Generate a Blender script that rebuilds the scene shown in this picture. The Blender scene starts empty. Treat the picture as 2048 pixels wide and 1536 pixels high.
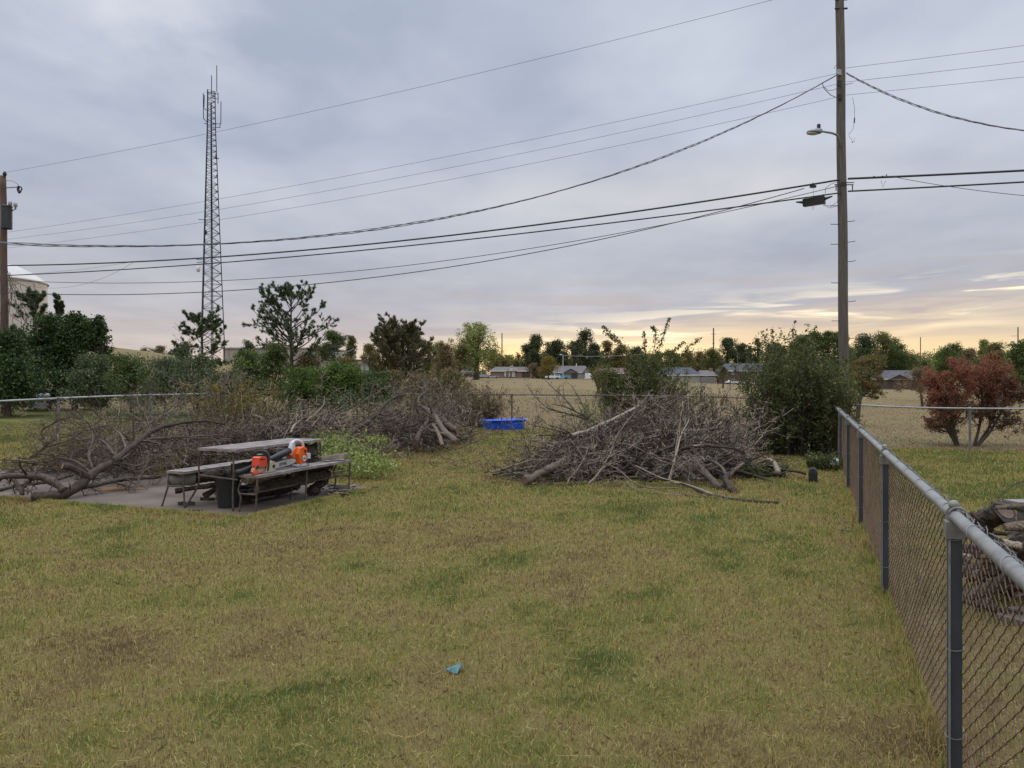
import bpy, math, random
import numpy as np
from mathutils import Vector, Matrix

random.seed(7)
rng = np.random.default_rng(7)
SC = bpy.context.scene
COL = SC.collection
F = 1500.0            # focal length in photograph pixels (2048 wide)
EYE = 1.78

# ------------------------------------------------------------------ camera
cam_d = bpy.data.cameras.new('camera')
cam_d.sensor_width = 36.0
cam_d.lens = F / 2048.0 * 36.0
cam_d.clip_start = 0.05
cam_d.clip_end = 6000
cam = bpy.data.objects.new('camera', cam_d)
cam.location = (0, 0, EYE)
cam.rotation_euler = (math.radians(90), 0, 0)
COL.objects.link(cam)
SC.camera = cam

# ------------------------------------------------------------------ world
SUN_EL, SUN_AZ = math.radians(4.0), math.radians(12.0)
world = bpy.data.worlds.new('World')
SC.world = world
world.use_nodes = True
wt = world.node_tree
wt.nodes.clear()
def WN(t, **kw):
    n = wt.nodes.new(t)
    for k, v in kw.items(): setattr(n, k, v)
    return n
def wl(a, b): wt.links.new(a, b)
def wmath(op, a, b=None, c=None, clamp=False):
    n = WN('ShaderNodeMath', operation=op); n.use_clamp = clamp
    for i, v in enumerate((a, b, c)):
        if v is None: continue
        if isinstance(v, (int, float)): n.inputs[i].default_value = v
        else: wl(v, n.inputs[i])
    return n.outputs[0]
def wramp(fac, stops, interp='LINEAR'):
    n = WN('ShaderNodeValToRGB'); r = n.color_ramp; r.interpolation = interp
    while len(r.elements) < len(stops): r.elements.new(0.5)
    for e, (p, c) in zip(r.elements, stops):
        e.position = p; e.color = (c[0], c[1], c[2], 1)
    wl(fac, n.inputs[0]); return n.outputs[0]
def wmix(fac, a, b, mode='MIX'):
    n = WN('ShaderNodeMix', data_type='RGBA', blend_type=mode)
    if isinstance(fac, (int, float)): n.inputs[0].default_value = fac
    else: wl(fac, n.inputs[0])
    for i, v in ((6, a), (7, b)):
        if isinstance(v, tuple): n.inputs[i].default_value = (*v, 1)
        else: wl(v, n.inputs[i])
    return n.outputs[2]
def srgb(r, g, b):
    return tuple(((c/255.0)/12.92 if c/255.0 <= .04045 else ((c/255.0+.055)/1.055)**2.4) for c in (r, g, b))
tc = WN('ShaderNodeTexCoord')
sep = WN('ShaderNodeSeparateXYZ'); wl(tc.outputs['Generated'], sep.inputs[0])
dx, dy, dz = sep.outputs
el = wmath('MAXIMUM', dz, 0.0)                       # sine of elevation
az = wmath('ARCTAN2', dx, dy)                         # 0 ahead, + right (radians)
# cloud sheet seen in perspective
den = wmath('ADD', el, 0.07)
cx = wmath('DIVIDE', dx, den); cy = wmath('DIVIDE', dy, den)
cmb = WN('ShaderNodeCombineXYZ'); wl(cx, cmb.inputs[0]); wl(cy, cmb.inputs[1])
def wnoise(vec, scale, detail, rough, dist=0.0, off=(0, 0, 0), sc=(1, 1, 1)):
    mp = WN('ShaderNodeMapping'); mp.inputs['Location'].default_value = off; mp.inputs['Scale'].default_value = sc
    wl(vec, mp.inputs[0])
    n = WN('ShaderNodeTexNoise'); n.inputs['Scale'].default_value = scale
    n.inputs['Detail'].default_value = detail; n.inputs['Roughness'].default_value = rough
    n.inputs['Distortion'].default_value = dist
    wl(mp.outputs[0], n.inputs['Vector']); return n.outputs[0]
n_big = wnoise(cmb.outputs[0], 0.42, 4, 0.5, 0.1, off=(3.1, 1.7, 0))
n_mid = wnoise(cmb.outputs[0], 1.5, 5, 0.52, 0.12, off=(9.1, 4.2, 0), sc=(1.25, 0.9, 1))
cl = wmath('ADD', wmath('MULTIPLY', n_big, 0.6), wmath('MULTIPLY', n_mid, 0.4))
cl = wmath('MULTIPLY_ADD', cl, 3.8, -1.35, clamp=True)
dark = wramp(el, [(0.0, srgb(205, 184, 174)), (0.05, srgb(186, 176, 177)), (0.10, srgb(171, 171, 181)), (0.17, srgb(166, 172, 187)), (0.30, srgb(165, 174, 194)), (0.5, srgb(168, 178, 197))])
lite = wramp(el, [(0.0, srgb(240, 218, 198)), (0.05, srgb(212, 200, 192)), (0.10, srgb(194, 193, 198)), (0.17, srgb(192, 196, 206)), (0.30, srgb(203, 209, 221)), (0.5, srgb(212, 218, 229))])
sky = wmix(cl, dark, lite)
# soft bright areas in the deck (thin cloud): direction-based blobs
def blob(ax, ez, sx, sz, power=1.0):
    a = wmath('DIVIDE', wmath('SUBTRACT', az, ax), sx)
    b = wmath('DIVIDE', wmath('SUBTRACT', el, ez), sz)
    d2 = wmath('ADD', wmath('MULTIPLY', a, a), wmath('MULTIPLY', b, b))
    return wmath('POWER', 2.718, wmath('MULTIPLY', d2, -1.0))
b1 = wmath('MULTIPLY', blob(-0.45, 0.41, 0.16, 0.07), wmath('MULTIPLY_ADD', n_mid, 3.5, -1.35, clamp=True))
sky = wmix(wmath('MULTIPLY', b1, 0.75), sky, srgb(228, 230, 236))
b2 = wmath('MULTIPLY', blob(0.22, 0.24, 0.26, 0.035), wmath('MULTIPLY_ADD', n_mid, 1.4, 0.0, clamp=True))
sky = wmix(wmath('MULTIPLY', b2, 0.85), sky, srgb(216, 213, 214))
# sunset glow low on the right
az_w = blob(0.36, 0.0, 0.42, 8.0)
glowh = wmath('MULTIPLY_ADD', az, 0.070, 0.072)
g = wmath('SUBTRACT', 1.0, wmath('DIVIDE', el, glowh), clamp=True)
g = wmath('MULTIPLY', wmath('POWER', g, 0.5), wmath('MULTIPLY_ADD', az_w, 1.0, 0.12, clamp=True))
glow = wramp(el, [(0.0, (1.15, .72, .26)), (0.03, (1.12, .80, .37)), (0.07, (1.02, .79, .46)), (0.12, srgb(246, 226, 196))])
sky = wmix(wmath('MULTIPLY', g, 0.92), sky, glow)
# long bright slits under the cloud deck
n_slit = wnoise(tc.outputs['Generated'], 3.2, 6, 0.55, 0.5, off=(2.0, 0.4, 0.9), sc=(1.5, 1.5, 19.0))
bars = wmath('MULTIPLY', wmath('MULTIPLY_ADD', n_slit, -11.0, 5.3, clamp=True), blob(0.45, 0.095, 0.55, 0.038))
sky = wmix(wmath('MULTIPLY', bars, 0.85), sky, srgb(190, 178, 176))
slit = wmath('MULTIPLY_ADD', n_slit, 12.0, -6.1, clamp=True)
ctr = wmath('MULTIPLY_ADD', az, 0.085, 0.050)
sw = wmath('DIVIDE', wmath('SUBTRACT', el, ctr), 0.027)
sw = wmath('POWER', 2.718, wmath('MULTIPLY', wmath('MULTIPLY', sw, sw), -1.0))
slit = wmath('MULTIPLY', wmath('MULTIPLY', slit, sw), wmath('MULTIPLY_ADD', blob(0.40, 0.0, 0.40, 8.0), 1.3, 0.0, clamp=True))
sky = wmix(slit, sky, (1.15, 1.0, 0.74))
core = blob(0.14, 0.026, 0.26, 0.026)
sky = wmix(wmath('MULTIPLY', core, 0.85), sky, (1.35, 1.02, 0.56))
hot = blob(0.01, 0.034, 0.055, 0.022)
sky = wmix(wmath('MULTIPLY', hot, 0.75), sky, (1.4, 0.95, 0.42))
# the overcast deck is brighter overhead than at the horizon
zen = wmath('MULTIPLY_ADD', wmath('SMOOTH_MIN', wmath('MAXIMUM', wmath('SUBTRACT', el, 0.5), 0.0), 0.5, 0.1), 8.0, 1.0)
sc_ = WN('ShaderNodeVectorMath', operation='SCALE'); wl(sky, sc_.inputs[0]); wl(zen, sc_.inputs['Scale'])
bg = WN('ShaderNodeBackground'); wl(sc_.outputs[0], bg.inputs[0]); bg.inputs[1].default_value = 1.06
st = WN('ShaderNodeTexSky', sky_type='NISHITA'); st.sun_disc = False
st.sun_elevation = SUN_EL; st.sun_rotation = SUN_AZ
bg2 = WN('ShaderNodeBackground'); wl(st.outputs[0], bg2.inputs[0]); bg2.inputs[1].default_value = 0.05
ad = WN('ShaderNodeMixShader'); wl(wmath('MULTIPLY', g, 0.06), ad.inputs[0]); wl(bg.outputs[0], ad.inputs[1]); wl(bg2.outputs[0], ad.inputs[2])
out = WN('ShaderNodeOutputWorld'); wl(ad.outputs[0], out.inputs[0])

sun_d = bpy.data.lights.new('sun', 'SUN'); sun_d.energy = 0.5; sun_d.angle = math.radians(14); sun_d.color = (1.0, 0.78, 0.55)
sun = bpy.data.objects.new('sun', sun_d); COL.objects.link(sun)
sd = Vector((math.sin(SUN_AZ)*math.cos(SUN_EL), math.cos(SUN_AZ)*math.cos(SUN_EL), math.sin(SUN_EL)))
sun.rotation_euler = sd.to_track_quat('Z', 'Y').to_euler()

SC.view_settings.view_transform = 'Standard'
SC.view_settings.look = 'None'
SC.view_settings.exposure = 0.0
SC.view_settings.gamma = 1.0
SC.view_settings.use_curve_mapping = False

# ------------------------------------------------------------------ helpers
def P(px, py, D): return np.array([(px-1024)/F*D, D, EYE+(768-py)/F*D])
def X(px, D): return (px-1024)/F*D

_lat = np.random.default_rng(3).random((256, 256))
def vnoise(x, y):
    x = np.asarray(x, float); y = np.asarray(y, float)
    xi = np.floor(x).astype(int); yi = np.floor(y).astype(int)
    fx = x-xi; fy = y-yi; fx = fx*fx*(3-2*fx); fy = fy*fy*(3-2*fy)
    a = _lat[xi % 256, yi % 256]; b = _lat[(xi+1) % 256, yi % 256]
    c = _lat[xi % 256, (yi+1) % 256]; d = _lat[(xi+1) % 256, (yi+1) % 256]
    return (a*(1-fx)+b*fx)*(1-fy)+(c*(1-fx)+d*fx)*fy
def fbm(x, y, o=4):
    s = 0; a = .5; t = 0
    for i in range(o):
        s = s+a*vnoise(x*2**i+17*i, y*2**i+5*i); t += a; a *= .5
    return s/t
def sstep(a, b, x):
    t = np.clip((x-a)/(b-a), 0, 1); return t*t*(3-2*t)
def terrain(x, y):
    x = np.asarray(x, float); y = np.asarray(y, float)
    a = x/np.maximum(y, 1.0)
    yard = 0.2*sstep(16, 26, y)*(1-sstep(5.5, 12, x))-0.12*sstep(16, 22, y)*sstep(7, 13, x)
    far = np.interp(a, [-1, -.7, 0.12, .27, .40, .5, .8], [3.6, 3.6, 3.6, 2.3, 1.2, 0.4, 0.3])
    t = np.clip((y-27)/233.0, 0, 1)
    z = yard+far*t
    z = z+7.0*np.exp(-.5*(((x+78)/26)**2+((y-118)/32)**2))
    z = z+0.04*(fbm(x*.12, y*.12)-.5)*sstep(27, 60, y)*4
    return z
def gz(x, y): return float(terrain(x, y))

class MB:
    def __init__(s):
        s.v = []; s.n = 0; s.f = {}; s.t = []
    def add(s, V, Fc, tint=0.5):
        V = np.asarray(V, float).reshape(-1, 3)
        s.v.append(V)
        if np.isscalar(tint): s.t.append(np.full(len(V), tint))
        else: s.t.append(np.asarray(tint, float))
        if isinstance(Fc, np.ndarray):
            s.f.setdefault(Fc.shape[1], []).append(Fc+s.n)
        else:
            for f in Fc: s.f.setdefault(len(f), []).append(np.array([f])+s.n)
        s.n += len(V)
    def box(s, c, h, R=None, tint=.5):
        c = np.asarray(c, float); h = np.asarray(h, float)
        V = np.array([[i, j, k] for i in (-1, 1) for j in (-1, 1) for k in (-1, 1)])*h
        if R is not None: V = V@np.asarray(R).T
        s.add(V+c, np.array([[0, 1, 3, 2], [4, 6, 7, 5], [0, 4, 5, 1], [2, 3, 7, 6], [0, 2, 6, 4], [1, 5, 7, 3]]), tint)
    def prism(s, poly, o, ax, ay, th, tint=.5):
        """extrude a 2-D outline (in axes ax, ay from o) symmetrically along their cross product"""
        poly = np.asarray(poly, float); ax = np.asarray(ax, float); ay = np.asarray(ay, float)
        nn = np.cross(ax, ay); nn /= np.linalg.norm(nn)
        B = np.asarray(o)+poly[:, :1]*ax+poly[:, 1:2]*ay
        k = len(poly)
        V = np.vstack([B-nn*th/2, B+nn*th/2])
        fs = [list(range(k))[::-1], list(range(k, 2*k))]+[[i, (i+1) % k, k+(i+1) % k, k+i] for i in range(k)]
        s.add(V, fs, tint)
    def tube(s, pts, rad, sides=8, tint=.5, cap=True):
        pts = np.asarray(pts, float); n = len(pts)
        rad = np.full(n, rad) if np.isscalar(rad) else np.asarray(rad, float)
        s.tubes(pts[None], rad[None], sides, tint, cap)
    def tubes(s, Pl, R, sides=3, tint=.5, cap=False):
        Pl = np.asarray(Pl, float); K, M, _ = Pl.shape
        if K == 0: return
        T = np.gradient(Pl, axis=1); T /= np.linalg.norm(T, axis=2, keepdims=True)+1e-9
        m = T.mean(axis=1)
        ref = np.where((np.abs(m[:, 2:3]) > .8), np.array([[1., 0, 0]]), np.array([[0, 0, 1.]]))[:, None, :]
        A = np.cross(T, np.broadcast_to(ref, T.shape)); A /= np.linalg.norm(A, axis=2, keepdims=True)+1e-9
        B = np.cross(T, A)
        th = np.arange(sides)/sides*2*np.pi
        V = Pl[:, :, None, :]+R[:, :, None, None]*(A[:, :, None, :]*np.cos(th)[None, None, :, None]+B[:, :, None, :]*np.sin(th)[None, None, :, None])
        idx = np.arange(K*M*sides).reshape(K, M, sides)
        a = idx[:, :-1, :]; b = idx[:, 1:, :]
        q = np.stack([a, np.roll(a, -1, 2), np.roll(b, -1, 2), b], -1).reshape(-1, 4)
        if np.isscalar(tint): tt = tint
        else: tt = np.repeat(np.asarray(tint), M*sides)
        base = s.n
        s.add(V.reshape(-1, 3), q, tt)
        if cap:
            s.f.setdefault(sides, []).append(idx[:, 0, ::-1].reshape(-1, sides)+base)
            s.f.setdefault(sides, []).append(idx[:, -1, :].reshape(-1, sides)+base)
    def ball(s, c, r, sc=(1, 1, 1), seg=12, rings=8, tint=.5, R=None):
        th = np.linspace(0, np.pi, rings+1); ph = np.arange(seg)/seg*2*np.pi
        V = np.stack([np.sin(th)[:, None]*np.cos(ph), np.sin(th)[:, None]*np.sin(ph), np.cos(th)[:, None]*np.ones(seg)], -1).reshape(-1, 3)*r*np.array(sc)
        if R is not None: V = V@np.asarray(R).T
        idx = np.arange((rings+1)*seg).reshape(rings+1, seg)
        q = np.stack([idx[:-1], np.roll(idx[:-1], -1, 1), np.roll(idx[1:], -1, 1), idx[1:]], -1).reshape(-1, 4)
        s.add(V+np.asarray(c), q, tint)
    def lathe(s, prof, c, seg=20, tint=.5):
        prof = np.asarray(prof, float); ph = np.arange(seg)/seg*2*np.pi
        V = np.stack([prof[:, :1]*np.cos(ph), prof[:, :1]*np.sin(ph), prof[:, 1:2]*np.ones(seg)], -1).reshape(-1, 3)
        idx = np.arange(len(prof)*seg).reshape(len(prof), seg)
        q = np.stack([idx[:-1], np.roll(idx[:-1], -1, 1), np.roll(idx[1:], -1, 1), idx[1:]], -1).reshape(-1, 4)
        s.add(V+np.asarray(c), q, tint)
    def build(s, name, mat, parent=None, smooth=False, loc=None):
        V = np.vstack(s.v) if s.v else np.zeros((0, 3)); T = np.concatenate(s.t) if s.t else np.zeros(0)
        off = np.zeros(3)
        if parent is not None:
            q_ = parent
            while q_ is not None: off = off+np.array(q_.location); q_ = q_.parent
        elif loc is not None: off = np.asarray(loc, float)
        V = V-off
        me = bpy.data.meshes.new(name)
        ls = []; st = []; n = 0; cnt = []
        for k, arrs in s.f.items():
            A = np.vstack(arrs); ls.append(A.reshape(-1)); st.append(n+np.arange(len(A))*k); n += A.size; cnt.append(np.full(len(A), k))
        L = np.concatenate(ls); S = np.concatenate(st); Cn = np.concatenate(cnt)
        me.vertices.add(len(V)); me.vertices.foreach_set('co', V.astype(np.float32).ravel())
        me.loops.add(len(L)); me.loops.foreach_set('vertex_index', L.astype(np.int32))
        me.polygons.add(len(S)); me.polygons.foreach_set('loop_start', S.astype(np.int32))
        me.polygons.foreach_set('loop_total', Cn.astype(np.int32))
        me.polygons.foreach_set('use_smooth', np.full(len(S), bool(smooth)))
        me.update(calc_edges=True)
        at = me.attributes.new('tint', 'FLOAT', 'POINT'); at.data.foreach_set('value', T.astype(np.float32))
        me.materials.append(mat)
        o = bpy.data.objects.new(name, me); COL.objects.link(o)
        if parent is not None: o.parent = parent
        elif loc is not None: o.location = tuple(off)
        return o

def tag(o, label, cat, group=None):
    o['label'] = label; o['category'] = cat
    if group: o['group'] = group
    return o
def thing(name, label, cat, loc, group=None):
    o = bpy.data.objects.new(name, None); COL.objects.link(o); o.empty_display_size = .2
    o.location = tuple(float(c) for c in loc); return tag(o, label, cat, group)
def struct(o, kind='structure'): o['kind'] = kind; return o

def norm(v): return v/(np.linalg.norm(v, axis=-1, keepdims=True)+1e-9)
def grow(p0, d0, L, nseg, wob, up=0.0, floor=None):
    p = np.array(p0, float); d = norm(np.array(d0, float)); L = np.asarray(L, float)
    pts = [p]
    for i in range(nseg):
        d = norm(d+rng.normal(size=d.shape)*wob+np.array([0, 0, up]))
        p = p+d*(L/nseg)[:, None]
        if floor is not None:
            zf = terrain(p[:, 0], p[:, 1])+floor
            low = p[:, 2] < zf
            p = p.copy(); p[low, 2] = zf[low]; d[low, 2] = np.abs(d[low, 2])*.3
        pts.append(p)
    return np.stack(pts, 1)
def spawn(Pl, R, n, tmin, tmax, ang, lr, Lp, nseg, wob, up=0.0, floor=None, rr=.55, angj=.25):
    K, M, _ = Pl.shape
    idx = np.repeat(np.arange(K), n); t = rng.uniform(tmin, tmax, len(idx))*(M-1)
    i = np.minimum(t.astype(int), M-2); f = (t-i)[:, None]
    p = Pl[idx, i]*(1-f)+Pl[idx, i+1]*f; tg = norm(Pl[idx, i+1]-Pl[idx, i])
    r = (R[idx, i]*(1-f[:, 0])+R[idx, i+1]*f[:, 0])
    q = norm(np.cross(tg, norm(rng.normal(size=tg.shape))))
    a = ang+rng.normal(size=len(idx))*angj
    d = tg*np.cos(a)[:, None]+q*np.sin(a)[:, None]
    L = Lp[idx]*lr*rng.uniform(.5, 1.25, len(idx))*(1.15-.6*t/(M-1))
    C = grow(p, d, L, nseg, wob, up, floor)
    Rc = np.maximum(r*rr, .0012)
    RR = Rc[:, None]*np.linspace(1, .25, nseg+1)[None]
    return C, RR, L
def leaves(mb, c, size, flat=.55, jit=.35, tint=None, up=None):
    n = len(c)
    a = norm(rng.normal(size=(n, 3)))
    if up is not None: a[:, 2] *= up; a = norm(a)
    b = norm(np.cross(a, norm(rng.normal(size=(n, 3)))))
    s = size*(1+jit*rng.normal(size=n)); s = np.clip(s, size*.4, size*2)[:, None]
    nr = np.cross(a, b)*s*.12
    V = np.stack([c-a*s*.5, c+b*s*flat*.5+nr, c+a*s*.5, c-b*s*flat*.5+nr], 1).reshape(-1, 3)
    q = np.arange(4*n).reshape(n, 4)
    if tint is None: tint = rng.random(n)
    mb.add(V, q, np.repeat(np.clip(tint, 0, 1), 4))

# ------------------------------------------------------------------ materials
MATS = {}
def newmat(name):
    m = bpy.data.materials.new(name); m.use_nodes = True; nt = m.node_tree
    b = nt.nodes['Principled BSDF']; MATS[name] = m
    return m, nt, b
def nmath(nt, op, a, b=None, clamp=False):
    n = nt.nodes.new('ShaderNodeMath'); n.operation = op; n.use_clamp = clamp
    for i, v in enumerate((a, b)):
        if v is None: continue
        if isinstance(v, (int, float)): n.inputs[i].default_value = v
        else: nt.links.new(v, n.inputs[i])
    return n.outputs[0]
def nramp(nt, fac, stops, interp='LINEAR'):
    n = nt.nodes.new('ShaderNodeValToRGB'); r = n.color_ramp; r.interpolation = interp
    while len(r.elements) < len(stops): r.elements.new(.5)
    for e, (p, c) in zip(r.elements, stops): e.position = p; e.color = (*c, 1)
    nt.links.new(fac, n.inputs[0]); return n.outputs[0]
def nnoise(nt, scale, detail=4, rough=.55, sc=None, coord='Object', dist=0):
    t = nt.nodes.new('ShaderNodeTexCoord'); v = t.outputs[coord]
    if sc:
        mp = nt.nodes.new('ShaderNodeMapping'); mp.inputs['Scale'].default_value = sc; nt.links.new(v, mp.inputs[0]); v = mp.outputs[0]
    n = nt.nodes.new('ShaderNodeTexNoise'); n.inputs['Scale'].default_value = scale; n.inputs['Detail'].default_value = detail
    n.inputs['Roughness'].default_value = rough; n.inputs['Distortion'].default_value = dist
    nt.links.new(v, n.inputs['Vector']); return n.outputs[0]
def bump(nt, b, h, strength=.4, dist=.01):
    n = nt.nodes.new('ShaderNodeBump'); n.inputs['Strength'].default_value = strength; n.inputs['Distance'].default_value = dist
    nt.links.new(h, n.inputs['Height']); nt.links.new(n.outputs[0], b.inputs['Normal'])
def tintnode(nt):
    a = nt.nodes.new('ShaderNodeAttribute'); a.attribute_name = 'tint'; return a.outputs['Fac']
def m_noise(name, c1, c2, scale, rough=.7, metal=0, bs=.3, sc=None, c3=None, usetint=0.0, bd=.01, detail=5):
    m, nt, b = newmat(name)
    n = nnoise(nt, scale, detail, .6, sc)
    f = n
    if usetint: f = nmath(nt, 'ADD', nmath(nt, 'MULTIPLY', n, 1-usetint), nmath(nt, 'MULTIPLY', tintnode(nt), usetint))
    st = [(.32, c1), (.68, c2)] if c3 is None else [(.28, c1), (.5, c2), (.74, c3)]
    nt.links.new(nramp(nt, f, st), b.inputs['Base Color'])
    b.inputs['Roughness'].default_value = rough; b.inputs['Metallic'].default_value = metal
    if bs: bump(nt, b, n, bs, bd)
    return m
LEAFK = 1.6
def m_leaf(name, stops, trans=.3, rough=.6):
    m, nt, b = newmat(name)
    col = nramp(nt, tintnode(nt), [(p, tuple(min(c_*LEAFK, .6) for c_ in c)) for p, c in stops] if name[:4] in ('leaf', 'need') else stops)
    nt.links.new(col, b.inputs['Base Color']); b.inputs['Roughness'].default_value = rough
    b.inputs['Specular IOR Level'].default_value = .25
    tr = nt.nodes.new('ShaderNodeBsdfTranslucent'); nt.links.new(col, tr.inputs[0])
    mx = nt.nodes.new('ShaderNodeMixShader'); mx.inputs[0].default_value = trans
    nt.links.new(b.outputs[0], mx.inputs[1]); nt.links.new(tr.outputs[0], mx.inputs[2])
    nt.links.new(mx.outputs[0], nt.nodes['Material Output'].inputs[0])
    return m

LAWN = [(.0, (.12, .082, .038)), (.16, (.32, .225, .096)), (.38, (.50, .395, .150)), (.58, (.385, .350, .100)), (.80, (.215, .250, .058)), (1., (.115, .170, .040))]
def m_ground():
    m, nt, b = newmat('ground_turf')
    g = nt.nodes.new('ShaderNodeTexCoord')
    t = tintnode(nt)
    n1 = nnoise(nt, 9, 5, .7); n2 = nnoise(nt, 60, 4, .7)
    f = nmath(nt, 'ADD', t, nmath(nt, 'MULTIPLY', nmath(nt, 'SUBTRACT', n2, .5), .5))
    f = nmath(nt, 'ADD', f, nmath(nt, 'MULTIPLY', nmath(nt, 'SUBTRACT', n1, .5), .3), clamp=True)
    lawn = nramp(nt, f, [(p, tuple(c_*.36 for c_ in c)) for p, c in LAWN])
    fn = nnoise(nt, .10, 7, .65, sc=(.55, 2.2, 1)); fn2 = nnoise(nt, 2.4, 5, .7, sc=(1, 1, 1))
    ff = nmath(nt, 'ADD', nmath(nt, 'MULTIPLY', fn, .65), nmath(nt, 'MULTIPLY', fn2, .35))
    field = nramp(nt, ff, [(.34, (.105, .070, .038)), (.43, (.185, .122, .066)), (.52, (.190, .147, .074)), (.62, (.128, .125, .050))])
    a = nt.nodes.new('ShaderNodeAttribute'); a.attribute_name = 'fieldmask'
    mx = nt.nodes.new('ShaderNodeMix'); mx.data_type = 'RGBA'
    nt.links.new(a.outputs['Fac'], mx.inputs[0]); nt.links.new(lawn, mx.inputs[6]); nt.links.new(field, mx.inputs[7])
    nt.links.new(mx.outputs[2], b.inputs['Base Color']); b.inputs['Roughness'].default_value = .95
    b.inputs['Specular IOR Level'].default_value = .1
    bump(nt, b, n2, .8, .03)
    return m
M_ground = m_ground()
M_grass = m_leaf('grass_blades', LAWN, trans=.25, rough=.6)
M_dry = m_leaf('dry_grass_blades', [(0, (.16, .115, .06)), (.5, (.27, .205, .11)), (1, (.33, .27, .14))], trans=.2)
M_conc = m_noise('concrete', (.040, .028, .019), (.100, .073, .052), 1.3, .85, bs=.35, c3=(.150, .116, .086), detail=10)
M_path = m_noise('pale_concrete', (.33, .30, .27), (.45, .41, .37), 3, .9)
M_bark_d = m_noise('bark_dark', (.018, .013, .010), (.058, .043, .033), 22, .92, bs=.9, sc=(1, 1, .5), c3=(.115, .092, .074), usetint=.3, detail=8, bd=.02)
M_bark_g = m_noise('bark_grey', (.026, .018, .011), (.076, .053, .036), 20, .9, bs=.9, c3=(.160, .120, .083), usetint=.35, detail=8, bd=.02)
M_bark_p = m_noise('twig_brown', (.012, .008, .005), (.064, .043, .028), 6, .9, bs=0, c3=(.32, .250, .185), usetint=.85)
M_bark_l = m_noise('twig_pale', (.040, .029, .020), (.135, .102, .073), 8, .9, bs=.3, c3=(.31, .25, .188), usetint=.75)
M_cut = m_noise('cut_wood', (.09, .06, .038), (.17, .12, .08), 18, .8, bs=.2)
M_cut_o = m_noise('fresh_cut_wood', (.20, .09, .045), (.30, .16, .085), 18, .8, bs=.2)
M_galv = m_noise('galvanised_rail', (.10, .105, .10), (.165, .170, .162), 11, .66, .0, bs=.2, c3=(.215, .218, .208), sc=(1, 1, 1))
M_galv_d = m_noise('galvanised_dull', (.13, .125, .12), (.24, .235, .23), 14, .6, .3, bs=.15)
M_post = m_noise('blue_grey_post', (.036, .040, .050), (.066, .072, .086), 8, .55, .35, bs=.1, sc=(1, 1, .3))
M_postedge = m_noise('worn_post_edge', (.17, .17, .155), (.27, .265, .24), 20, .7, .2, bs=.2)
M_mesh = m_noise('rusty_wire', (.045, .024, .013), (.105, .058, .029), 5, .8, .0, bs=0, c3=(.135, .095, .06))
M_wire_b = m_noise('black_cable', (.012, .013, .016), (.022, .023, .028), 4, .6, bs=0)
M_wire_g = m_noise('grey_wire', (.045, .045, .05), (.085, .085, .09), 4, .6, .3, bs=0)
M_alu = m_noise('twisted_wire', (.06, .062, .065), (.13, .13, .135), 6, .5, .4, bs=0)
M_pole_g = m_noise('weathered_pole', (.042, .035, .029), (.105, .090, .074), 5, .9, bs=.6, sc=(6, 6, .35), c3=(.16, .138, .115), detail=8)
M_pole_b = m_noise('brown_pole', (.045, .028, .022), (.11, .066, .050), 5, .9, bs=.6, sc=(6, 6, .35), c3=(.15, .105, .085), detail=8)
M_porc = m_noise('porcelain', (.30, .31, .33), (.36, .37, .39), 4, .3, bs=0)
M_steel = m_noise('dark_steel', (.022, .022, .026), (.05, .05, .058), 8, .55, .5, bs=.1)
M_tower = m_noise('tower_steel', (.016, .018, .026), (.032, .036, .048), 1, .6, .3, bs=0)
M_white = m_noise('white_paint', (.52, .51, .49), (.68, .67, .65), 1.5, .5, bs=.05)
M_cream = m_noise('cream_tank', (.44, .39, .33), (.56, .50, .43), .25, .6, bs=.05)
M_wood = m_noise('weathered_boards', (.095, .078, .068), (.22, .185, .165), 6, .8, bs=.5, sc=(1, 1, 1), c3=(.33, .295, .27), detail=8)
M_frame = m_noise('rusty_tube_frame', (.060, .045, .038), (.15, .12, .10), 12, .7, .3, bs=.2)
M_bin = m_noise('black_plastic', (.008, .009, .010), (.018, .019, .021), 5, .45, bs=.05)
M_pool = m_noise('blue_plastic', (.006, .070, .55), (.014, .13, .78), 3, .35, bs=.08)
M_orange = m_noise('orange_plastic', (.62, .095, .012), (.78, .15, .02), 6, .45, bs=.05)
M_red_o = m_noise('red_orange_plastic', (.55, .05, .02), (.70, .085, .035), 6, .45, bs=.05)
M_lgrey = m_noise('pale_grey_plastic', (.45, .45, .46), (.58, .58, .59), 6, .4, bs=.03)
M_creamp = m_noise('dusty_cream_metal', (.34, .29, .17), (.46, .41, .27), 10, .6, bs=.05)
M_bar = m_noise('guide_bar_steel', (.36, .36, .34), (.48, .48, .46), 12, .45, .3, bs=.03)
M_ink = m_noise('black_lettering', (.012, .012, .012), (.02, .02, .02), 4, .6, bs=0)
M_teal = m_noise('teal_cloth', (.035, .105, .115), (.095, .20, .21), 30, .8, bs=.3)
M_redp = m_noise('red_plastic', (.55, .02, .015), (.70, .04, .03), 9, .4, bs=.05)
M_whitep = m_noise('white_bag', (.45, .47, .52), (.62, .64, .68), 9, .5, bs=.2)
M_rust = m_noise('rust_stain', (.20, .085, .030), (.25, .125, .05), 3, .9, bs=.2)
M_glass, _nt, _b = newmat('dark_glass'); _b.inputs['Base Color'].default_value = (.02, .025, .03, 1); _b.inputs['Roughness'].default_value = .1
_n = nnoise(_nt, 3); _nt.links.new(nramp(_nt, _n, [(.3, (.015, .018, .022)), (.7, (.035, .04, .045))]), _b.inputs['Base Color'])
L_dark = m_leaf('leaf_dark_evergreen', [(0, (.012, .018, .008)), (.5, (.033, .045, .018)), (1, (.075, .088, .032))], .15)
L_cedar = m_leaf('leaf_cedar', [(0, (.008, .016, .006)), (.5, (.022, .042, .012)), (1, (.070, .110, .026))], .2)
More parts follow.
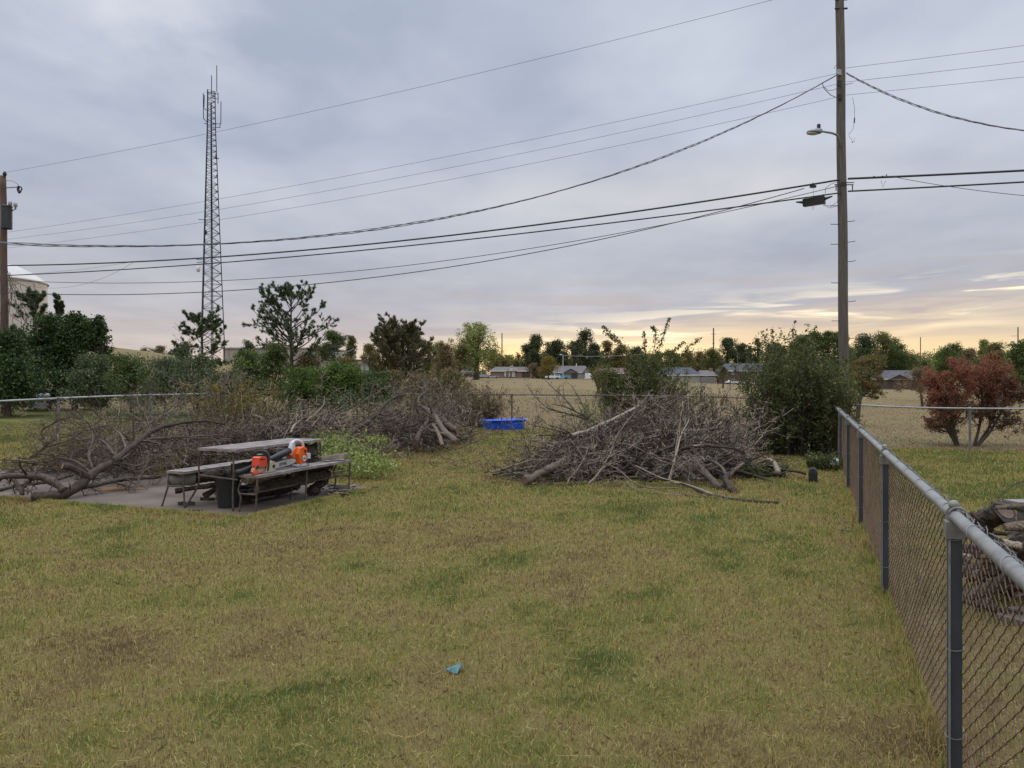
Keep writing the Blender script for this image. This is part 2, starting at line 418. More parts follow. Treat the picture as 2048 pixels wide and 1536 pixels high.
L_mid = m_leaf('leaf_mid_green', [(0, (.020, .032, .010)), (.5, (.050, .070, .018)), (1, (.110, .128, .034))], .35)
L_olive = m_leaf('leaf_olive', [(0, (.034, .038, .012)), (.5, (.080, .084, .024)), (1, (.155, .150, .045))], .4)
L_cotton = m_leaf('leaf_cottonwood', [(0, (.060, .085, .022)), (.5, (.130, .155, .042)), (1, (.240, .245, .075))], .4)
L_bright = m_leaf('leaf_bright_green', [(0, (.016, .034, .008)), (.5, (.046, .078, .015)), (1, (.135, .165, .030))], .35)
L_lime = m_leaf('leaf_wilting_lime', [(0, (.07, .09, .02)), (.5, (.15, .175, .045)), (1, (.27, .29, .10))], .35)
L_brown = m_leaf('leaf_brown', [(0, (.050, .032, .018)), (.5, (.115, .080, .040)), (1, (.195, .145, .080))], .3)
L_dusty = m_leaf('leaf_dusty_green', [(0, (.024, .034, .015)), (.5, (.056, .070, .030)), (1, (.115, .130, .060))], .25)
L_yell = m_leaf('leaf_yellow', [(0, (.060, .050, .014)), (.5, (.130, .098, .022)), (1, (.21, .155, .034))], .4)
L_red = m_leaf('leaf_red', [(0, (.030, .030, .013)), (.35, (.075, .044, .022)), (.65, (.140, .055, .032)), (1, (.21, .080, .048))], .35)
L_rust = m_leaf('leaf_rusty_green', [(0, (.040, .050, .016)), (.5, (.100, .085, .030)), (1, (.190, .115, .040))], .35)
L_thick = m_leaf('leaf_thicket', [(0, (.016, .022, .008)), (.5, (.052, .064, .019)), (1, (.150, .155, .050))], .35)
L_pine = m_leaf('needles_pine', [(0, (.020, .036, .016)), (.5, (.045, .070, .028)), (1, (.095, .110, .042))], .15)
L_pineb = m_leaf('needles_brownish', [(0, (.030, .034, .016)), (.5, (.070, .070, .032)), (1, (.125, .100, .050))], .15)

# ------------------------------------------------------------------ ground
GP = [  # photo x, photo y, radius m across, radius m deep, strength (+green, -straw)
 (1290, 1230, .75, .55, .42), (1100, 1250, .5, .4, .22), (1500, 1075, .6, .9, .25), (1020, 1330, .4, .2, .1), (330, 1385, .7, .25, .38),
 (480, 1330, .45, .25, .3), (860, 1270, .5, .4, .18), (880, 1400, .4, .22, .3), (90, 1235, .7, .5, .32), (300, 1120, 1.2, .9, .08), (880, 1140, .5, .6, .2),
 (1180, 1330, .5, .3, .28), (60, 1480, .6, .2, .2), (1420, 1420, .4, .2, .1), (1660, 1000, .35, 3.5, .25), (1620, 1290, .3, .3, .15), (560, 1390, .4, .2, .22),
 (990, 1080, 1.2, 1.0, -.30), (1000, 1170, .6, .5, -.2), (1110, 1190, .8, .6, -.16), (660, 1240, .6, .6, -.22), (330, 1300, .8, .3, -.22), (700, 1310, .5, .3, -.2),
 (1200, 1420, .8, .3, -.22), (1500, 1400, .5, .2, -.16), (1740, 1300, .35, .5, -.3), (1820, 1480, .3, .25, -.4), (230, 1135, 1.0, .45, -.36), (570, 1095, .7, .35, -.34), (100, 1370, .7, .2, -.22),
 (950, 1480, .7, .2, -.2), (1750, 1240, .3, .5, -.2), (620, 1030, .8, .8, .02), (1280, 960, 1.6, 2.5, -.05), (760, 920, 2.5, 3, -.05)]
def patch(x, y):
    g = .50+.55*(fbm(x*.55+3, y*.55+8, 4)-.5)+1.05*(fbm(x*1.9+31, y*1.9, 5)-.5)+.55*(fbm(x*9+3, y*9, 3)-.5)
    for px, py, rx, ry, s in GP:
        D = EYE*F/(py-768); cx_ = X(px, D)
        g = g+(.62 if s > 0 else .7)*s*np.exp(-((x-cx_)/rx)**2-((y-D)/ry)**2)
    g = g+.18*sstep(3, 6, -.45+x-(.637+.397*y)+3)*0
    g = g+.20*((x > .637+.397*y+.3)*1.0)*sstep(8, 12, y)+.25*(x < -22.6+.397*y)
    g = np.where(g < .3, .3-(.3-g)*.5, g)
    return np.clip(g, 0, 1)
def fieldmask(x, y):
    d = (y-(26.5-.397*x))
    return sstep(-.6, .5, d+1.2*(fbm(x*.8, y*.8, 3)-.5))*(1-(x < -10)*(x > -60)*(y < 41)*1.0)
xs = np.concatenate([-np.geomspace(900, 30, 40), np.arange(-29, -9, .5), np.arange(-9, 9.001, .12), np.arange(9.5, 30, .5), np.geomspace(31, 900, 40)])
ys = np.concatenate([[-30, -10, -3, 0], np.arange(1.0, 14, .12), np.arange(14, 34, .3), np.geomspace(34.5, 1600, 110)])
GX, GY = np.meshgrid(xs, ys)
GZ = terrain(GX, GY)
mb = MB(); idx = np.arange(GX.size).reshape(GX.shape)
mb.add(np.stack([GX, GY, GZ], -1).reshape(-1, 3), np.stack([idx[:-1, :-1], idx[:-1, 1:], idx[1:, 1:], idx[1:, :-1]], -1).reshape(-1, 4), patch(GX, GY).ravel())
ground = mb.build('ground', M_ground, smooth=True); struct(ground)
at = ground.data.attributes.new('fieldmask', 'FLOAT', 'POINT'); at.data.foreach_set('value', fieldmask(GX, GY).ravel().astype(np.float32))

# frames of the yard
U = np.array([.371, .929, 0]); W = np.array([.929, -.371, 0]); ZZ = np.array([0, 0, 1.])
# patio slab
slab_c = P(490, 1037, EYE*F/269.); slab_c[2] = 0
def slab_in(x, y, m=0.0):
    rx = x-slab_c[0]; ry = y-slab_c[1]
    a = rx*U[0]+ry*U[1]; b = -(rx*W[0]+ry*W[1])
    e = .06*(fbm(x*1.7, y*1.7, 2)-.5)
    return (a > m+e) & (a < 3.25-m+e) & (b > m+e) & (b < 8.6-m+e)
mb = MB()
na, nb = 34, 90
aa = np.linspace(0, 3.25, na); bb = np.linspace(0, 8.6, nb)
A, B = np.meshgrid(aa, bb)
SX = slab_c[0]+A*U[0]-B*W[0]; SY = slab_c[1]+A*U[1]-B*W[1]
edge = (A == aa[0]) | (A == aa[-1]) | (B == bb[0]) | (B == bb[-1])
jx = np.where(edge, .05*(fbm(SX*3, SY*3)-.5), 0)
SZ = np.where(edge, -.02, .012+.004*fbm(SX*2, SY*2))
idx = np.arange(A.size).reshape(A.shape)
mb.add(np.stack([SX+jx, SY+jx, SZ], -1).reshape(-1, 3), np.stack([idx[:-1, :-1], idx[1:, :-1], idx[1:, 1:], idx[:-1, 1:]], -1).reshape(-1, 4))
struct(mb.build('patio_slab', M_conc))
# rust stain patch on the slab
mb = MB(); c = P(235, 975, 12.6); th = np.linspace(0, 2*np.pi, 25)[:-1]; rr = .8+.45*np.sin(3*th+1)*.5+.15*rng.normal(size=24)
mb.add(np.vstack([[c[0], c[1], .021], np.stack([c[0]+.45*rr*np.cos(th), c[1]+.28*rr*np.sin(th), np.full(24, .021)], -1)]), [[0, i+1, (i+1) % 24+1] for i in range(24)])
struct(mb.build('slab_stain', M_rust))

# grass blades
def grass(n, dmin, dmax, pw, hscale, left=-.80, right=.80):
    u = rng.random(n)
    k = 2-pw
    D = (dmin**k+u*(dmax**k-dmin**k))**(1/k)
    x = rng.uniform(left, right, n)*D
    return x, D
def blades(mb, x, y, h, w, tintf, lie=.75):
    n = len(x); z = terrain(x, y)
    th = rng.uniform(0, 2*np.pi, n); dirx = np.cos(th); diry = np.sin(th)
    lean = np.abs(rng.normal(size=n))*lie
    tip = np.stack([x+np.cos(th+rng.normal(size=n)*.6)*lean*h, y+np.sin(th+rng.normal(size=n)*.6)*lean*h, z+h*np.clip(1.1-.45*lean, .15, 1.1)], -1)
    ph = rng.uniform(0, 2*np.pi, n)
    b = np.stack([np.cos(ph), np.sin(ph), np.zeros(n)], -1)*(w/2)[:, None]
    c = np.stack([x, y, z-.004], -1)
    mid = (c+tip)/2+np.array([0, 0, 1.])*(h*.18)[:, None]
    V = np.stack([c-b, c+b, mid+b*.8, tip, mid-b*.8], 1)
    V = V.reshape(-1, 3)
    i = np.arange(n)[:, None]*5
    mb.add(V, np.hstack([i, i+1, i+2, i+3, i+4]), np.repeat(tintf, 5))
mb = MB()
for (n, d0, d1, pw) in ((620000, 2.5, 29, 1.22),):
    x, y = grass(n, d0, d1, pw, 1)
    keep = ~slab_in(x, y, -.01) & (fieldmask(x, y) < .5)
    x = x[keep]; y = y[keep]; n = len(x)
    g = patch(x, y)
    h = (.012+.024*rng.random(n))*(.7+.8*g)*(.55+.9*fbm(x*14, y*14, 2))*(1+.03*y)
    w = np.maximum(.0035, .00085*y)*(.7+.6*rng.random(n))
    t = np.clip(g+rng.normal(size=n)*.24, 0, 1)
    straw = rng.random(n) < .13
    t[straw] = rng.uniform(.3, .46, straw.sum())
    dk = rng.random(n) < .20; t[dk] = rng.uniform(0, .12, dk.sum())
    blades(mb, x, y, h, w, t)
x, y = grass(42000, 2.5, 12, 1.25, 1); k = ~slab_in(x, y); x = x[k]; y = y[k]
ms = MB(); blades(ms, x, y, rng.uniform(.018, .040, len(x)), rng.uniform(.0022, .0036, len(x)), rng.random(len(x)), lie=1.2)
struct(ms.build('straw_blades', m_leaf('straw', [(0, (.36, .26, .11)), (.5, (.62, .50, .22)), (1, (.52, .52, .17))], .3)), 'stuff')
# taller fringe against fences and slab edge
t_ = rng.uniform(2.2, 23, 9000); o_ = rng.normal(size=9000)*.05
x = .637+.397*t_+o_; y = t_
blades(mb, x, y, rng.uniform(.03, .10, 9000), np.maximum(.004, .0009*y), np.clip(patch(x, y)+rng.normal(size=9000)*.25, 0, 1), .5)
t_ = rng.uniform(0, 8.6, 6000); x = slab_c[0]-t_*W[0]+rng.normal(size=6000)*.03-.03*U[0]; y = slab_c[1]-t_*W[1]+rng.normal(size=6000)*.03-.03*U[1]
blades(mb, x, y, rng.uniform(.03, .07, 6000), np.full(6000, .010), np.clip(patch(x, y)+rng.normal(size=6000)*.15, 0, 1), .5)
t_ = rng.uniform(0, 3.2, 3000); x = slab_c[0]+t_*U[0]+rng.normal(size=3000)*.03+.03*W[0]; y = slab_c[1]+t_*U[1]+rng.normal(size=3000)*.03+.03*W[1]
blades(mb, x, y, rng.uniform(.03, .07, 3000), np.full(3000, .010), np.clip(patch(x, y)+rng.normal(size=3000)*.15, 0, 1), .5)
struct(mb.build('lawn_grass', M_grass), 'stuff')
# loose clippings and short dead twigs lying in the lawn
mb = MB(); x, y = grass(2600, 2.6, 14, 1.25, 1); k = ~slab_in(x, y); x = x[k]; y = y[k]; n = len(x)
a = rng.uniform(0, 2*np.pi, n); p0 = np.stack([x, y, np.full(n, .028)], -1)
G = grow(p0, np.stack([np.cos(a), np.sin(a), rng.normal(size=n)*.12], -1), rng.uniform(.03, .13, n), 4, .35)
G[:, :, 2] = np.clip(G[:, :, 2], .02, .05)
mb.tubes(G, np.full(G.shape[:2], .0012), 3, tint=rng.uniform(.0, .48, n)); struct(mb.build('dead_grass_litter', M_grass), 'stuff')
# dry field grass
mb = MB()
y = 20+((rng.random(90000))**1.6)*70; x = rng.uniform(-.75, .78, 90000)*y
k = fieldmask(x, y) > .5; x = x[k]; y = y[k]; n = len(x)
blades(mb, x, y, rng.uniform(.025, .06, n), .0010*y, np.clip(fbm(x*.3, y*.3)+rng.normal(size=n)*.2, 0, 1), .8)
struct(mb.build('dry_field_grass', M_dry), 'stuff')

# footpath and strips across the field
def strip(name, mat, a0, a1, D0, D1, w, n=60):
    t = np.linspace(0, 1, n); D = D0+(D1-D0)*t; x = (a0+(a1-a0)*t)*D
    mb = MB(); V = []
    for s in (-w/2, w/2):
        V.append(np.stack([x, D+s, terrain(x, D+s)+.03], -1))
    V = np.vstack(V); mb.add(V, np.array([[i, i+1, n+i+1, n+i] for i in range(n-1)]))
    return struct(mb.build(name, mat))
strip('footpath', M_path, .02, .36, 62, 42, .5)
strip('street', m_noise('asphalt', (.04, .04, .042), (.065, .065, .068), 1, .9), -.3, .9, 276, 240, 9)

# ------------------------------------------------------------------ chain-link fences
def chain_mesh(mb, p0, p1, h, z0=.03, p=.050, r=.0017, pz=.032):
    """zigzag wires between p0 and p1 (ground points)"""
    p0 = np.array(p0, float); p1 = np.array(p1, float)
    L = np.linalg.norm((p1-p0)[:2]); d = (p1-p0)/L; nrm = np.array([d[1], -d[0], 0])
    K = int(L/p); M = int((h-z0)/pz)
    k = np.arange(K)[:, None]; m = np.arange(M)[None, :]
    s = (k+((m+k) % 2))*p
    z = z0+m*pz+np.zeros_like(s)
    off = np.where((m % 2) == 0, .002, -.002)+.006*np.sin(s*1.7)*np.sin(z*4)
    bx = p0[0]+d[0]*s+nrm[0]*off; by = p0[1]+d[1]*s+nrm[1]*off
    bz = terrain(bx, by)
    s2 = s+.004*np.sin(z*9+s*3)
    Pp = np.stack([bx, by, bz+z+.006*np.sin(s*2.3)], -1)
    mb.tubes(Pp, np.full(Pp.shape[:2], r), 3)
def fence_run(name, label, group, p0, p1, posts, h=1.2, near=False, cam_side=None, rail_r=.022, post_r=.028, mr=.0017, postmat=None, railmat=None):
    p0 = np.array(p0, float); p1 = np.array(p1, float)
    d = norm(p1-p0); nrm = np.array([d[1], -d[0], 0.])   # right of travel
    if cam_side is not None and np.dot(nrm, cam_side) > 0: nrm = -nrm   # mesh is on the nrm side
    t = thing(name, label, 'fence', (p0[0], p0[1], gz(p0[0], p0[1])), group)
    n = 24; pts = []
    for i in range(n+1):
        q = p0+(p1-p0)*i/n; pts.append([q[0], q[1], gz(q[0], q[1])+h])
    mb = MB(); mb.tube(pts, rail_r, 14 if near else 8); mb.build('top_rail', railmat or M_galv, t, smooth=True)
    mb = MB(); o = nrm*(rail_r+.004)
    chain_mesh(mb, p0+o, p1+o, h+.035, r=mr); mb.build('wire_mesh', M_mesh, t)
    for q in posts:
        q = np.array(q, float); zb = gz(q[0], q[1])
        if near:
            # C-section post standing on the yard side, light worn edge, cap block and eye-bolt rings
            c = q-nrm*.002; a = d; b = nrm
            R = np.stack([a, b, ZZ], 1)
            mb = MB(); mb.box([c[0], c[1], zb+(h-.06)/2-.1], (.027, .0255, (h-.06)/2+.1), R)
            po = mb.build('post', M_post, t)
            mb = MB()
            for sgn in (-1, 1):
                e = c+a*sgn*.0278-b*.0228
                mb.box([e[0], e[1], zb+(h-.06)/2], (.0035, .0035, (h-.06)/2-.002), R)
            mb.build('post_edge', M_postedge, po)
            mb = MB(); mb.box([c[0], c[1], zb+h-.058], (.038, .038, .036), R); mb.build('post_cap', M_galv_d, t)
            for zz in (h-.095, h*.52, h*.2):
                mb = MB(); th = np.linspace(0, 2*np.pi, 13)
                ring = np.stack([c[0]+(.036*np.cos(th))*a[0]+(.034*np.sin(th))*b[0], c[1]+(.036*np.cos(th))*a[1]+(.034*np.sin(th))*b[1], zb+zz+.006*np.sin(th+1)], -1)
                mb.tube(ring, .0022, 5); mb.build('tie_wire', M_galv_d, t)
            mb = MB()
            kn = q-nrm*.004
            mb.tube([[kn[0], kn[1], zb+h+.02], [kn[0], kn[1], zb+h+.04]], .011, 8); mb.ball([kn[0], kn[1], zb+h+.05], .0215)
            mb.build('knob', M_postedge, t, smooth=True)
            mb = MB()
            for dd in (-.02, .025):
                th = np.linspace(0, 2*np.pi, 17); cc = q+d*dd
                ring = np.stack([cc[0]+nrm[0]*(.037*np.cos(th)+.008), cc[1]+nrm[1]*(.037*np.cos(th)+.008), zb+h+.037*np.sin(th)+.004], -1)
                mb.tube(ring, .0055, 6)
            mb.build('eye_bolt', M_galv_d, t)
        else:
            c = q-nrm*(post_r*.3)
            mb = MB(); mb.tube([[c[0], c[1], zb-.1], [c[0], c[1], zb+h+.02]], post_r, 8, cap=True); mb.ball([c[0], c[1], zb+h+.02], post_r*1.15, (1, 1, .6), 8, 5)
            mb.build('post', postmat or M_galv_d, t)
    # rail ties
    mb = MB(); L = np.linalg.norm((p1-p0)[:2]); s = .3
    while s < L and near:
        cc = p0+d*s; zb = gz(cc[0], cc[1]); th = np.linspace(-.3, 2*np.pi-.6, 14)
        ring = np.stack([cc[0]+d[0]*.02*np.sin(th)+nrm[0]*(.031*np.cos(th)+.004), cc[1]+d[1]*.02*np.sin(th)+nrm[1]*(.031*np.cos(th)+.004), zb+h+.030*np.sin(th)], -1)
        tail = ring[:1]+np.array([nrm*.035+[0, 0, -.02]])
        mb = MB(); mb.tube(np.vstack([tail, ring]), .0022, 5); mb.build('rail_tie', M_galv_d, t)
        s += .54+rng.uniform(-.09, .09)
    if near:
        # knuckle ends standing above the rail behind it
        mb = MB(); K = int(L/.068); s_ = np.arange(K)*.068; o = nrm*(rail_r+.004)
        base = np.stack([p0[0]+d[0]*s_+o[0], p0[1]+d[1]*s_+o[1]], -1)
        bz = terrain(base[:, 0], base[:, 1])+h-.006+rng.normal(size=K)*.005
        q = np.array([[0, 0, 0], [.014, .002, .022], [.034, -.004, .034], [.054, .004, .022], [.068, .004, .0]])
        PP = np.stack([base[:, None, 0]+d[0]*q[None, :, 0]+nrm[0]*(q[None, :, 1]*2+rng.normal(size=(K, 5))*.006), base[:, None, 1]+d[1]*q[None, :, 0]+nrm[1]*(q[None, :, 1]*2+rng.normal(size=(K, 5))*.006), bz[:, None]+q[None, :, 2]+rng.normal(size=(K, 1))*.006], -1)
        mb.tubes(PP, np.full(PP.shape[:2], .0019), 4); mb.build('knuckle', M_galv_d, t)
    return t
def sideX(D): return .637+.397*D
corner = np.array([9.65, 22.7, 0])
pdir = norm(corner-np.array([sideX(3.29), 3.29, 0]))
posts = [np.array([sideX(3.29), 3.29, 0])+pdir*s for s in (0, 3.28, 6.56, 9.9, 13.3, 16.6)]
fence_run('chain_link_fence', 'near chain-link fence with pale round top rail along the right side of the yard', 'chain-link fences', [sideX(1.2), 1.2, 0], corner, posts, near=True, cam_side=np.array([-1, 0, 0]), rail_r=.0265, mr=.0030)
bl = np.array([-10.4, 30.6, 0]); br = np.array([19.0, 19.1, 0])
bd = norm(bl-corner)
fence_run('chain_link_fence', 'dark chain-link fence across the back of the yard behind the blue pool and brush', 'chain-link fences', corner+bd*.1, bl, [np.array([3.1, 25.3, 0]), np.array([0, 26.5, 0])]+[np.array([0, 26.5, 0])+bd*k*3.2 for k in (1, 2, 3)]+[np.array([3.1, 25.3, 0])-bd*k*3.2 for k in (1,)], rail_r=.021, railmat=m_noise('brown_rail', (.075, .055, .045), (.14, .11, .09), 3, .7, .2, bs=.1), postmat=m_noise('brown_post', (.075, .060, .05), (.15, .125, .105), 3, .7, .2, bs=.1), mr=.0022)
rd = norm(br-corner)
fence_run('chain_link_fence', 'chain-link fence behind the green lawn next door in front of the red leaved tree', 'chain-link fences', corner+rd*.35, br, [np.array([13.1, 21.45, 0])+rd*k*3.1 for k in (0, 1)], rail_r=.024, post_r=.034, railmat=m_noise('pale_rail', (.26, .26, .25), (.36, .36, .35), 3, .6, .3, bs=.1), postmat=m_noise('grey_post', (.14, .15, .155), (.23, .24, .245), 3, .6, .3, bs=.1), mr=.0022)
l0 = np.array([-22.6+.397*17, 17, 0]); l1 = np.array([-22.6+.397*29.8, 29.8, 0])
def lX(D): return -22.6+.397*D
fence_run('chain_link_fence', 'chain-link fence with light rail beside the grey utility meter at the far left', 'chain-link fences', l0, l1, [np.array([lX(D), D, 0]) for D in (19.4, 22.55, 25.7)], cam_side=np.array([1, 0, 0]), rail_r=.028, post_r=.045, railmat=m_noise('white_rail', (.28, .29, .28), (.40, .41, .40), 3, .6, .3, bs=.1), mr=.0024)

# ------------------------------------------------------------------ utility poles and wires
def cyl_pole(t, name, base, top, r0, r1, mat):
    mb = MB(); n = 24; pts = [np.array(base)+(np.array(top)-np.array(base))*i/n+np.array([.012*math.sin(i*.7), 0, 0]) for i in range(n+1)]
    mb.tube(pts, np.linspace(r0, r1, n+1), 18, cap=True); return mb.build(name, mat, t, smooth=True)
RB = np.array([X(1690, 24), 24.0, gz(X(1690, 24), 24)-.1]); RT = P(1679, -28, 24)
rp = thing('utility_pole', 'tall grey weathered wooden utility pole with a street lamp beside the fence corner', 'utility pole', RB)
cyl_pole(rp, 'pole_shaft', RB, RT, .158, .130, M_pole_g)
def rpole(py): # centre of pole shaft at a photo row
    z = EYE+(768-py)/F*24; f = (z-RB[2])/(RT[2]-RB[2]); return RB+(RT-RB)*f
for py, sgn in ((412, -1), (449, -1), (444, 1), (489, -1), (485, 1), (524, 1), (566, -1), (604, 1), (642, -1), (678, 1)):
    c = rpole(py); mb = MB(); a = c+np.array([sgn*.13, -.03, 0]); b_ = c+np.array([sgn*.385, -.03, .012*sgn+.02 if sgn > 0 else .0])
    mb.tube([a, b_, b_+[0, 0, .05]], .011, 6, cap=True); mb.build('step_peg', M_steel, rp)
for py in (20, 2):
    mb = MB(); c = rpole(py); mb.tube([c+[-.2, -.1, 0], c+[.2, -.1, 0]], .03, 6, cap=True)
    mb.build('top_bracket', M_steel, rp)
mb = MB(); c = rpole(-38); mb.lathe([(.0, -.02), (.05, 0), (.07, .05), (.04, .09), (.06, .12), (.03, .2), (0, .21)], c, 12); mb.build('insulator', M_porc, rp, smooth=True)
for py in (148, 170, 197):
    c = rpole(py); mb = MB()
    mb.lathe([(0, -.06), (.045, -.055), (.03, 0), (.045, .055), (0, .06)], c+[-.12, -.13, 0], 10); mb.box(c+[-.1, -.13, 0], (.06, .03, .09)); mb.build('spool_insulator', M_steel if py > 150 else M_porc, rp)
c = rpole(372)
mb = MB(); mb.box(c+[0, -.15, 0], (.30, .012, .014)); mb.box(c+[.27, -.15, -.09], (.012, .012, .1)); mb.box(c+[-.25, -.15, -.09], (.012, .012, .1)); mb.box(c+[.12, -.14, .07], (.2, .012, .012))
mb.build('cable_bracket', M_steel, rp)
# loose hanging tail wires
mb = MB()
mb.tube([P(1705, 195, 23.8), P(1709, 215, 23.8), P(1709, 240, 23.8), P(1706, 258, 23.8), P(1697, 270, 23.85)], .006, 5)
mb.tube([P(1709, 236, 23.8), P(1708.6, 246, 23.8)], .02, 6, cap=True)
mb.tube([P(1698, 272, 23.85), P(1704, 280, 23.8), P(1710, 276, 23.8), P(1709, 283, 23.8), P(1705, 284, 23.8)], .005, 5); mb.ball(P(1705, 284, 23.8), .022)
mb.tube([P(1668, 137, 23.8), P(1671, 131, 23.8), P(1679, 130, 23.8), P(1684, 140, 23.8)], .008, 5)
mb.tube([P(1644, 165, 23.9), P(1648, 177, 23.8), P(1661, 190, 23.8), P(1676, 197, 23.8)], .012, 5)
mb.tube([P(1646, 172, 23.9), P(1656, 181, 23.8), P(1668, 180, 23.8), P(1684, 171, 23.8), P(1706, 166, 23.8)], .009, 5)
mb.tube([P(1645, 408, 23.6), P(1662, 413, 23.6), P(1674, 404, 23.7), P(1679, 392, 23.8)], .008, 5)
mb.tube([P(1646, 410, 23.6), P(1660, 416, 23.6), P(1674, 412, 23.7), P(1680, 404, 23.8)], .007, 5)
mb.tube([P(1650, 392, 23.7), P(1651, 376, 23.7), P(1662, 368, 23.7), P(1680, 362, 23.8)], .008, 5)
mb.build('jumper_wire', M_wire_g, rp)
# street lamp hangs from the pole
lp0 = P(1680, 290, 23.85)
lt = thing('street_lamp', 'small grey cobra-head street lamp on a short curved arm of the tall pole', 'street lamp', lp0)
mb = MB(); mb.tube([P(1679, 294, 23.82), P(1678, 280, 23.75), P(1674, 270, 23.6), P(1664, 266, 23.5), P(1645, 263, 23.35), P(1640, 263, 23.3)], [.045, .042, .038, .034, .03, .03], 10, cap=True); mb.build('lamp_arm', m_noise('lamp_grey', (.16, .17, .17), (.24, .25, .25), 4, .5, .3, bs=.05), lt, smooth=True)
hc = P(1629, 264, 23.25)
mb = MB(); mb.ball(hc+[0, 0, 0], .25, (1, .55, .30), 16, 8); mb.ball(hc+[.10, 0, .03], .17, (.9, .6, .55), 12, 8); lh = mb.build('lamp_head', MATS['lamp_grey'], lt, smooth=True)
mb = MB(); mb.ball(hc+[-.06, 0, -.045], .20, (1, .55, .25), 16, 8); mb.build('lamp_lens', m_noise('frosted_lens', (.34, .36, .34), (.42, .44, .42), 4, .3, bs=0), lt, smooth=True)
mb = MB(); pc = P(1637.5, 253, 23.25); mb.lathe([(0, -.07), (.055, -.07), (.055, .06), (.03, .08), (0, .08)], pc, 12); mb.build('photocell', M_bin, lt)

LB = np.array([X(10.5, 35.5), 35.5, 0.3]); LT = P(6, 352, 35.5)
lp = thing('utility_pole', 'brown wooden utility pole with a grey transformer can at the left edge of the view', 'utility pole', LB)
cyl_pole(lp, 'pole_shaft', LB, LT, .19, .135, M_pole_b)
mb = MB(); mb.lathe([(0, 0), (.22, 0), (.23, .02), (.23, 1.02), (.25, 1.03), (.25, 1.06), (.2, 1.1), (0, 1.12)], P(13.5, 458, 35.1), 18); tcan = mb.build('transformer_can', m_noise('can_grey', (.022, .025, .028), (.040, .045, .050), 3, .5, .3, bs=.05), lp, smooth=False)
for q in ((20.5, 411), (31, 414)):
    mb = MB(); mb.lathe([(0, -.16), (.03, -.16), (.04, -.05), (.085, -.03), (.085, .13), (.05, .17), (0, .17)], P(q[0], q[1]-2, 35.1), 10); mb.tube([P(q[0], q[1]+4, 35.1), P(q[0]-8, q[1]+8, 35.2)], .025, 6); mb.build('bushing', M_porc, lp, smooth=True)
mb = MB(); mb.tube([P(8, 376, 35.3), P(36, 374, 35.2)], .02, 6); mb.tube([P(10, 361, 35.3), P(26, 362, 35.2), P(38, 370, 35.2)], .01, 5); mb.build('cutout_arm', M_steel, lp)
mb = MB(); mb.tube([P(38, 372, 35.2), P(36, 379, 35.2), P(39, 386, 35.2)], .06, 7, cap=True); mb.tube([P(41, 373, 35.2), P(44, 377, 35.2), P(40, 386, 35.2)], .03, 6, cap=True); mb.build('fuse_cutout', M_steel, lp)
mb = MB(); mb.lathe([(0, -.12), (.04, -.1), (.09, -.03), (.09, .03), (.05, .06), (.06, .1), (0, .12)], P(9.5, 348, 35.4), 10); mb.build('insulator', M_steel, lp)
# dead vine hanging on the left pole
mb = MB(); vs = []
for i in range(16):
    st_ = P(16+rng.uniform(-4, 10), 545+rng.uniform(-6, 30), 35.1); vs.append(grow(st_[None], np.array([[0, 0, -1.]]), np.array([2.6+rng.random()]), 14, .35, -.12)[0])
mb.tubes(np.array(vs), np.full((16, 15), .012), 4); mb.build('dead_vine', M_bark_g, lp)

def wire(name, label, a, b, chk, r, mat, group='overhead wires and cables', cat='cable', n=60, twist=None):
    a = np.array(a, float); b = np.array(b, float)
    t = np.linspace(0, 1, 2001); L = a+(b-a)*t[:, None]
    px = 1024+F*L[:, 0]/L[:, 1]; i = np.argmin(np.abs(px-chk[0])); q = L[i]
    zt = EYE+(768-chk[1])/F*q[1]; s = (q[2]-zt)/(4*t[i]*(1-t[i]))
    t = np.linspace(0, 1, n+1); pts = a+(b-a)*t[:, None]; pts[:, 2] -= 4*s*t*(1-t)
    mb = MB()
    if twist:
        n = 700; t = np.linspace(0, 1, n+1); pts = a+(b-a)*t[:, None]; pts[:, 2] -= 4*s*t*(1-t)
        Ls = np.linalg.norm(b-a); side = norm(np.cross(b-a, ZZ))
        # hand-wound service drop: two insulated legs round a bare messenger
        for k, ph in enumerate((0, 2.1, 4.2)):
            w = 2*np.pi*t*Ls/twist+ph+.8*np.sin(t*Ls*.9)
            q = pts+side*(r*1.3*np.cos(w))[:, None]+ZZ*(r*(1.7+.8*np.sin(t*Ls*.7))*np.sin(w))[:, None]
            mb.tube(q, r*(.95 if k else .7), 5)
    else: mb.tube(pts, r, 6, cap=True)
    o = mb.build(name, mat, loc=pts[0]); tag(o, label, cat, group); return o
wire('power_line', 'thin topmost wire rising from the left pole to the tip of the tall pole', P(9, 345, 35.4), P(1681, -36, 24), (713, 203), .006, M_wire_g, cat='wire')
wire('power_line', 'upper of the three parallel thin wires between the two poles', P(4, 466, 35.4), rpole(150)+[-.12, -.15, 0], (700, 350.5), .0055, M_wire_g, cat='wire')
wire('power_line', 'middle of the three parallel thin wires between the two poles', P(4, 480, 35.4), rpole(171)+[-.12, -.15, 0], (700, 373.5), .0055, M_wire_g, cat='wire')
wire('power_line', 'lower of the three parallel thin wires between the two poles', P(4, 497, 35.4), rpole(197)+[-.12, -.15, 0], (700, 396), .0055, M_wire_g, cat='wire')
wire('service_drop', 'grey twisted cable sagging deeply from the tall pole towards the left edge', P(-300, 462, 15), rpole(152)+[-.14, -.15, 0], (700, 465), .011, M_alu, twist=1.7)
wire('telephone_cable', 'thickest black cable between the poles, upper of the straight pair', P(10, 531, 35.2), rpole(362)+[-.12, -.15, 0], (700, 492), .030, M_wire_b)
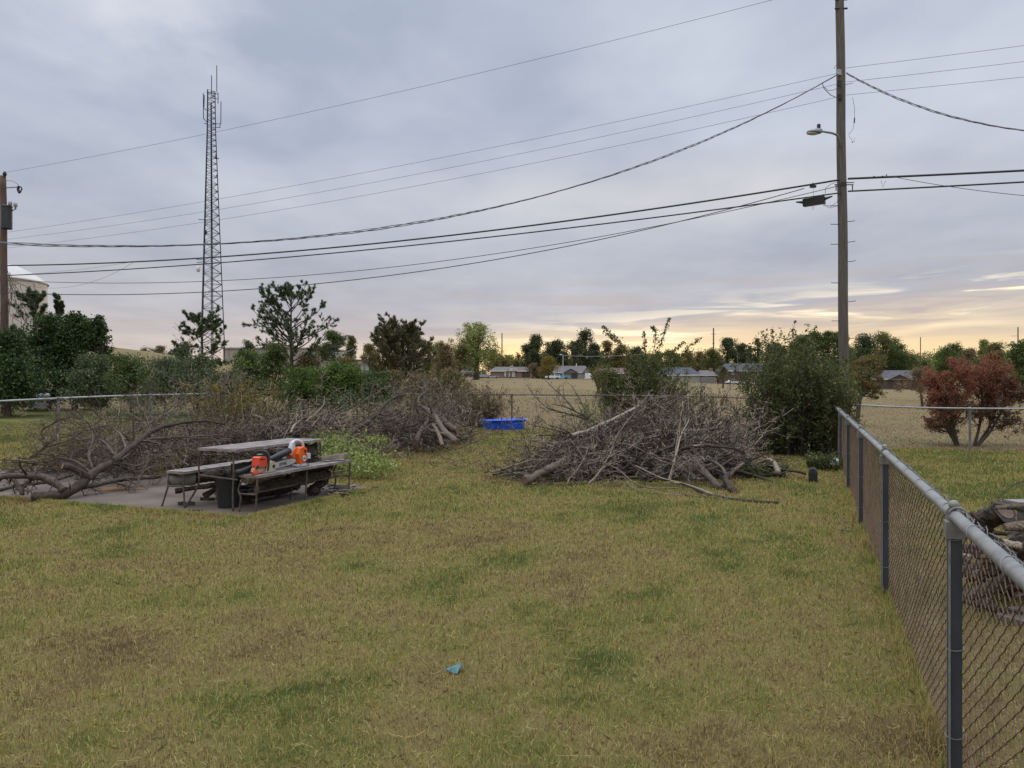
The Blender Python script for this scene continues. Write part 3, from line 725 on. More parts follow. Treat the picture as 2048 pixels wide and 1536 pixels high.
wire('telephone_cable', 'thick black cable carrying the splice box, lower of the straight pair', P(10, 551, 35.2), rpole(388)+[-.12, -.15, 0], (700, 503), .023, M_wire_b)
wire('telephone_wire', 'thin black wire just under the straight cable pair, upper of the two low sagging wires', P(-120, 551, 31), rpole(374)+[-.14, -.16, 0], (700, 543), .011, M_wire_b, cat='wire')
wire('telephone_wire', 'lowest sagging black wire crossing the whole view above the pines', P(-120, 578, 27), P(1608, 377, 24.2), (700, 560.5), .014, M_wire_b, cat='wire')
wire('power_line', 'highest thin wire leaving the tall pole to the right edge', rpole(139)+[.12, -.12, 0], P(2300, 57, 21.1), (2048, 91), .0055, M_wire_g, cat='wire')
wire('power_line', 'second thin wire leaving the tall pole to the right edge', rpole(167)+[.12, -.12, 0], P(2300, 92, 21.1), (2048, 123), .0055, M_wire_g, cat='wire')
wire('power_line', 'third thin wire leaving the tall pole to the right edge, lowest of its three', rpole(193)+[.12, -.12, 0], P(2300, 127, 21.1), (2048, 154), .0055, M_wire_g, cat='wire')
wire('service_drop', 'grey twisted cable sagging from the tall pole to the right edge', rpole(150)+[.12, -.15, 0], P(2300, 268, 16), (1850, 217), .012, M_alu, twist=1.7)
wire('telephone_cable', 'thick black cable leaving the tall pole to the right edge, upper one', rpole(360)+[.12, -.15, 0], P(2300, 327, 21.1), (2048, 341), .034, M_wire_b)
wire('telephone_cable', 'thick black cable leaving the tall pole to the right edge, lower one', rpole(385)+[.12, -.15, 0], P(2300, 349, 21.1), (2048, 364), .026, M_wire_b)
wire('telephone_wire', 'thin black wire falling gently across the paired cables right of the tall pole', P(1794, 355, 22.9), P(2300, 405, 18), (1940, 379), .009, M_wire_b, cat='wire')
wire('telephone_wire', 'faint thin wire drooping from the left pole past the tank roof', P(30, 565, 35.3), P(268, 524, 33.9), (130, 575), .005, M_wire_g, cat='wire')
wire('telephone_wire', 'faint thin wire rising from the left pole to meet the upper black cable', P(20, 550, 35.3), P(268, 523, 33.9), (140, 541), .005, M_wire_g, cat='wire')
# splice box on the lower cable
sb0 = P(1628, 403, 24.2); se = thing('splice_enclosure', 'black ribbed splice box hung on the lower cable left of the tall pole', 'cable box', sb0)
dcb = norm(P(1650, 399, 24.0)-P(1606, 406, 24.4)); Rb = np.stack([dcb, norm(np.cross(ZZ, dcb)), np.cross(dcb, norm(np.cross(ZZ, dcb)))], 1)
mb = MB(); mb.box(sb0, (.33, .10, .115), Rb)
for k in range(5): mb.box(sb0+Rb[:, 2]*(-.085+k*.042)-Rb[:, 1]*0, (.335, .108, .008), Rb)
mb.build('box_body', M_bin, se)
mb = MB()
for s in (-1, 1): mb.tube([sb0+dcb*s*.33+ZZ*.03, sb0+dcb*s*.56+ZZ*.075], [.05, .022], 8, cap=True)
mb.build('cable_boot', M_bin, se)
mb = MB()
for s in (-.28, .27): mb.box(sb0+dcb*s+ZZ*.14, (.012, .02, .05))
mb.tube([P(1624, 412, 24.2), P(1626, 420, 24.2), P(1629, 412, 24.2)], .006, 5); mb.build('hanger', M_steel, se)
sb1 = P(1626, 373, 24.15); se2 = thing('cable_terminal', 'tiny grey terminal block hanging under the upper cable above the splice box', 'cable box', sb1)
mb = MB(); mb.box(sb1, (.09, .05, .035)); mb.box(sb1+[0, 0, .07], (.012, .02, .05)); mb.build('terminal_block', M_steel, se2)
mb = MB(); mb.tube([sb1, P(1627, 392, 24.15)], .005, 5); mb.build('lead_wire', M_wire_g, se2)
mb = MB(); mb.tube([P(1762, 361, 23.0), P(1766, 375, 23.0), P(1771, 361, 23.0)], .006, 5); mb.tube([P(1700, 358, 23.8), P(1740, 354, 23.4), P(1775, 352, 23.0), P(1795, 354, 22.9)], .006, 5)
for q in ((1733, 355), (1748, 353), (1765, 352.5), (1773, 350)): mb.ball(P(q[0], q[1], 23.1), .022)
tag(mb.build('slack_wire_loop', M_wire_b, loc=P(1762, 361, 23)), 'small dangling V loop of slack wire on the upper cable right of the tall pole', 'wire')

# ------------------------------------------------------------------ lattice radio tower
TD = 130.0; TX = X(421, TD); tz0 = gz(TX, TD)
tw = thing('radio_tower', 'tall thin dark steel lattice radio mast behind the trees on the left', 'radio tower', (TX, TD, tz0))
def tz(py): return EYE+(768-py)/F*TD
zs0, zs1 = tz0, tz(182)
def thw(z):  # half width
    py = 768-(z-EYE)*F/TD
    return np.interp(py, [180, 260, 700], [7.5, 8.5, 24])*TD/F
ang0 = .35
def leg(k, z):
    w = thw(z)*1.2; a = ang0+k*2*np.pi/3; cxn = TX-.09*w
    return np.array([cxn+w*math.cos(a), TD+w*math.sin(a), z])
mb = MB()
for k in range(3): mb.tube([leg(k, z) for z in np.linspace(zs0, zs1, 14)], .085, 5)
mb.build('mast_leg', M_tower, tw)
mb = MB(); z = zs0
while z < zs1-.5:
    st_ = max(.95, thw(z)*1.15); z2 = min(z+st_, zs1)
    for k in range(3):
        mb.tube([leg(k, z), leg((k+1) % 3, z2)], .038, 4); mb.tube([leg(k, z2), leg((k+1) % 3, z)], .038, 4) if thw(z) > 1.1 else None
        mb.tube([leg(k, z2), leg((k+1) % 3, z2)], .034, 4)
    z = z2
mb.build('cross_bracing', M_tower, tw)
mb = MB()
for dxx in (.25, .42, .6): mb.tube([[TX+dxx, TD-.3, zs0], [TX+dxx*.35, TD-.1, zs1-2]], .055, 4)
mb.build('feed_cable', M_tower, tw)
def tp(px, py): return P(px, py, TD)
for q in (((423, 190), (423, 151)), ((433.5, 184), (433.5, 131)), ((407, 238), (406.5, 186)), ((408, 215), (408.5, 190)), ((441.5, 248), (442, 203)), ((436, 207), (436, 185)), ((432, 318), (431, 308))):
    mb = MB(); mb.tube([tp(*q[0]), tp(*q[1])], .07, 5, cap=True); mb.build('whip_antenna', M_tower, tw)
mb = MB()
for a, b in (((421, 186), (436, 188)), ((421, 196), (436, 198)), ((436, 188), (436, 198)), ((408, 217), (416, 222)), ((407, 237), (416, 246)), ((408, 246), (416, 249)), ((425, 247), (442, 248)), ((425, 254), (440, 255)), ((440, 248), (440, 256)), ((413, 184), (424, 184)), ((428, 317), (438, 317)), ((397, 439), (420, 440)), ((393, 519), (405, 519)), ((394, 525), (405, 524)), ((421, 196), (431, 186))):
    mb.tube([tp(*a), tp(*b)], .06, 4)
mb.build('antenna_bracket', M_tower, tw)
mb = MB(); mb.ball(tp(396.5, 538), .55, (.6, .8, 1), 14, 10); mb.build('dish', M_white, tw, smooth=True)
mb = MB(); mb.ball(tp(434, 351), .17); mb.ball(tp(411, 465), .45, (.6, .4, 1), 10, 6); mb.ball(tp(434, 317), .2, (2, 1, .4), 10, 6); mb.build('small_dish', M_tower, tw)

# ------------------------------------------------------------------ water tank, far buildings
tkx, tkD, tkR = X(-44, 90), 90.0, 7.1
tk = thing('storage_tank', 'large cream cylindrical water tank with a pale domed roof at the left edge', 'tank', (tkx, tkD, gz(tkx, tkD)))
zr = EYE+(768-562)/F*tkD
mb = MB(); mb.lathe([(tkR, gz(tkx, tkD)-1), (tkR, zr)], (tkx, tkD, 0), 72)
tkw = mb.build('tank_wall', M_cream, tk, smooth=True)
mb = MB(); mb.lathe([(tkR+.18, zr-.10), (tkR+.18, zr+.02), (tkR, zr+.15), (tkR*.85, zr+1.0), (tkR*.6, zr+1.9), (tkR*.3, zr+2.4), (0, zr+2.55)], (tkx, tkD, 0), 72)
mb.build('tank_roof', m_noise('tank_roof_cream', (.46, .43, .39), (.56, .53, .48), .3, .6, bs=.05), tk, smooth=True)
mb = MB(); mb.tube([[tkx+tkR+.2, tkD-.5, 0], [tkx+tkR+.2, tkD-.5, zr-.5], [tkx+tkR-.3, tkD-.5, zr-.3]], .09, 6); mb.build('overflow_pipe', M_cream, tk)

def poly_house(name, label, px0, px1, D, ye, yr, wallmat, roofmat, gable=None, windows=(), doors=(), garage=(), chimney=None, depth=10, hip=.12, group='low houses beyond the field', gw=None, basey=None):
    x0 = X(px0, D); x1 = X(px1, D); zb = gz((x0+x1)/2, D)-.25 if basey is None else EYE+(768-basey)/F*D
    ze = EYE+(768-ye)/F*D; zr_ = EYE+(768-yr)/F*D
    t = thing(name, label, 'house', ((x0+x1)/2, D, zb), group)
    mb = MB(); mb.box([(x0+x1)/2, D+depth/2, (zb-1+ze)/2], ((x1-x0)/2-.4, depth/2-.4, (ze-zb+1)/2)); mb.build('wall', wallmat, t)
    mb = MB(); h = (x1-x0)*hip; o = .002
    V = [[x0, D, ze], [x1, D, ze], [x1, D+depth, ze], [x0, D+depth, ze], [x0+h, D+depth/2, zr_], [x1-h, D+depth/2, zr_], [x0, D, ze-.22], [x1, D, ze-.22], [x1, D+depth, ze-.22], [x0, D+depth, ze-.22]]
    mb.add(V, [[0, 1, 5, 4], [1, 2, 5], [2, 3, 4, 5], [3, 0, 4], [6, 7, 1, 0], [7, 8, 2, 1], [9, 6, 0, 3], [6, 9, 8, 7]]); mb.build('roof', roofmat, t)
    mb = MB(); mb.box([(x0+x1)/2, D-.03, ze-.13], ((x1-x0)/2+.02, .03, .15)); mb.build('fascia', M_white, t)
    if gable:
        for (g0, g1, gy, gm) in gable:
            a = X(g0, D); b = X(g1, D); zg = EYE+(768-gy)/F*D
            mb = MB(); mb.prism([(a+.4, ze-.05), (b-.4, ze-.05), ((a+b)/2, zg-.3)], [0, D-.45, 0], [1, 0, 0], [0, 0, 1], .5); mb.build('gable_wall', gm, t)
            mb = MB()
            for (s, e) in ((a, (a+b)/2), (b, (a+b)/2)):
                mb.add([[s, D-.9, ze-.12], [e, D-.9, zg], [e, D+depth*.45, zg], [s, D+depth*.1, ze-.12], [s, D-.9, ze-.32], [e, D-.9, zg-.2], [e, D+depth*.45, zg-.2], [s, D+depth*.1, ze-.32]], [[0, 1, 2, 3], [4, 7, 6, 5], [0, 4, 5, 1], [3, 2, 6, 7]])
            mb.build('gable_roof', roofmat, t)
            mb = MB()
            for (s, e) in ((a, (a+b)/2), (b, (a+b)/2)): mb.tube([[s, D-.93, ze-.2], [e, D-.93, zg-.08]], .1, 4, cap=True)
            mb.build('gable_trim', gw or M_white, t)
    def rect(nm, w, m, fr=None):
        a, b, y0, y1 = w; xa = X(a, D); xb = X(b, D); z1 = EYE+(768-y0)/F*D; z0 = EYE+(768-y1)/F*D
        mb = MB(); mb.box([(xa+xb)/2, D+.36, (z0+z1)/2], ((xb-xa)/2, .06, (z1-z0)/2)); o_ = mb.build(nm, m, t)
        if fr:
            mb = MB()
            for q in ((xa, z0, xa, z1), (xb, z0, xb, z1), (xa, z0, xb, z0), (xa, z1, xb, z1), ((xa+xb)/2, z0, (xa+xb)/2, z1)): mb.tube([[q[0], D+.28, q[1]], [q[2], D+.28, q[3]]], .06, 4, cap=True)
            mb.build('frame', fr, o_)
    for w in windows: rect('window', w, M_glass, M_white)
    for w in doors: rect('door', w, M_bark_d)
    for w in garage: rect('garage_shade_panel', w, M_glass)  # dark panel paints in the shade inside the open garage
    if chimney:
        cx_, cy0, cy1, m = chimney; xc = X(cx_, D); mb = MB(); cw_ = .5 if m is W_tan else .16
        mb.box([xc, D+depth*.45, (ze+EYE+(768-cy0)/F*D)/2], (cw_, cw_, (EYE+(768-cy0)/F*D-ze)/2+.3)); mb.build('chimney', m, t)
    return t
R_grey = m_noise('shingle_grey', (.075, .075, .080), (.115, .113, .118), 1.5, .9, bs=.2)
R_brown = m_noise('shingle_taupe', (.105, .090, .082), (.150, .130, .120), 1.5, .9, bs=.2)
R_dark = m_noise('shingle_dark', (.045, .048, .058), (.075, .080, .092), 1.5, .9, bs=.2)
R_red = m_noise('shingle_red', (.11, .065, .050), (.16, .10, .08), 1.5, .9, bs=.2)
W_tan = m_noise('brick_tan', (.17, .12, .09), (.23, .17, .13), 3, .9, bs=.2)
W_white = m_noise('siding_white', (.32, .33, .32), (.42, .43, .42), 2, .8, bs=.1)
W_cream = m_noise('siding_cream', (.27, .255, .215), (.35, .33, .28), 2, .8, bs=.1)
W_blue = m_noise('siding_slate', (.10, .115, .14), (.14, .155, .18), 2, .8, bs=.1)
W_brown = m_noise('brick_brown', (.075, .052, .045), (.12, .088, .075), 3, .9, bs=.2)
W_beige = m_noise('metal_beige', (.29, .26, .215), (.35, .32, .27), .4, .7, bs=.05)
HD = 262
poly_house('house', 'low brick ranch house with a small white gable above two shuttered windows', 978, 1066, HD, 741.5, 733, W_tan, R_brown, gable=[(1011, 1035, 731.5, M_white)], windows=[(1012.5, 1017, 743.5, 750), (1020, 1024, 743.5, 750)], doors=[(1044, 1060, 744, 754)], hip=.14)
for q in ((1008.6, 1012), (1017.3, 1019.7), (1024.3, 1030)):
    xa, xb = X(q[0], HD), X(q[1], HD); mb = MB(); mb.box([(xa+xb)/2, HD+.3, EYE+(768-748)/F*HD], ((xb-xa)/2, .05, 1.0)); mb.build('shutter', M_white, bpy.data.objects['house'])
poly_house('house', 'small white sided cottage behind the cottonwood trunk, farthest left of the field houses', 922, 952, HD+20, 743, 730, W_white, R_grey, windows=[(930, 934, 746, 751)], hip=.2)
poly_house('house', 'grey roofed house with an open dark garage behind the blue truck', 1106, 1180, HD, 744, 731, W_cream, R_brown, gable=[(1127, 1156, 737, W_blue), (1165, 1182, 735, W_white)], garage=[(1143, 1155, 745, 756.5)], windows=[(1159, 1162, 746, 750)], gw=R_grey, chimney=(1155, 728, 0, M_white), hip=.08)
poly_house('house', 'house with a reddish brown roof half hidden by the green thicket', 1188, 1262, HD, 746, 735, W_tan, R_red, windows=[(1196, 1204, 748, 752), (1225, 1232, 748, 753)])
poly_house('house', 'dark roofed white walled house seen through the tall thin thicket', 1322, 1404, 235, 749.5, 734, W_cream, R_dark, windows=[(1340, 1348, 752, 757), (1372, 1380, 752, 757)], hip=.18)
poly_house('house', 'brick house with a square red chimney and board fence left of the dark roofed one', 1402, 1436, 240, 750, 740, W_brown, R_brown, chimney=(1429, 737, 0, W_tan), windows=[(1410, 1416, 753, 757)])
poly_house('house', 'dark roofed house with pale upper windows behind the leafless forked tree', 1448, 1560, 232, 741, 726, W_brown, R_dark, windows=[(1464, 1469, 743.5, 749), (1491, 1500, 744, 747), (1516, 1524, 744, 750)], hip=.10)
poly_house('house', 'long low house with grey roof and dark arched brown gable beside the red tree', 1742, 1876, 215, 757.5, 740, W_brown, R_grey, gable=[(1776, 1816, 749, W_brown)], windows=[(1850, 1862, 762, 768)], doors=[(1791, 1802, 763, 775), (1805, 1811, 762, 770)], gw=M_bark_d, chimney=(1874, 748, 0, M_white), hip=.07)
bf = MB(); xa, xb = X(1402, 234), X(1432, 234); zb = gz(xa, 234)
for i in range(30): bf.box([xa+(xb-xa)*(i+.5)/30, 234, zb+.95], ((xb-xa)/62, .05, 1.0+.03*(i % 2)))
tag(bf.build('board_fence', m_noise('fence_boards', (.16, .145, .135), (.22, .20, .19), 2, .9), loc=(xa, 234, zb)), 'grey board privacy fence in front of the house with the red chimney', 'fence')
# beige industrial building and white one with green stripe
bx0, bx1, bD = X(446, 175), X(656, 175), 175
t = thing('industrial_building', 'long flat beige building behind the big pine left of centre', 'building', ((bx0+bx1)/2, bD, gz(0, bD)))
ztl, ztr = EYE+(768-697)/F*bD, EYE+(768-697)/F*bD
mb = MB(); mb.box([(bx0+bx1)/2, bD+12, (ztl)/2], ((bx1-bx0)/2, 12, ztl/2)); mb.build('wall', W_beige, t)
mb = MB(); mb.box([(bx0+bx1)/2, bD+12, ztl+.12], ((bx1-bx0)/2+.3, 12.3, .12)); mb.build('roof', M_path, t)
mb = MB()
for i in range(9): mb.box([bx0+(bx1-bx0)*(i+.5)/9, bD-.06, ztl/2], (.05, .05, ztl/2-.01))
mb.build('wall_rib', W_beige, t)
bx0, bx1, bD = X(676, 150), X(727, 150), 150; zt = EYE+(768-721)/F*bD
t = thing('pump_house', 'white walled flat building with a dark green centre stripe behind the bright bushes', 'building', ((bx0+bx1)/2, bD, gz(0, bD)))
mb = MB(); mb.box([(bx0+bx1)/2, bD+4, zt/2], ((bx1-bx0)/2, 4, zt/2)); mb.build('wall', W_white, t)
mb = MB(); mb.box([X(704, bD), bD-.08, zt/2], (.48, .07, zt/2-.02)); mb.build('green_panel', m_noise('green_paint', (.006, .07, .045), (.012, .10, .065), 2, .5), t)
mb = MB(); mb.box([(bx0+bx1)/2, bD+4, zt+.1], ((bx1-bx0)/2+.2, 4.2, .1)); mb.build('roof', MATS['green_paint'], t)

# ------------------------------------------------------------------ far poles
def far_pole(px, yt, D, label, arms=(), r=.13, lamp=None, mat=None):
    x = X(px, D); z0 = gz(x, D)-.3; z1 = EYE+(768-yt)/F*D
    t = thing('distant_pole', label, 'utility pole', (x, D, z0), 'poles far across the field')
    mb = MB(); mb.tube([[x, D, z0], [x, D, z1]], [r, r*.7], 8, cap=True); mb.build('pole_shaft', mat or M_pole_g, t)
    for (ya, wpx, ox) in arms:
        z = EYE+(768-ya)/F*D; mb = MB(); w = wpx/2/F*D; mb.box([x+ox/F*D, D-.12, z], (w, .06, .07)); mb.build('crossarm', mat or M_pole_g, t)
    if lamp:
        mb = MB(); z = EYE+(768-lamp)/F*D; mb.ball([x-.75, D, z+.1], .5, (1, .5, .45), 10, 6); mb.tube([[x, D, z], [x-.7, D, z+.15]], .06, 5); mb.build('lamp_head', M_porc, t)
far_pole(1427, 656, 300, 'tall far pole with two short crossarms left of the dark evergreens', ((668, 10, 0), (687, 5, 0)), .35)
far_pole(1841, 674, 330, 'thin far mast above the long low grey roofed house', (), .26)
far_pole(2036, 654, 320, 'far pole with one long side arm over the willows at the right edge', ((672, 12, -8),), .32)
far_pole(1004, 666, 300, 'dark far pole standing against the cottonwood crown', (), .28, mat=M_bark_d)
far_pole(1036, 705, 300, 'short far pole with a small crossarm in the brightest patch of sky', ((709, 7, 0),), .25, mat=M_bark_d)
far_pole(1126, 710, 250, 'pale light pole with a lamp standing behind the blue truck', (), .20, lamp=710, mat=M_porc)
far_pole(708, 696, 160, 'pale power pole with two crossarms above the green striped building', ((697, 10, 0), (704, 9, 0)), .16, mat=M_porc)
far_pole(1475, 705, 260, 'pale pole with transformers against the dark evergreens', ((709, 6, 0),), .16, mat=M_pole_g)
def far_wire(label, pts, r=.02):
    mb = MB(); pts = [P(*q) for q in pts]; n = 20; a, b = pts[0], pts[-1]
    t_ = np.linspace(0, 1, n); L_ = a+(b-a)*t_[:, None]; L_[:, 2] -= 4*.5*t_*(1-t_); mb.tube(L_, r, 4)
    tag(mb.build('distant_wire', M_porc, loc=a), label, 'wire', 'wires far across the field')
far_wire('pale far wire in front of the evergreens right of the light pole', [(1127, 711, 250), (1290, 708, 250)], .045)
far_wire('pale far wire strung low across the trees right of the tall pole', [(1700, 708, 250), (1850, 711, 250)], .04)
far_wire('pale far wire running left from the pole above the green striped building', [(666, 704, 158), (708, 697, 158)], .04)

# ------------------------------------------------------------------ vehicles
def vehicle(kind, label, px, D, heading, paint, L=5.2, group='vehicles parked by the far houses', name=None):
    x = X(px, D); z = gz(x, D)+.02; ca, sa = math.cos(heading), math.sin(heading)
    ax = np.array([ca, sa, 0]); ay = np.array([-sa, ca, 0]); s = L/5.2
    t = thing(name or {'pickup': 'pickup_truck', 'suv': 'parked_suv', 'car': 'parked_car'}[kind], label, {'pickup': 'pickup truck', 'suv': 'suv', 'car': 'car'}[kind], (x, D, z), group)
    o = np.array([x, D, z])
    if kind == 'pickup':
        body = [(-2.6, .55), (-2.6, 1.15), (-.7, 1.18), (-.7, 1.2), (.95, 1.22), (2.45, 1.1), (2.6, .95), (2.6, .5), (1.9, .42), (-2.0, .42)]; cab = [(-.72, 1.18), (-.62, 1.85), (.35, 1.87), (1.0, 1.2)]
    elif kind == 'suv':
        body = [(-2.4, .5), (-2.45, 1.1), (1.1, 1.12), (2.2, 1.0), (2.4, .8), (2.4, .45), (-2.0, .4)]; cab = [(-2.4, 1.1), (-2.1, 1.75), (.2, 1.78), (1.1, 1.12)]
    else:
        body = [(-2.3, .45), (-2.35, .95), (1.1, .95), (2.1, .82), (2.3, .65), (2.3, .4), (-2.0, .35)]; cab = [(-1.7, .94), (-1.0, 1.42), (.2, 1.44), (1.05, .94)]
    mb = MB(); mb.prism(np.array(body)*s, o, ax, ZZ, 1.9*s); b = mb.build('body', paint, t)
    mb = MB(); mb.prism(np.array(cab)*s, o, ax, ZZ, 1.66*s); mb.build('cab', paint, t)
    c = np.array(cab); cc = c.mean(0); g = (c-cc)*np.array([.86, .72])+cc
    mb = MB(); mb.prism(g*s, o, ax, ZZ, 1.70*s); mb.build('window', M_glass, t)
    for wx in (-1.65, 1.6):
        for sy in (-1, 1):
            cw = o+ax*wx*s+ay*sy*.86*s+ZZ*.38*s
            mb = MB(); mb.tube([cw-ay*.12, cw+ay*.12], .38*s, 14, cap=True); w_ = mb.build('wheel', M_bin, t)
            mb = MB(); mb.tube([cw-ay*.13, cw+ay*.13], .19*s, 10, cap=True); mb.build('rim', M_galv_d, w_)
    mb = MB(); [mb.box(o+ax*2.6*s*(1 if kind == 'pickup' else .92)+ay*q*s+ZZ*.8*s, (.05, .16, .08)) for q in (-.7, .7)]; mb.build('headlight', M_porc, t)
    return t
V_white = m_noise('car_white', (.62, .63, .64), (.70, .71, .72), 1, .3, bs=0); V_silver = m_noise('car_silver', (.30, .31, .33), (.36, .37, .39), 1, .3, .3, bs=0)
V_red = m_noise('car_dark_red', (.055, .018, .018), (.08, .028, .026), 1, .3, bs=0); V_blue = m_noise('car_sky_blue', (.075, .30, .42), (.10, .36, .48), 1, .4, bs=0); V_dark = m_noise('car_dark', (.02, .02, .024), (.03, .03, .035), 1, .3, bs=0)
vehicle('suv', 'dark red suv parked left of the cottonwood trunk', 940, 252, .1, V_red, 4.8)
vehicle('pickup', 'silver pickup truck just right of the cottonwood trunk', 967, 252, .15, V_silver, 5.4)
vehicle('car', 'small silver car at the end of the row before the low brick house', 985, 250, .1, V_silver, 4.4)
vehicle('suv', 'nearly black suv between the cottonwood trunk and the silver pickup', 958, 256, .0, V_dark, 4.6)
vehicle('pickup', 'white pickup truck parked in front of the sky blue truck', 1106, 250, 2.95, V_white, 5.0)
vehicle('pickup', 'sky blue old pickup truck in front of the open garage', 1123, 255, .1, V_blue, 5.2)
vehicle('car', 'white car parked before the dark roofed house by the leafless forked tree', 1467, 225, .15, V_white, 5.0)
vehicle('car', 'white car half hidden behind the leafless forked tree trunk', 1500, 226, .1, V_white, 5.0)
vehicle('suv', 'white vehicle seen through the red tree branches', 1975, 190, .2, V_white, 4.8)
vehicle('car', 'small white car right of the long grey roofed house', 1873, 205, 0.1, V_white, 4.4)
# boat / white propane tank beside garage house
mb = MB(); c = P(1176, 754, 248); mb.lathe([(0, -.9), (.8, -.9), (1.05, -.6), (1.05, .9), (1.0, 1.2), (0, 1.3)], c, 16); tag(mb.build('white_tub', V_white, loc=c), 'small white round tank on the grass right of the open garage', 'tank')

# ------------------------------------------------------------------ trees
def crown_tree(name, label, cat, px, yt, hw, D, leafm, yb_crown=None, prof='round', leaf=None, nleaf=2500, dens=1.0, barkm=None, group=None, trunk_r=None, lobes=10, zb=None, seedz=0, clump=.16, trunk_px=None):
    x = X(px, D); tx = X(trunk_px, D) if trunk_px else x
    z0 = (gz(tx, D) if zb is None else zb); z1 = EYE+(768-yt)/F*D; H = z1-z0
    w = hw/F*D
    cb = EYE+(768-yb_crown)/F*D if yb_crown else z0+H*.06
    leaf = leaf or D/750*1.0
    t = thing(name, label, cat, (tx, D, z0-.05), group)
    ch = z1-cb
    def env(h):
        if prof == 'round': return np.sqrt(np.clip(1-(2*h-1)**2*.92, .02, 1))
        if prof == 'cone': return np.clip(1.02-h, .06, 1)**.75*np.clip(.45+h*4, 0, 1)
        if prof == 'poplar': return np.clip(np.sin(np.pi*(h*.93+.05)), .08, 1)**.5
        if prof == 'dome': return np.sqrt(np.clip(1-h**2.2, .03, 1))*np.clip(.7+h*1.2, 0, 1)
    # lobes
    nl = int(lobes*max(1, min(2.6, ch/(2*w)))); hh = np.linspace(.04, .93, nl)+rng.normal(size=nl)*.03; hh = np.clip(hh, .03, .94); aa = rng.uniform(0, 2*np.pi, nl); e = env(hh)
    rad = e*w*rng.uniform(.25, .72, nl)
    LC = np.stack([x+np.cos(aa)*rad, D+np.sin(aa)*rad, cb+hh*ch], -1)
    LR = np.maximum(w*rng.uniform(.34, .56, nl)*(.35+.65*e), w*.12)
    area = np.pi*w*ch*.5; nleaf = int(min(26000, max(nleaf, dens*3.0*area/(leaf*leaf*.35))))
    LR[0] = w*.20; LC[0] = [x+rng.normal()*w*.12, D, z1-LR[0]*.95]; LR[1] = w*.34; LC[1] = [x+rng.normal()*w*.15, D, z1-w*.5]; LR[2] = w*.42; LC[2] = [x+rng.normal()*w*.2, D, z1-w*.95]
    nc = max(40, int(11*dens*nl))
    li = rng.integers(0, nl, nc); dvec = norm(rng.normal(size=(nc, 3)))*np.array([1, 1, .85])
    CC = LC[li]+dvec*LR[li][:, None]*rng.uniform(.55, 1.05, nc)[:, None]
    CC[:, 2] = np.clip(CC[:, 2], cb, z1)
    ci = rng.integers(0, nc, nleaf); ct = rng.random(nc)
    Pn = CC[ci]+np.clip(rng.normal(size=(nleaf, 3)), -1.7, 1.7)*(w*clump)*np.array([1, 1, .8])*rng.uniform(.5, 1.1, nc)[ci][:, None]
    Pn[:, 2] = np.maximum(Pn[:, 2], z0+.02)
    mb = MB(); leaves(mb, Pn, leaf, .7, .4, tint=.5*ct[ci]+.5*rng.random(nleaf)); mb.build('crown', leafm, t)
    # trunk and limbs
    r0 = trunk_r or max(.03*H, .04)
    tm = np.array([tx+(x-tx)*.3, D, z0+(cb-z0)*.9+ch*.12]); tp_ = np.array([x, D, z1-ch*.2])
    mb = MB(); base = np.array([tx, D, z0-.1])
    pts = np.array([base, base*.5+tm*.5+[rng.normal()*w*.02, 0, 0], tm, tm*.5+tp_*.5+[rng.normal()*w*.05, 0, 0], tp_])
    mb.tube(pts, [r0*1.25, r0, r0*.85, r0*.5, r0*.15], 9)
    Q = []
    for i in range(nl):
        s = tm+(tp_-tm)*min(max((LC[i][2]-tm[2])/(tp_[2]-tm[2]+.01)*.55, 0), .8)
        m_ = s*.5+LC[i]*.5+np.array([0, 0, -.06*ch]); Q.append(np.array([s, m_, LC[i]]))
    mb.tubes(np.array(Q), np.tile(np.array([r0*.45, r0*.3, r0*.15]), (nl, 1)), 6)
    idx_ = rng.integers(0, nc, min(nc, 60)); Q2 = np.stack([LC[li[idx_]], (LC[li[idx_]]+CC[idx_])/2+rng.normal(size=(len(idx_), 3))*w*.02, CC[idx_]], 1)
    mb.tubes(Q2, np.tile(np.array([r0*.15, r0*.1, r0*.05]), (len(idx_), 1)), 4)
    mb.build('trunk', barkm or M_bark_d, t)
    return t
GF = 'trees along the far side of the field'
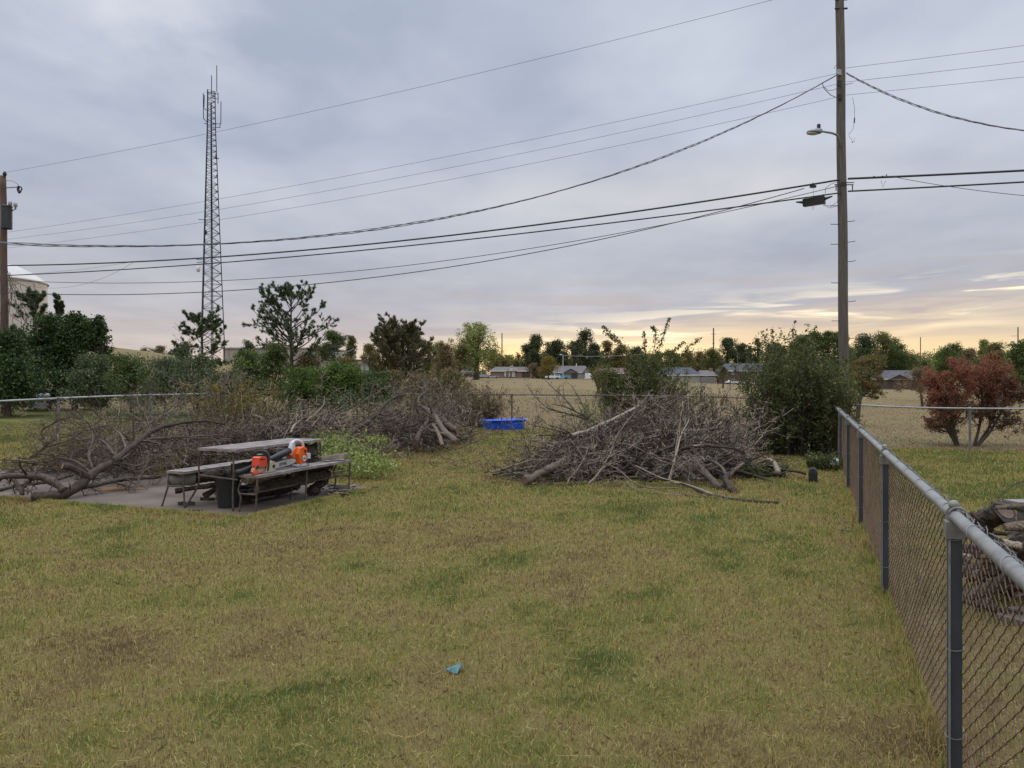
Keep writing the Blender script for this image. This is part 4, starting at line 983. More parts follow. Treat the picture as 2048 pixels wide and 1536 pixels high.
FT = [  # px, ytop, halfwidth, D, material, profile, label, extra
 (495, 682, 14, 170, L_dark, 'round', 'small dark round tree standing over the left end of the beige building', {}),
 (668, 664, 27, 165, L_mid, 'round', 'bushy green tree right of the beige building', dict(nleaf=3600)),
 (703, 672, 15, 160, L_olive, 'cone', 'small pointed olive tree over the green striped building', {}),
 (740, 690, 22, 150, L_rust, 'round', 'low rust green tree left of the broad dark pine', {}),
 (826, 660, 22, 110, L_dark, 'poplar', 'dark upright tree directly behind the broad pine', dict(nleaf=3200)),
 (857, 685, 17, 130, L_olive, 'round', 'small yellow green tree right of the broad pine', {}),
 (876, 682, 16, 150, L_cotton, 'round', 'pale olive tree between the broad pine and the cottonwood', {}),
 (886, 692, 27, 85, L_brown, 'dome', 'brownish dark round juniper left of the cottonwood', dict(nleaf=4200)),
 (920, 690, 22, 190, L_olive, 'round', 'olive tree overlapping the left side of the cottonwood', {}),
 (985, 700, 18, 290, L_rust, 'round', 'low rusty tree in the glow right of the cottonwood', dict(dens=.8, nleaf=1400)),
 (1008, 716, 14, 300, L_rust, 'round', 'small rusty bush under the far dark pole', dict(dens=.7, nleaf=900)),
 (1034, 722, 13, 300, L_rust, 'cone', 'thin sparse little tree in the brightest sky', dict(dens=.6, nleaf=500)),
 (1073, 671, 24, 270, L_dark, 'cone', 'dark pointed evergreen over the low brick house', dict(nleaf=3800)),
 (1056, 690, 20, 272, L_dark, 'round', 'dark bushy evergreen at the left of its clump over the brick house', dict(nleaf=2600)),
 (1098, 688, 24, 275, L_dark, 'round', 'dark round evergreen behind the yellow tree', dict(nleaf=3000)),
 (1117, 681, 20, 272, L_dark, 'round', 'dark evergreen with a rounded top left of the light pole', dict(nleaf=2600)),
 (1097, 714, 19, 235, L_yell, 'round', 'orange yellow autumn tree in front of the dark evergreens', dict(nleaf=1600)),
 (1068, 728, 12, 240, L_brown, 'round', 'small brown bare looking tree before the low brick house', dict(nleaf=500)),
 (1147, 684, 14, 290, L_rust, 'round', 'rusty green tree between two dark evergreens right of the light pole', dict(dens=.8)),
 (1171, 659, 22, 280, L_dark, 'poplar', 'tallest dark tree over the garage house', dict(nleaf=4200)),
 (1192, 690, 22, 285, L_dark, 'round', 'dark round tree right of the tallest dark tree', dict(nleaf=2800)),
 (1213, 682, 16, 290, L_rust, 'round', 'rusty tree glowing at the left edge of the thicket', dict(dens=.8)),
 (1240, 694, 24, 285, L_rust, 'round', 'rust green tree behind the left part of the thicket', dict(nleaf=2200)),
 (1275, 697, 22, 285, L_dark, 'round', 'dark tree behind the middle of the thicket', dict(nleaf=2200)),
 (1315, 706, 20, 290, L_olive, 'round', 'low olive tree behind the leafy thin thicket stems', {}),
 (1345, 700, 20, 290, L_olive, 'round', 'olive tree behind the right part of the thicket', {}),
 (1378, 704, 18, 290, L_rust, 'round', 'sparse rusty tree right of the thicket in the glow', dict(dens=.7, nleaf=1300)),
 (1403, 706, 18, 290, L_rust, 'round', 'rusty bush left of the tall far pole', dict(nleaf=1400)),
 (1426, 699, 20, 270, L_olive, 'round', 'olive tree at the foot of the tall far pole', dict(nleaf=2000)),
 (1455, 678, 20, 275, L_dark, 'round', 'highest dark tree right of the tall far pole', dict(nleaf=3400)),
 (1482, 688, 20, 275, L_dark, 'round', 'dark round tree left of the narrow poplar', dict(nleaf=3000)),
 (1500, 692, 9, 280, L_dark, 'poplar', 'short narrow dark poplar next to the taller one', {}),
 (1516, 678, 9, 280, L_dark, 'poplar', 'narrow dark poplar left of the big leafy bush', {}),
 (1556, 690, 24, 230, L_dark, 'round', 'dark tree behind the left side of the big leafy bush', dict(nleaf=2600)),
 (1600, 676, 24, 200, L_mid, 'round', 'green tree behind the middle of the big leafy bush', dict(nleaf=3000)),
 (1631, 664, 18, 200, L_mid, 'poplar', 'upright green tree behind the right side of the big leafy bush', dict(nleaf=3000)),
 (1656, 663, 17, 200, L_mid, 'poplar', 'upright green tree second from the tall pole', dict(nleaf=3000)),
 (1678, 666, 18, 200, L_mid, 'poplar', 'upright green tree touching the left side of the tall pole', dict(nleaf=3000)),
 (1725, 673, 25, 220, L_dark, 'round', 'dark bushy tree just right of the tall pole', dict(nleaf=4200)),
 (1767, 667, 24, 230, L_olive, 'poplar', 'loose yellow green tree with a feathery top right of the tall pole', dict(nleaf=2600, dens=.8)),
 (1790, 692, 22, 225, L_mid, 'round', 'green tree behind the left end of the grey roofed house', dict(nleaf=2600)),
 (1815, 706, 20, 230, L_olive, 'round', 'low olive tree behind the ridge of the grey roofed house', dict(nleaf=2000)),
 (1845, 724, 18, 235, L_mid, 'round', 'low bush at the foot of the thin far mast', {}),
 (1880, 703, 22, 190, L_cotton, 'round', 'yellow green tree left of the taller twin by the grey roofed house', dict(nleaf=2400)),
 (1906, 687, 19, 185, L_mid, 'poplar', 'taller yellow green tree behind the red tree', dict(nleaf=2800)),
 (1941, 698, 17, 140, L_brown, 'round', 'greyish brown round tree at the left of the willows', {}),
 (1968, 680, 13, 150, L_cotton, 'cone', 'pale pointed tree standing up behind the willows', dict(nleaf=1200)),
 (290, 697, 15, 170, L_rust, 'round', 'small dark tree on the tan hillside, left one', dict(nleaf=1100, dens=.7)),
 (318, 694, 17, 168, L_rust, 'round', 'small feathery tree on the tan hillside, right one', dict(nleaf=1000, dens=.7)),
 (345, 706, 14, 150, L_dark, 'round', 'low dark bush at the end of the tan hillside', {}),
]
for (px, yt, hw, D, m, pr, lb, ex) in FT:
    pr = 'dome' if pr == 'round' and hw > 15 else pr
    kw = dict(nleaf=2000); kw.update(ex)
    crown_tree('tree', lb, 'tree', px, yt, hw*(1.7 if px > 1530 else 1.38), D, m, prof=pr, group=GF, **kw)
# continuous low belt of far trees and hedges between and behind the single ones
mb = MB(); bl_x = X(900, 330)
for k in range(170):
    px = rng.uniform(640, 2080); D = rng.uniform(295, 345); top = 709+rng.normal()*7+(8 if px < 1000 else 0)-(8 if px > 1500 else 0); x = X(px, D); zt = EYE+(768-top)/F*D; zb_ = gz(x, D); w = rng.uniform(2.5, 6)
    for q in range(5):
        c = np.array([x+rng.normal()*w*.6, D+rng.normal()*2, zb_+(zt-zb_)*rng.uniform(.15, .8)]); rr = (zt-zb_)*rng.uniform(.2, .34); n = 230
        dv = norm(rng.normal(size=(n, 3)))*rr*rng.uniform(.5, 1.05, n)[:, None]*np.array([1.2, 1, 1]); pts = c+dv; pts[:, 2] = np.clip(pts[:, 2], zb_, None)
        leaves(mb, pts, .62, .7, .3, tint=.5*rng.random()+.5*rng.random(n))
struct(tag(mb.build('distant_tree_belt', L_olive, loc=(bl_x, 330, 3)), 'continuous low belt of trees along the horizon behind the houses', 'trees'), 'stuff')
crown_tree('cottonwood_tree', 'large pale green cottonwood with a thick pale trunk among the parked vehicles', 'tree', 955, 650, 56, 200, L_cotton, yb_crown=742, prof='round', nleaf=9000, lobes=20, clump=.10, barkm=M_bark_g, trunk_r=.75, leaf=.30, trunk_px=952)
crown_tree('willow_tree', 'wide olive willow behind the red tree, left of two', 'tree', 1985, 690, 50, 95, L_olive, yb_crown=792, prof='dome', nleaf=11000, lobes=16, leaf=.16, clump=.12)
crown_tree('willow_tree', 'olive green willow cut by the right edge of the view', 'tree', 2045, 684, 48, 88, L_mid, yb_crown=790, prof='dome', nleaf=10000, lobes=16, leaf=.16, clump=.12)
# left evergreen mass
for (px, yt, hw, D, n, lb) in ((18, 668, 78, 33.5, 19000, 'huge dark cedar at the foot of the left pole'), (100, 632, 72, 38.5, 22000, 'tall dark cedar in front of the tank pine'),
                               (150, 628, 52, 39.5, 16000, 'dark cedar with a lighter leafy top, second from right in the left mass'), (198, 632, 31, 39, 11000, 'rounded dark cedar at the right end of the left mass')):
    crown_tree('cedar_tree', lb, 'tree', px, yt, hw, D, L_cedar, yb_crown=828, prof='dome', nleaf=n, lobes=18, leaf=.10, clump=.13, group='dark cedars at the left', dens=2.2)
crown_tree('small_tree', 'small dark green tree left of the flat topped pine under the mast', 'tree', 372, 684, 30, 60, L_pine, prof='dome', nleaf=5000, leaf=.10)
crown_tree('small_tree', 'rust green tree just right of the tall pole with a drooping round crown', 'tree', 1737, 714, 50, 33, L_rust, yb_crown=806, prof='round', nleaf=15000, leaf=.055, clump=.10, lobes=16, trunk_px=1712)
crown_tree('small_tree', 'small dark round tree in the field before the long grey roofed house', 'tree', 1835, 738, 37, 62, L_brown, yb_crown=795, prof='round', nleaf=5200, leaf=.08, clump=.12, trunk_px=1845, trunk_r=.10)
crown_tree('small_tree', 'tiny green tree on the field left of the leafless forked tree', 'tree', 1446, 734, 13, 140, L_olive, yb_crown=764, nleaf=1300, leaf=.16, trunk_r=.15)

# pines with needle tufts
def pine(name, label, px, yt, hw, D, yb, nlimb, mat, tuft=.17, ntuft=6, flat=False, dens=26, z0=None, up=.5, leanx=0, r0=.10, seed=1):
    global rng
    keep = rng; rng = np.random.default_rng(seed)
    x = X(px, D); zb = gz(x, D) if z0 is None else z0; zt = EYE+(768-yt)/F*D; zc = EYE+(768-yb)/F*D; w = hw/F*D
    t = thing(name, label, 'pine tree', (x, D, zb-.05))
    mb = MB(); n = 12; s = np.linspace(0, 1, n)
    tr = np.stack([x+leanx*s+.06*np.sin(s*7)*w*.3, D+0*s, zb-.1+(zt-zb)*s], -1); rr = r0*(1-.88*s)
    mb.tube(tr, rr, 9)
    h = np.sort(rng.uniform(0, 1, nlimb))*.86; a = rng.uniform(0, 2*np.pi, nlimb)
    zz = zc+(zt-zc)*h; fs = (zz-zb)/(zt-zb)
    p0 = np.stack([x+leanx*fs, D+0*fs, zz], -1)
    ln = 1.8*w*np.sqrt(np.clip(1-h**1.5, .05, 1))*rng.uniform(.65, 1.05, nlimb)*(1 if not flat else rng.uniform(.5, 1.0, nlimb))
    d0 = np.stack([np.cos(a), np.sin(a), np.full(nlimb, .12 if flat else up)+.5*h], -1)
    L = grow(p0, d0, ln, 7, .10, .02 if flat else .06); R = np.interp(h, [0, 1], [r0*.36, r0*.16])[:, None]*np.linspace(1, .3, 8)[None]
    mb.tubes(L, R, 5)
    C, RC, LC_ = spawn(L, R, 7, .35, 1, .65, .26, ln, 4, .15, .10 if not flat else .05)
    mb.tubes(C, RC, 4)
    C2, RC2, _ = spawn(C, RC, 3, .3, 1, .7, .5, LC_, 3, .12, .12)
    mb.tubes(C2, RC2, 3); mb.build('trunk', M_bark_d if not flat else M_bark_d, t)
    tips = np.vstack([C[:, -1], C2[:, -1], L[:, -1], C[:, 2]]); td = norm(np.vstack([C[:, -1]-C[:, -2], C2[:, -1]-C2[:, -2], L[:, -1]-L[:, -2], C[:, 2]-C[:, 1]]))
    tn = rng.random(len(tips))
    ii = np.repeat(np.arange(len(tips)), dens); nn = len(ii)
    dv = norm(norm(rng.normal(size=(nn, 3)))*.9+td[ii]*.65+np.array([0, 0, .25]))
    st_ = tips[ii]-td[ii]*rng.uniform(0, tuft*.8, nn)[:, None]; ln_ = tuft*rng.uniform(.6, 1.1, nn)[:, None]
    sd_ = norm(np.cross(dv, norm(rng.normal(size=(nn, 3)))))*tuft*.085
    V = np.stack([st_-sd_, st_+sd_, st_+dv*ln_], 1).reshape(-1, 3)
    m2 = MB(); m2.add(V, np.arange(nn*3).reshape(nn, 3), np.repeat(.5*tn[ii]+.5*rng.random(nn), 3)); m2.build('crown', mat, t)
    rng = keep
    return t
pine('pine_tree', 'tall open pine with upswept branches against the sky left of centre', 583, 576, 66, 44, 768, 56, L_pine, up=.36, tuft=.155, r0=.15, seed=4)
pine('pine_tree', 'flat topped pine standing in front of the foot of the radio mast', 406, 632, 54, 52, 735, 32, L_pine, flat=True, tuft=.19, r0=.12, seed=9)
pine('pine_tree', 'pine with clumpy tufts rising in front of the cream tank', 72, 582, 44, 44, 735, 36, L_pine, up=.55, tuft=.18, r0=.13, seed=12)
pine('pine_tree', 'slim pine top right of the tank rim above the cedars', 117, 583, 18, 46, 690, 14, L_dark, up=.7, tuft=.19, r0=.10, seed=15)
pine('pine_tree', 'broad dense brownish pine left of the cottonwood behind the brush', 797, 660, 60, 46, 775, 80, L_pineb, up=.6, tuft=.17, r0=.16, seed=21)

# shrubs: stems + twigs + leaves
def shrub(name, label, cat, px, D, h, r, nst, ntw, nlf, leaf, leafm, barkm=None, base_r=.15, up=.12, sr=.018, spread=.45, group=None, tws=.35, sub=3, zoff=0, wob=.12, nseg=8, y0=None, leafup=None, twang=.7, tmin=.18):
    x = X(px, D); z0 = gz(x, D)+zoff
    t = thing(name, label, cat, (x, D, z0), group)
    a = rng.uniform(0, 2*np.pi, nst); rr = base_r*np.sqrt(rng.random(nst))
    p0 = np.stack([x+np.cos(a)*rr, D+np.sin(a)*rr, np.full(nst, z0-.03)], -1)
    a2 = a+rng.normal(size=nst)*.4; sp = spread*rng.uniform(.1, 1.2, nst)
    d0 = np.stack([np.cos(a2)*sp, np.sin(a2)*sp, np.ones(nst)], -1)
    L = h*rng.uniform(.55, 1.05, nst)*np.sqrt(1+(sp*.4)**2)
    S = grow(p0, d0, L, nseg, wob, up); R = (sr*rng.uniform(.6, 1.2, nst))[:, None]*np.linspace(1, .2, nseg+1)[None]
    mb = MB(); mb.tubes(S, R, 5, tint=rng.random(nst))
    T, RT_, LT_ = spawn(S, R, ntw, tmin, 1, twang, tws, L, 5, .16, up*.5); mb.tubes(T, RT_, 3, tint=rng.random(len(T)))
    allp = [T]
    if sub:
        T2, R2, _ = spawn(T, RT_, sub, .2, 1, .7, .5, LT_, 3, .18, up*.3); mb.tubes(T2, R2, 3, tint=rng.random(len(T2))); allp.append(T2)
    mb.build('stem', barkm or M_bark_d, t)
    if nlf:
        m2 = MB()
        for Q, frac in zip(allp, (.4, .6) if sub else (1,)):
            n = int(nlf*frac); i = rng.integers(0, len(Q), n); s = rng.uniform(.15, 1, n)*(Q.shape[1]-1); j = np.minimum(s.astype(int), Q.shape[1]-2); f = (s-j)[:, None]
            c = Q[i, j]*(1-f)+Q[i, j+1]*f+rng.normal(size=(n, 3))*leaf*.7
            ct = rng.random(len(Q)); leaves(m2, c, leaf, .6, .35, tint=.45*ct[i]+.55*rng.random(n), up=leafup)
        m2.build('foliage', leafm, t)
    return t
# big leafy bush near the fence corner (several clumps growing together)
BG = 'leafy bushes growing together by the fence corner'
shrub('leafy_bush', 'tallest dark green leafy bush at the foot of the tall pole', 'bush', 1588, 18.6, 2.85, .8, 60, 14, 15500, .055, L_thick, base_r=.55, spread=.30, group=BG, sub=4, tmin=.02, tws=.30)
shrub('leafy_bush', 'dark leafy bush leaning against the fence corner under the lamp pole', 'bush', 1645, 18.4, 2.2, .8, 50, 13, 13000, .055, L_thick, base_r=.38, spread=.13, group=BG, sub=4, tmin=.02, tws=.30)
shrub('leafy_bush', 'leafy bush on the left side of its clump beside the brush pile', 'bush', 1540, 18.8, 2.35, .8, 38, 13, 9000, .054, L_thick, base_r=.42, spread=.42, group=BG, sub=4, tmin=.02, tws=.30)
shrub('leafy_bush', 'olive green bush behind the leafy clump with rusty leaves', 'bush', 1625, 22.0, 2.5, .8, 42, 11, 9500, .060, L_olive, base_r=.7, spread=.22, group=BG, sub=3, tmin=.02)
# thicket by the back fence
for (px, D, h, n, nl, m, lb) in ((1262, 26.6, 2.35, 40, 12000, L_thick, 'dense dark green left part of the tall thin thicket by the back fence'), (1300, 26.9, 2.6, 30, 7500, L_thick, 'middle of the tall thin thicket with the highest shoots'),
                                 (1345, 26.8, 2.1, 20, 5000, L_olive, 'right part of the thin thicket leaning right by the back fence'), (1232, 27.2, 2.45, 18, 6000, L_olive, 'yellowing left edge of the tall thin thicket'), (1385, 26.0, 1.6, 9, 1800, L_thick, 'small sparse shoots at the right end of the thin thicket')):
    shrub('sapling_thicket', lb, 'saplings', px, D, h, .6, n, 10, nl, .062, m, base_r=.55, spread=.30, group='saplings by the back fence', sub=3)
# three tall whip shoots rising out of the thicket
mb = MB(); m2 = MB(); x0 = X(1300, 26.8); tt = thing('sapling_shoots', 'long leafy whip shoots rising highest out of the thicket against the glow', 'saplings', (x0, 26.8, gz(x0, 26.8)), 'saplings by the back fence')
for pts in (((1295, 760), (1318, 700), (1330, 660), (1338, 638)), ((1270, 760), (1255, 705), (1232, 680), (1208, 664)), ((1280, 750), (1245, 690), (1222, 668), (1206, 652)), ((1330, 770), (1360, 715), (1378, 693), (1400, 678)), ((1300, 750), (1290, 700), (1288, 665)), ((1320, 770), (1345, 705), (1368, 684)), ((1290, 760), (1310, 690), (1312, 664), (1304, 655))):
    Q = np.array([P(a, b, 26.8+rng.normal()*.2) for a, b in pts]); tt_ = np.linspace(0, len(Q)-1, 14); i = np.minimum(tt_.astype(int), len(Q)-2); f = (tt_-i)[:, None]; Q = Q[i]*(1-f)+Q[i+1]*f
    Q[-1] = Q[-1]; mb.tube(Q, np.linspace(.016, .004, 14), 4)
    n = 260; k = rng.integers(3, 14, n); leaves(m2, Q[k]+rng.normal(size=(n, 3))*.075*(1.3-k/14)[:, None], .065, .6)
mb.build('stem', M_bark_d, tt); m2.build('foliage', L_olive, tt)
# sapling shoots of the big bush
mb = MB(); m2 = MB(); x0 = X(1590, 18.5); tt = thing('bush_shoots', 'thin leafy shoots standing up from the big bush left of the tall pole', 'saplings', (x0, 18.5, 0))
for pts in (((1570, 800), (1578, 710), (1590, 645)), ((1560, 800), (1545, 720), (1524, 664)), ((1590, 800), (1610, 700), (1632, 655)), ((1560, 780), (1548, 700), (1545, 660)), ((1600, 800), (1600, 700), (1585, 660)), ((1620, 800), (1628, 720), (1612, 672))):
    Q = np.array([P(a, b, 18.5+rng.normal()*.15) for a, b in pts]); tt_ = np.linspace(0, len(Q)-1, 14); i = np.minimum(tt_.astype(int), len(Q)-2); f = (tt_-i)[:, None]; Q = Q[i]*(1-f)+Q[i+1]*f
    mb.tube(Q, np.linspace(.011, .003, 14), 4)
    n = 190; k = rng.integers(3, 14, n); leaves(m2, Q[k]+rng.normal(size=(n, 3))*.055*(1.4-k/14)[:, None], .045, .6)
mb.build('stem', M_bark_d, tt); m2.build('foliage', L_thick, tt)
# bushes along the back and left
BL = 'bushes along the back of the yard'
for (px, yt, hw, D, n, lf, m, lb) in (
    (190, 712, 55, 36, 9000, .075, L_dusty, 'dusty green bush in front of the cedars'), (262, 716, 52, 35, 9000, .07, L_mid, 'mid green bush under the tan hillside'),
    (330, 722, 52, 34, 8000, .07, L_dusty, 'dusty green bush left of the leaning pale stick top'), (395, 716, 46, 35, 7000, .07, L_dusty, 'pale dusty bush below the radio mast'),
    (498, 702, 44, 37, 10000, .085, L_bright, 'dark leafy green bush left of the tall open pine'), (548, 688, 36, 38, 9000, .085, L_mid, 'green bush climbing the foot of the tall open pine'),
    (608, 742, 46, 30, 8000, .075, L_bright, 'green bush below the tall open pine'), (678, 733, 56, 29, 14000, .075, L_bright, 'brightest yellow green leafy bush in the middle'),
    (738, 748, 44, 28.5, 9000, .07, L_mid, 'green bush right of the brightest yellow green one'), (455, 745, 50, 29, 8000, .07, L_dusty, 'dusty bush behind the purple brown brush'),
    (620, 708, 34, 44, 7000, .09, L_brown, 'dark brown shrub right of the tall open pine trunk'), (905, 742, 40, 32, 8000, .07, L_rust, 'rust green bush left of the brown spiky shrub'),
    (845, 752, 46, 31, 7000, .06, L_brown, 'brown dry bush behind the cut trunk heap'), (700, 715, 30, 60, 4500, .1, L_rust, 'rust green bush in front of the green striped building'),
    (780, 745, 36, 33, 6000, .07, L_rust, 'brown green bush under the broad pine')):
    crown_tree('bush', lb, 'bush', px, yt, hw*1.28, D, m, yb_crown=812, prof='dome', nleaf=n, leaf=lf, lobes=16, clump=.12, group=BL, trunk_r=.05, dens=1.4)
shrub('dry_shrub', 'brown spiky dry shrub directly left of the blue pool', 'bush', 962, 27.0, 1.45, .6, 55, 12, 9000, .05, L_brown, M_bark_p, base_r=.5, spread=.55, sub=3)
shrub('dry_shrub', 'sparse brown seeding weeds in front of the back fence left of the pool', 'bush', 930, 27.6, 1.5, .6, 40, 10, 3500, .045, L_brown, M_bark_p, base_r=.9, spread=.3, sub=3)
shrub('orange_shrub', 'yellow orange leaved bush rising behind the purple brown brush', 'bush', 472, 20.5, 1.75, .6, 40, 9, 6500, .055, L_yell, M_bark_p, base_r=.9, spread=.35, sub=2)
shrub('weed_vine', 'few light green leaves climbing the back fence near its right post', 'vine', 1190, 25.6, 1.0, .3, 12, 7, 700, .07, L_lime, base_r=.3, spread=.4, sub=0)
shrub('ground_weeds', 'low dark green weeds at the base of the near fence by the red scrap', 'weeds', 1668, 15.6, .35, .4, 60, 4, 5000, .045, L_thick, base_r=.45, spread=.9, sub=0)
shrub('ground_weeds', 'low dark green leaves on the ground right of the big brush pile', 'weeds', 1505, 14.6, .25, .4, 40, 4, 2600, .05, L_thick, base_r=.5, spread=1.3, sub=0)
# red tree
def multi_tree(name, label, px, D, trunks, leafm, nlf, leaf, ytop, hw, sub=4, tw=16, tl=.5, barkm=M_bark_d, seed=5, ylow=None):
    global rng
    keep = rng; rng = np.random.default_rng(seed)
    x = X(px, D); z0 = gz(x, D)
    t = thing(name, label, 'tree', (x, D, z0))
    mb = MB(); Ls = []
    for tr in trunks:
        Q = np.array([P(a, b, D+dd) for a, b, dd in tr['p']]); Q[0][2] = gz(Q[0][0], Q[0][1])-.05
        s = np.linspace(0, len(Q)-1, 9); i = np.minimum(s.astype(int), len(Q)-2); f = (s-i)[:, None]; Q = Q[i]*(1-f)+Q[i+1]*f
        Ls.append((Q, tr['r']))
    S = np.array([q for q, r in Ls]); R = np.array([np.linspace(r, r*.25, 9) for q, r in Ls]); L = np.linalg.norm(S[:, -1]-S[:, 0], axis=1)
    mb.tubes(S, R, 8)
    A, RA, LA = spawn(S, R, tw, .22, 1, .75, tl, L, 6, .16, .05); mb.tubes(A, RA, 5)
    B, RB_, LB_ = spawn(A, RA, 7, .2, 1, .7, .5, LA, 4, .18, .03); mb.tubes(B, RB_, 4)
    C, RC, LC_ = spawn(B, RB_, sub, .2, 1, .7, .55, LB_, 3, .2, 0); mb.tubes(C, RC, 3)
    mb.build('trunk', barkm, t)
    if nlf:
        m2 = MB()
        for Q, fr in ((B, .35), (C, .65)):
            n = int(nlf*fr); i = rng.integers(0, len(Q), n); s = rng.uniform(.2, 1, n)*(Q.shape[1]-1); j = np.minimum(s.astype(int), Q.shape[1]-2); f = (s-j)[:, None]
            c = Q[i, j]*(1-f)+Q[i, j+1]*f+rng.normal(size=(n, 3))*leaf*.9
            red = np.clip(.55+.5*(c[:, 2]-1.2)/1.2-.25*(c[:, 0]-x)/1.2, .1, 1) if leafm is L_red else .5
            leaves(m2, c, leaf, .65, .35, tint=np.clip(red*.75+.35*rng.normal(size=n)*.7+.1, 0, 1))
        m2.build('crown', leafm, t)
    rng = keep
    return t
multi_tree('red_tree', 'red and green leaved tree with two forked trunks behind the neighbouring fence', 1935, 22.9,
    [dict(p=[(1916, 893, 0), (1898, 860, 0), (1875, 810, .2), (1868, 770, .3)], r=.065), dict(p=[(1917, 893, 0), (1905, 850, -.1), (1915, 790, -.2), (1925, 740, -.2)], r=.06),
     dict(p=[(1948, 893, 0), (1960, 850, 0), (1965, 790, .2), (1960, 742, .3)], r=.05), dict(p=[(1950, 893, 0), (1980, 865, 0), (2005, 820, .1), (2020, 775, .2)], r=.06),
     dict(p=[(1951, 893, .1), (1985, 845, .3), (1990, 790, .3), (1995, 750, .4)], r=.045), dict(p=[(1916, 893, .1), (1890, 850, .4), (1890, 800, .6), (1895, 760, .6)], r=.05)], L_red, 36000, .050, 728, 90, tl=.42, tw=22)
multi_tree('bare_tree', 'small nearly leafless forked tree standing alone in the tan field', 1197, 66,
    [dict(p=[(1197, 791, 0), (1196, 775, 0), (1188, 755, 0), (1182, 742, 0)], r=.14), dict(p=[(1197, 790, 0), (1198, 775, 0), (1208, 758, .2), (1215, 742, .2)], r=.13), dict(p=[(1197, 790, 0), (1197, 773, 0), (1199, 755, -.3), (1198, 740, -.3)], r=.12)], L_olive, 900, .10, 735, 25, sub=3, tw=7, barkm=M_bark_g)
multi_tree('bare_tree', 'gnarled leafless forked tree in front of the white cars', 1495, 120,
    [dict(p=[(1495, 777, 0), (1494, 765, 0), (1484, 752, 0), (1476, 742, 0)], r=.28), dict(p=[(1495, 777, 0), (1496, 764, 0), (1506, 752, .2), (1514, 740, .2)], r=.26), dict(p=[(1495, 777, 0), (1495, 760, 0), (1497, 745, -.3), (1498, 737, -.3)], r=.2)], L_rust, 500, .16, 735, 25, sub=3, tw=7, barkm=M_bark_g)

# ------------------------------------------------------------------ brush piles
def interp_poly(Q, n):
    Q = np.asarray(Q, float); d = np.r_[0, np.cumsum(np.linalg.norm(np.diff(Q, axis=0), axis=1))]
    s = np.linspace(0, d[-1], n); return np.stack([np.interp(s, d, Q[:, k]) for k in range(3)], -1)
def smooth_poly(Q, n):
    Q = interp_poly(Q, n)
    for _ in range(2): Q[1:-1] = .25*Q[:-2]+.5*Q[1:-1]+.25*Q[2:]
    return Q
def limb_thing(name, label, cat, limbs, mat, group=None, tw=10, sub=5, sub2=3, ang=.65, tl=.35, cutmat=M_cut, wob=.18, up=.0, floor=.01, bump_=0.0, cuts=True, minr=0, twigmat=None, sub3=0):
    """limbs: list of (points [(px,py,D)...], r0, r1); each gets side twigs"""
    p0 = P(*limbs[0][0][0]); t = thing(name, label, cat, p0, group)
    mb = MB(); m2 = MB(); cb = MB(); hascut = False
    for k, (pts, r0, r1) in enumerate(limbs):
        Q = smooth_poly([P(*q) for q in pts], 22); Q += rng.normal(size=Q.shape)*r0*.10
        zf = terrain(Q[:, 0], Q[:, 1])+np.linspace(r0, r1, 22)*.8; Q[:, 2] = np.maximum(Q[:, 2], zf)
        R = np.linspace(r0, r1, 22)*(1+.10*rng.normal(size=22)*(r0 > .03)); mb.tube(Q, R, 10 if r0 > .03 else 6, tint=rng.random(), cap=True)
        L = np.array([np.linalg.norm(Q[-1]-Q[0])])
        if k == 0 and cuts:
            d = norm(Q[0]-Q[1]); cb.tube([Q[0]+d*.002, Q[0]+d*.006], R[0]*.9, 12, cap=True); hascut = True
        if tw:
            A, RA, LA = spawn(Q[None], R[None], tw, .15, 1, ang, tl, L, 7, wob, up, floor, rr=.5)
            m2.tubes(A, RA, 4, tint=rng.random(len(A)))
            if sub:
                B, RB_, LB_ = spawn(A, RA, sub, .15, 1, .7, .55, LA, 5, wob*1.2, up, floor); m2.tubes(B, RB_, 3, tint=rng.random(len(B)))
                if sub2:
                    C, RC, LC_ = spawn(B, RB_, sub2, .2, 1, .75, .55, LB_, 4, wob*1.3, up, floor); m2.tubes(C, np.maximum(RC, .0034), 3, tint=rng.random(len(C)))
                    if sub3:
                        E, RE, _ = spawn(C, RC, sub3, .2, 1, .75, .6, LC_, 3, wob*1.3, up, floor); m2.tubes(E, np.maximum(RE, .003), 3, tint=rng.random(len(E)))
    mb.build('limb', mat, t, smooth=True)
    if m2.v: m2.build('twigs', twigmat or mat, t)
    if hascut: cb.build('cut_end', cutmat, t)
    return t
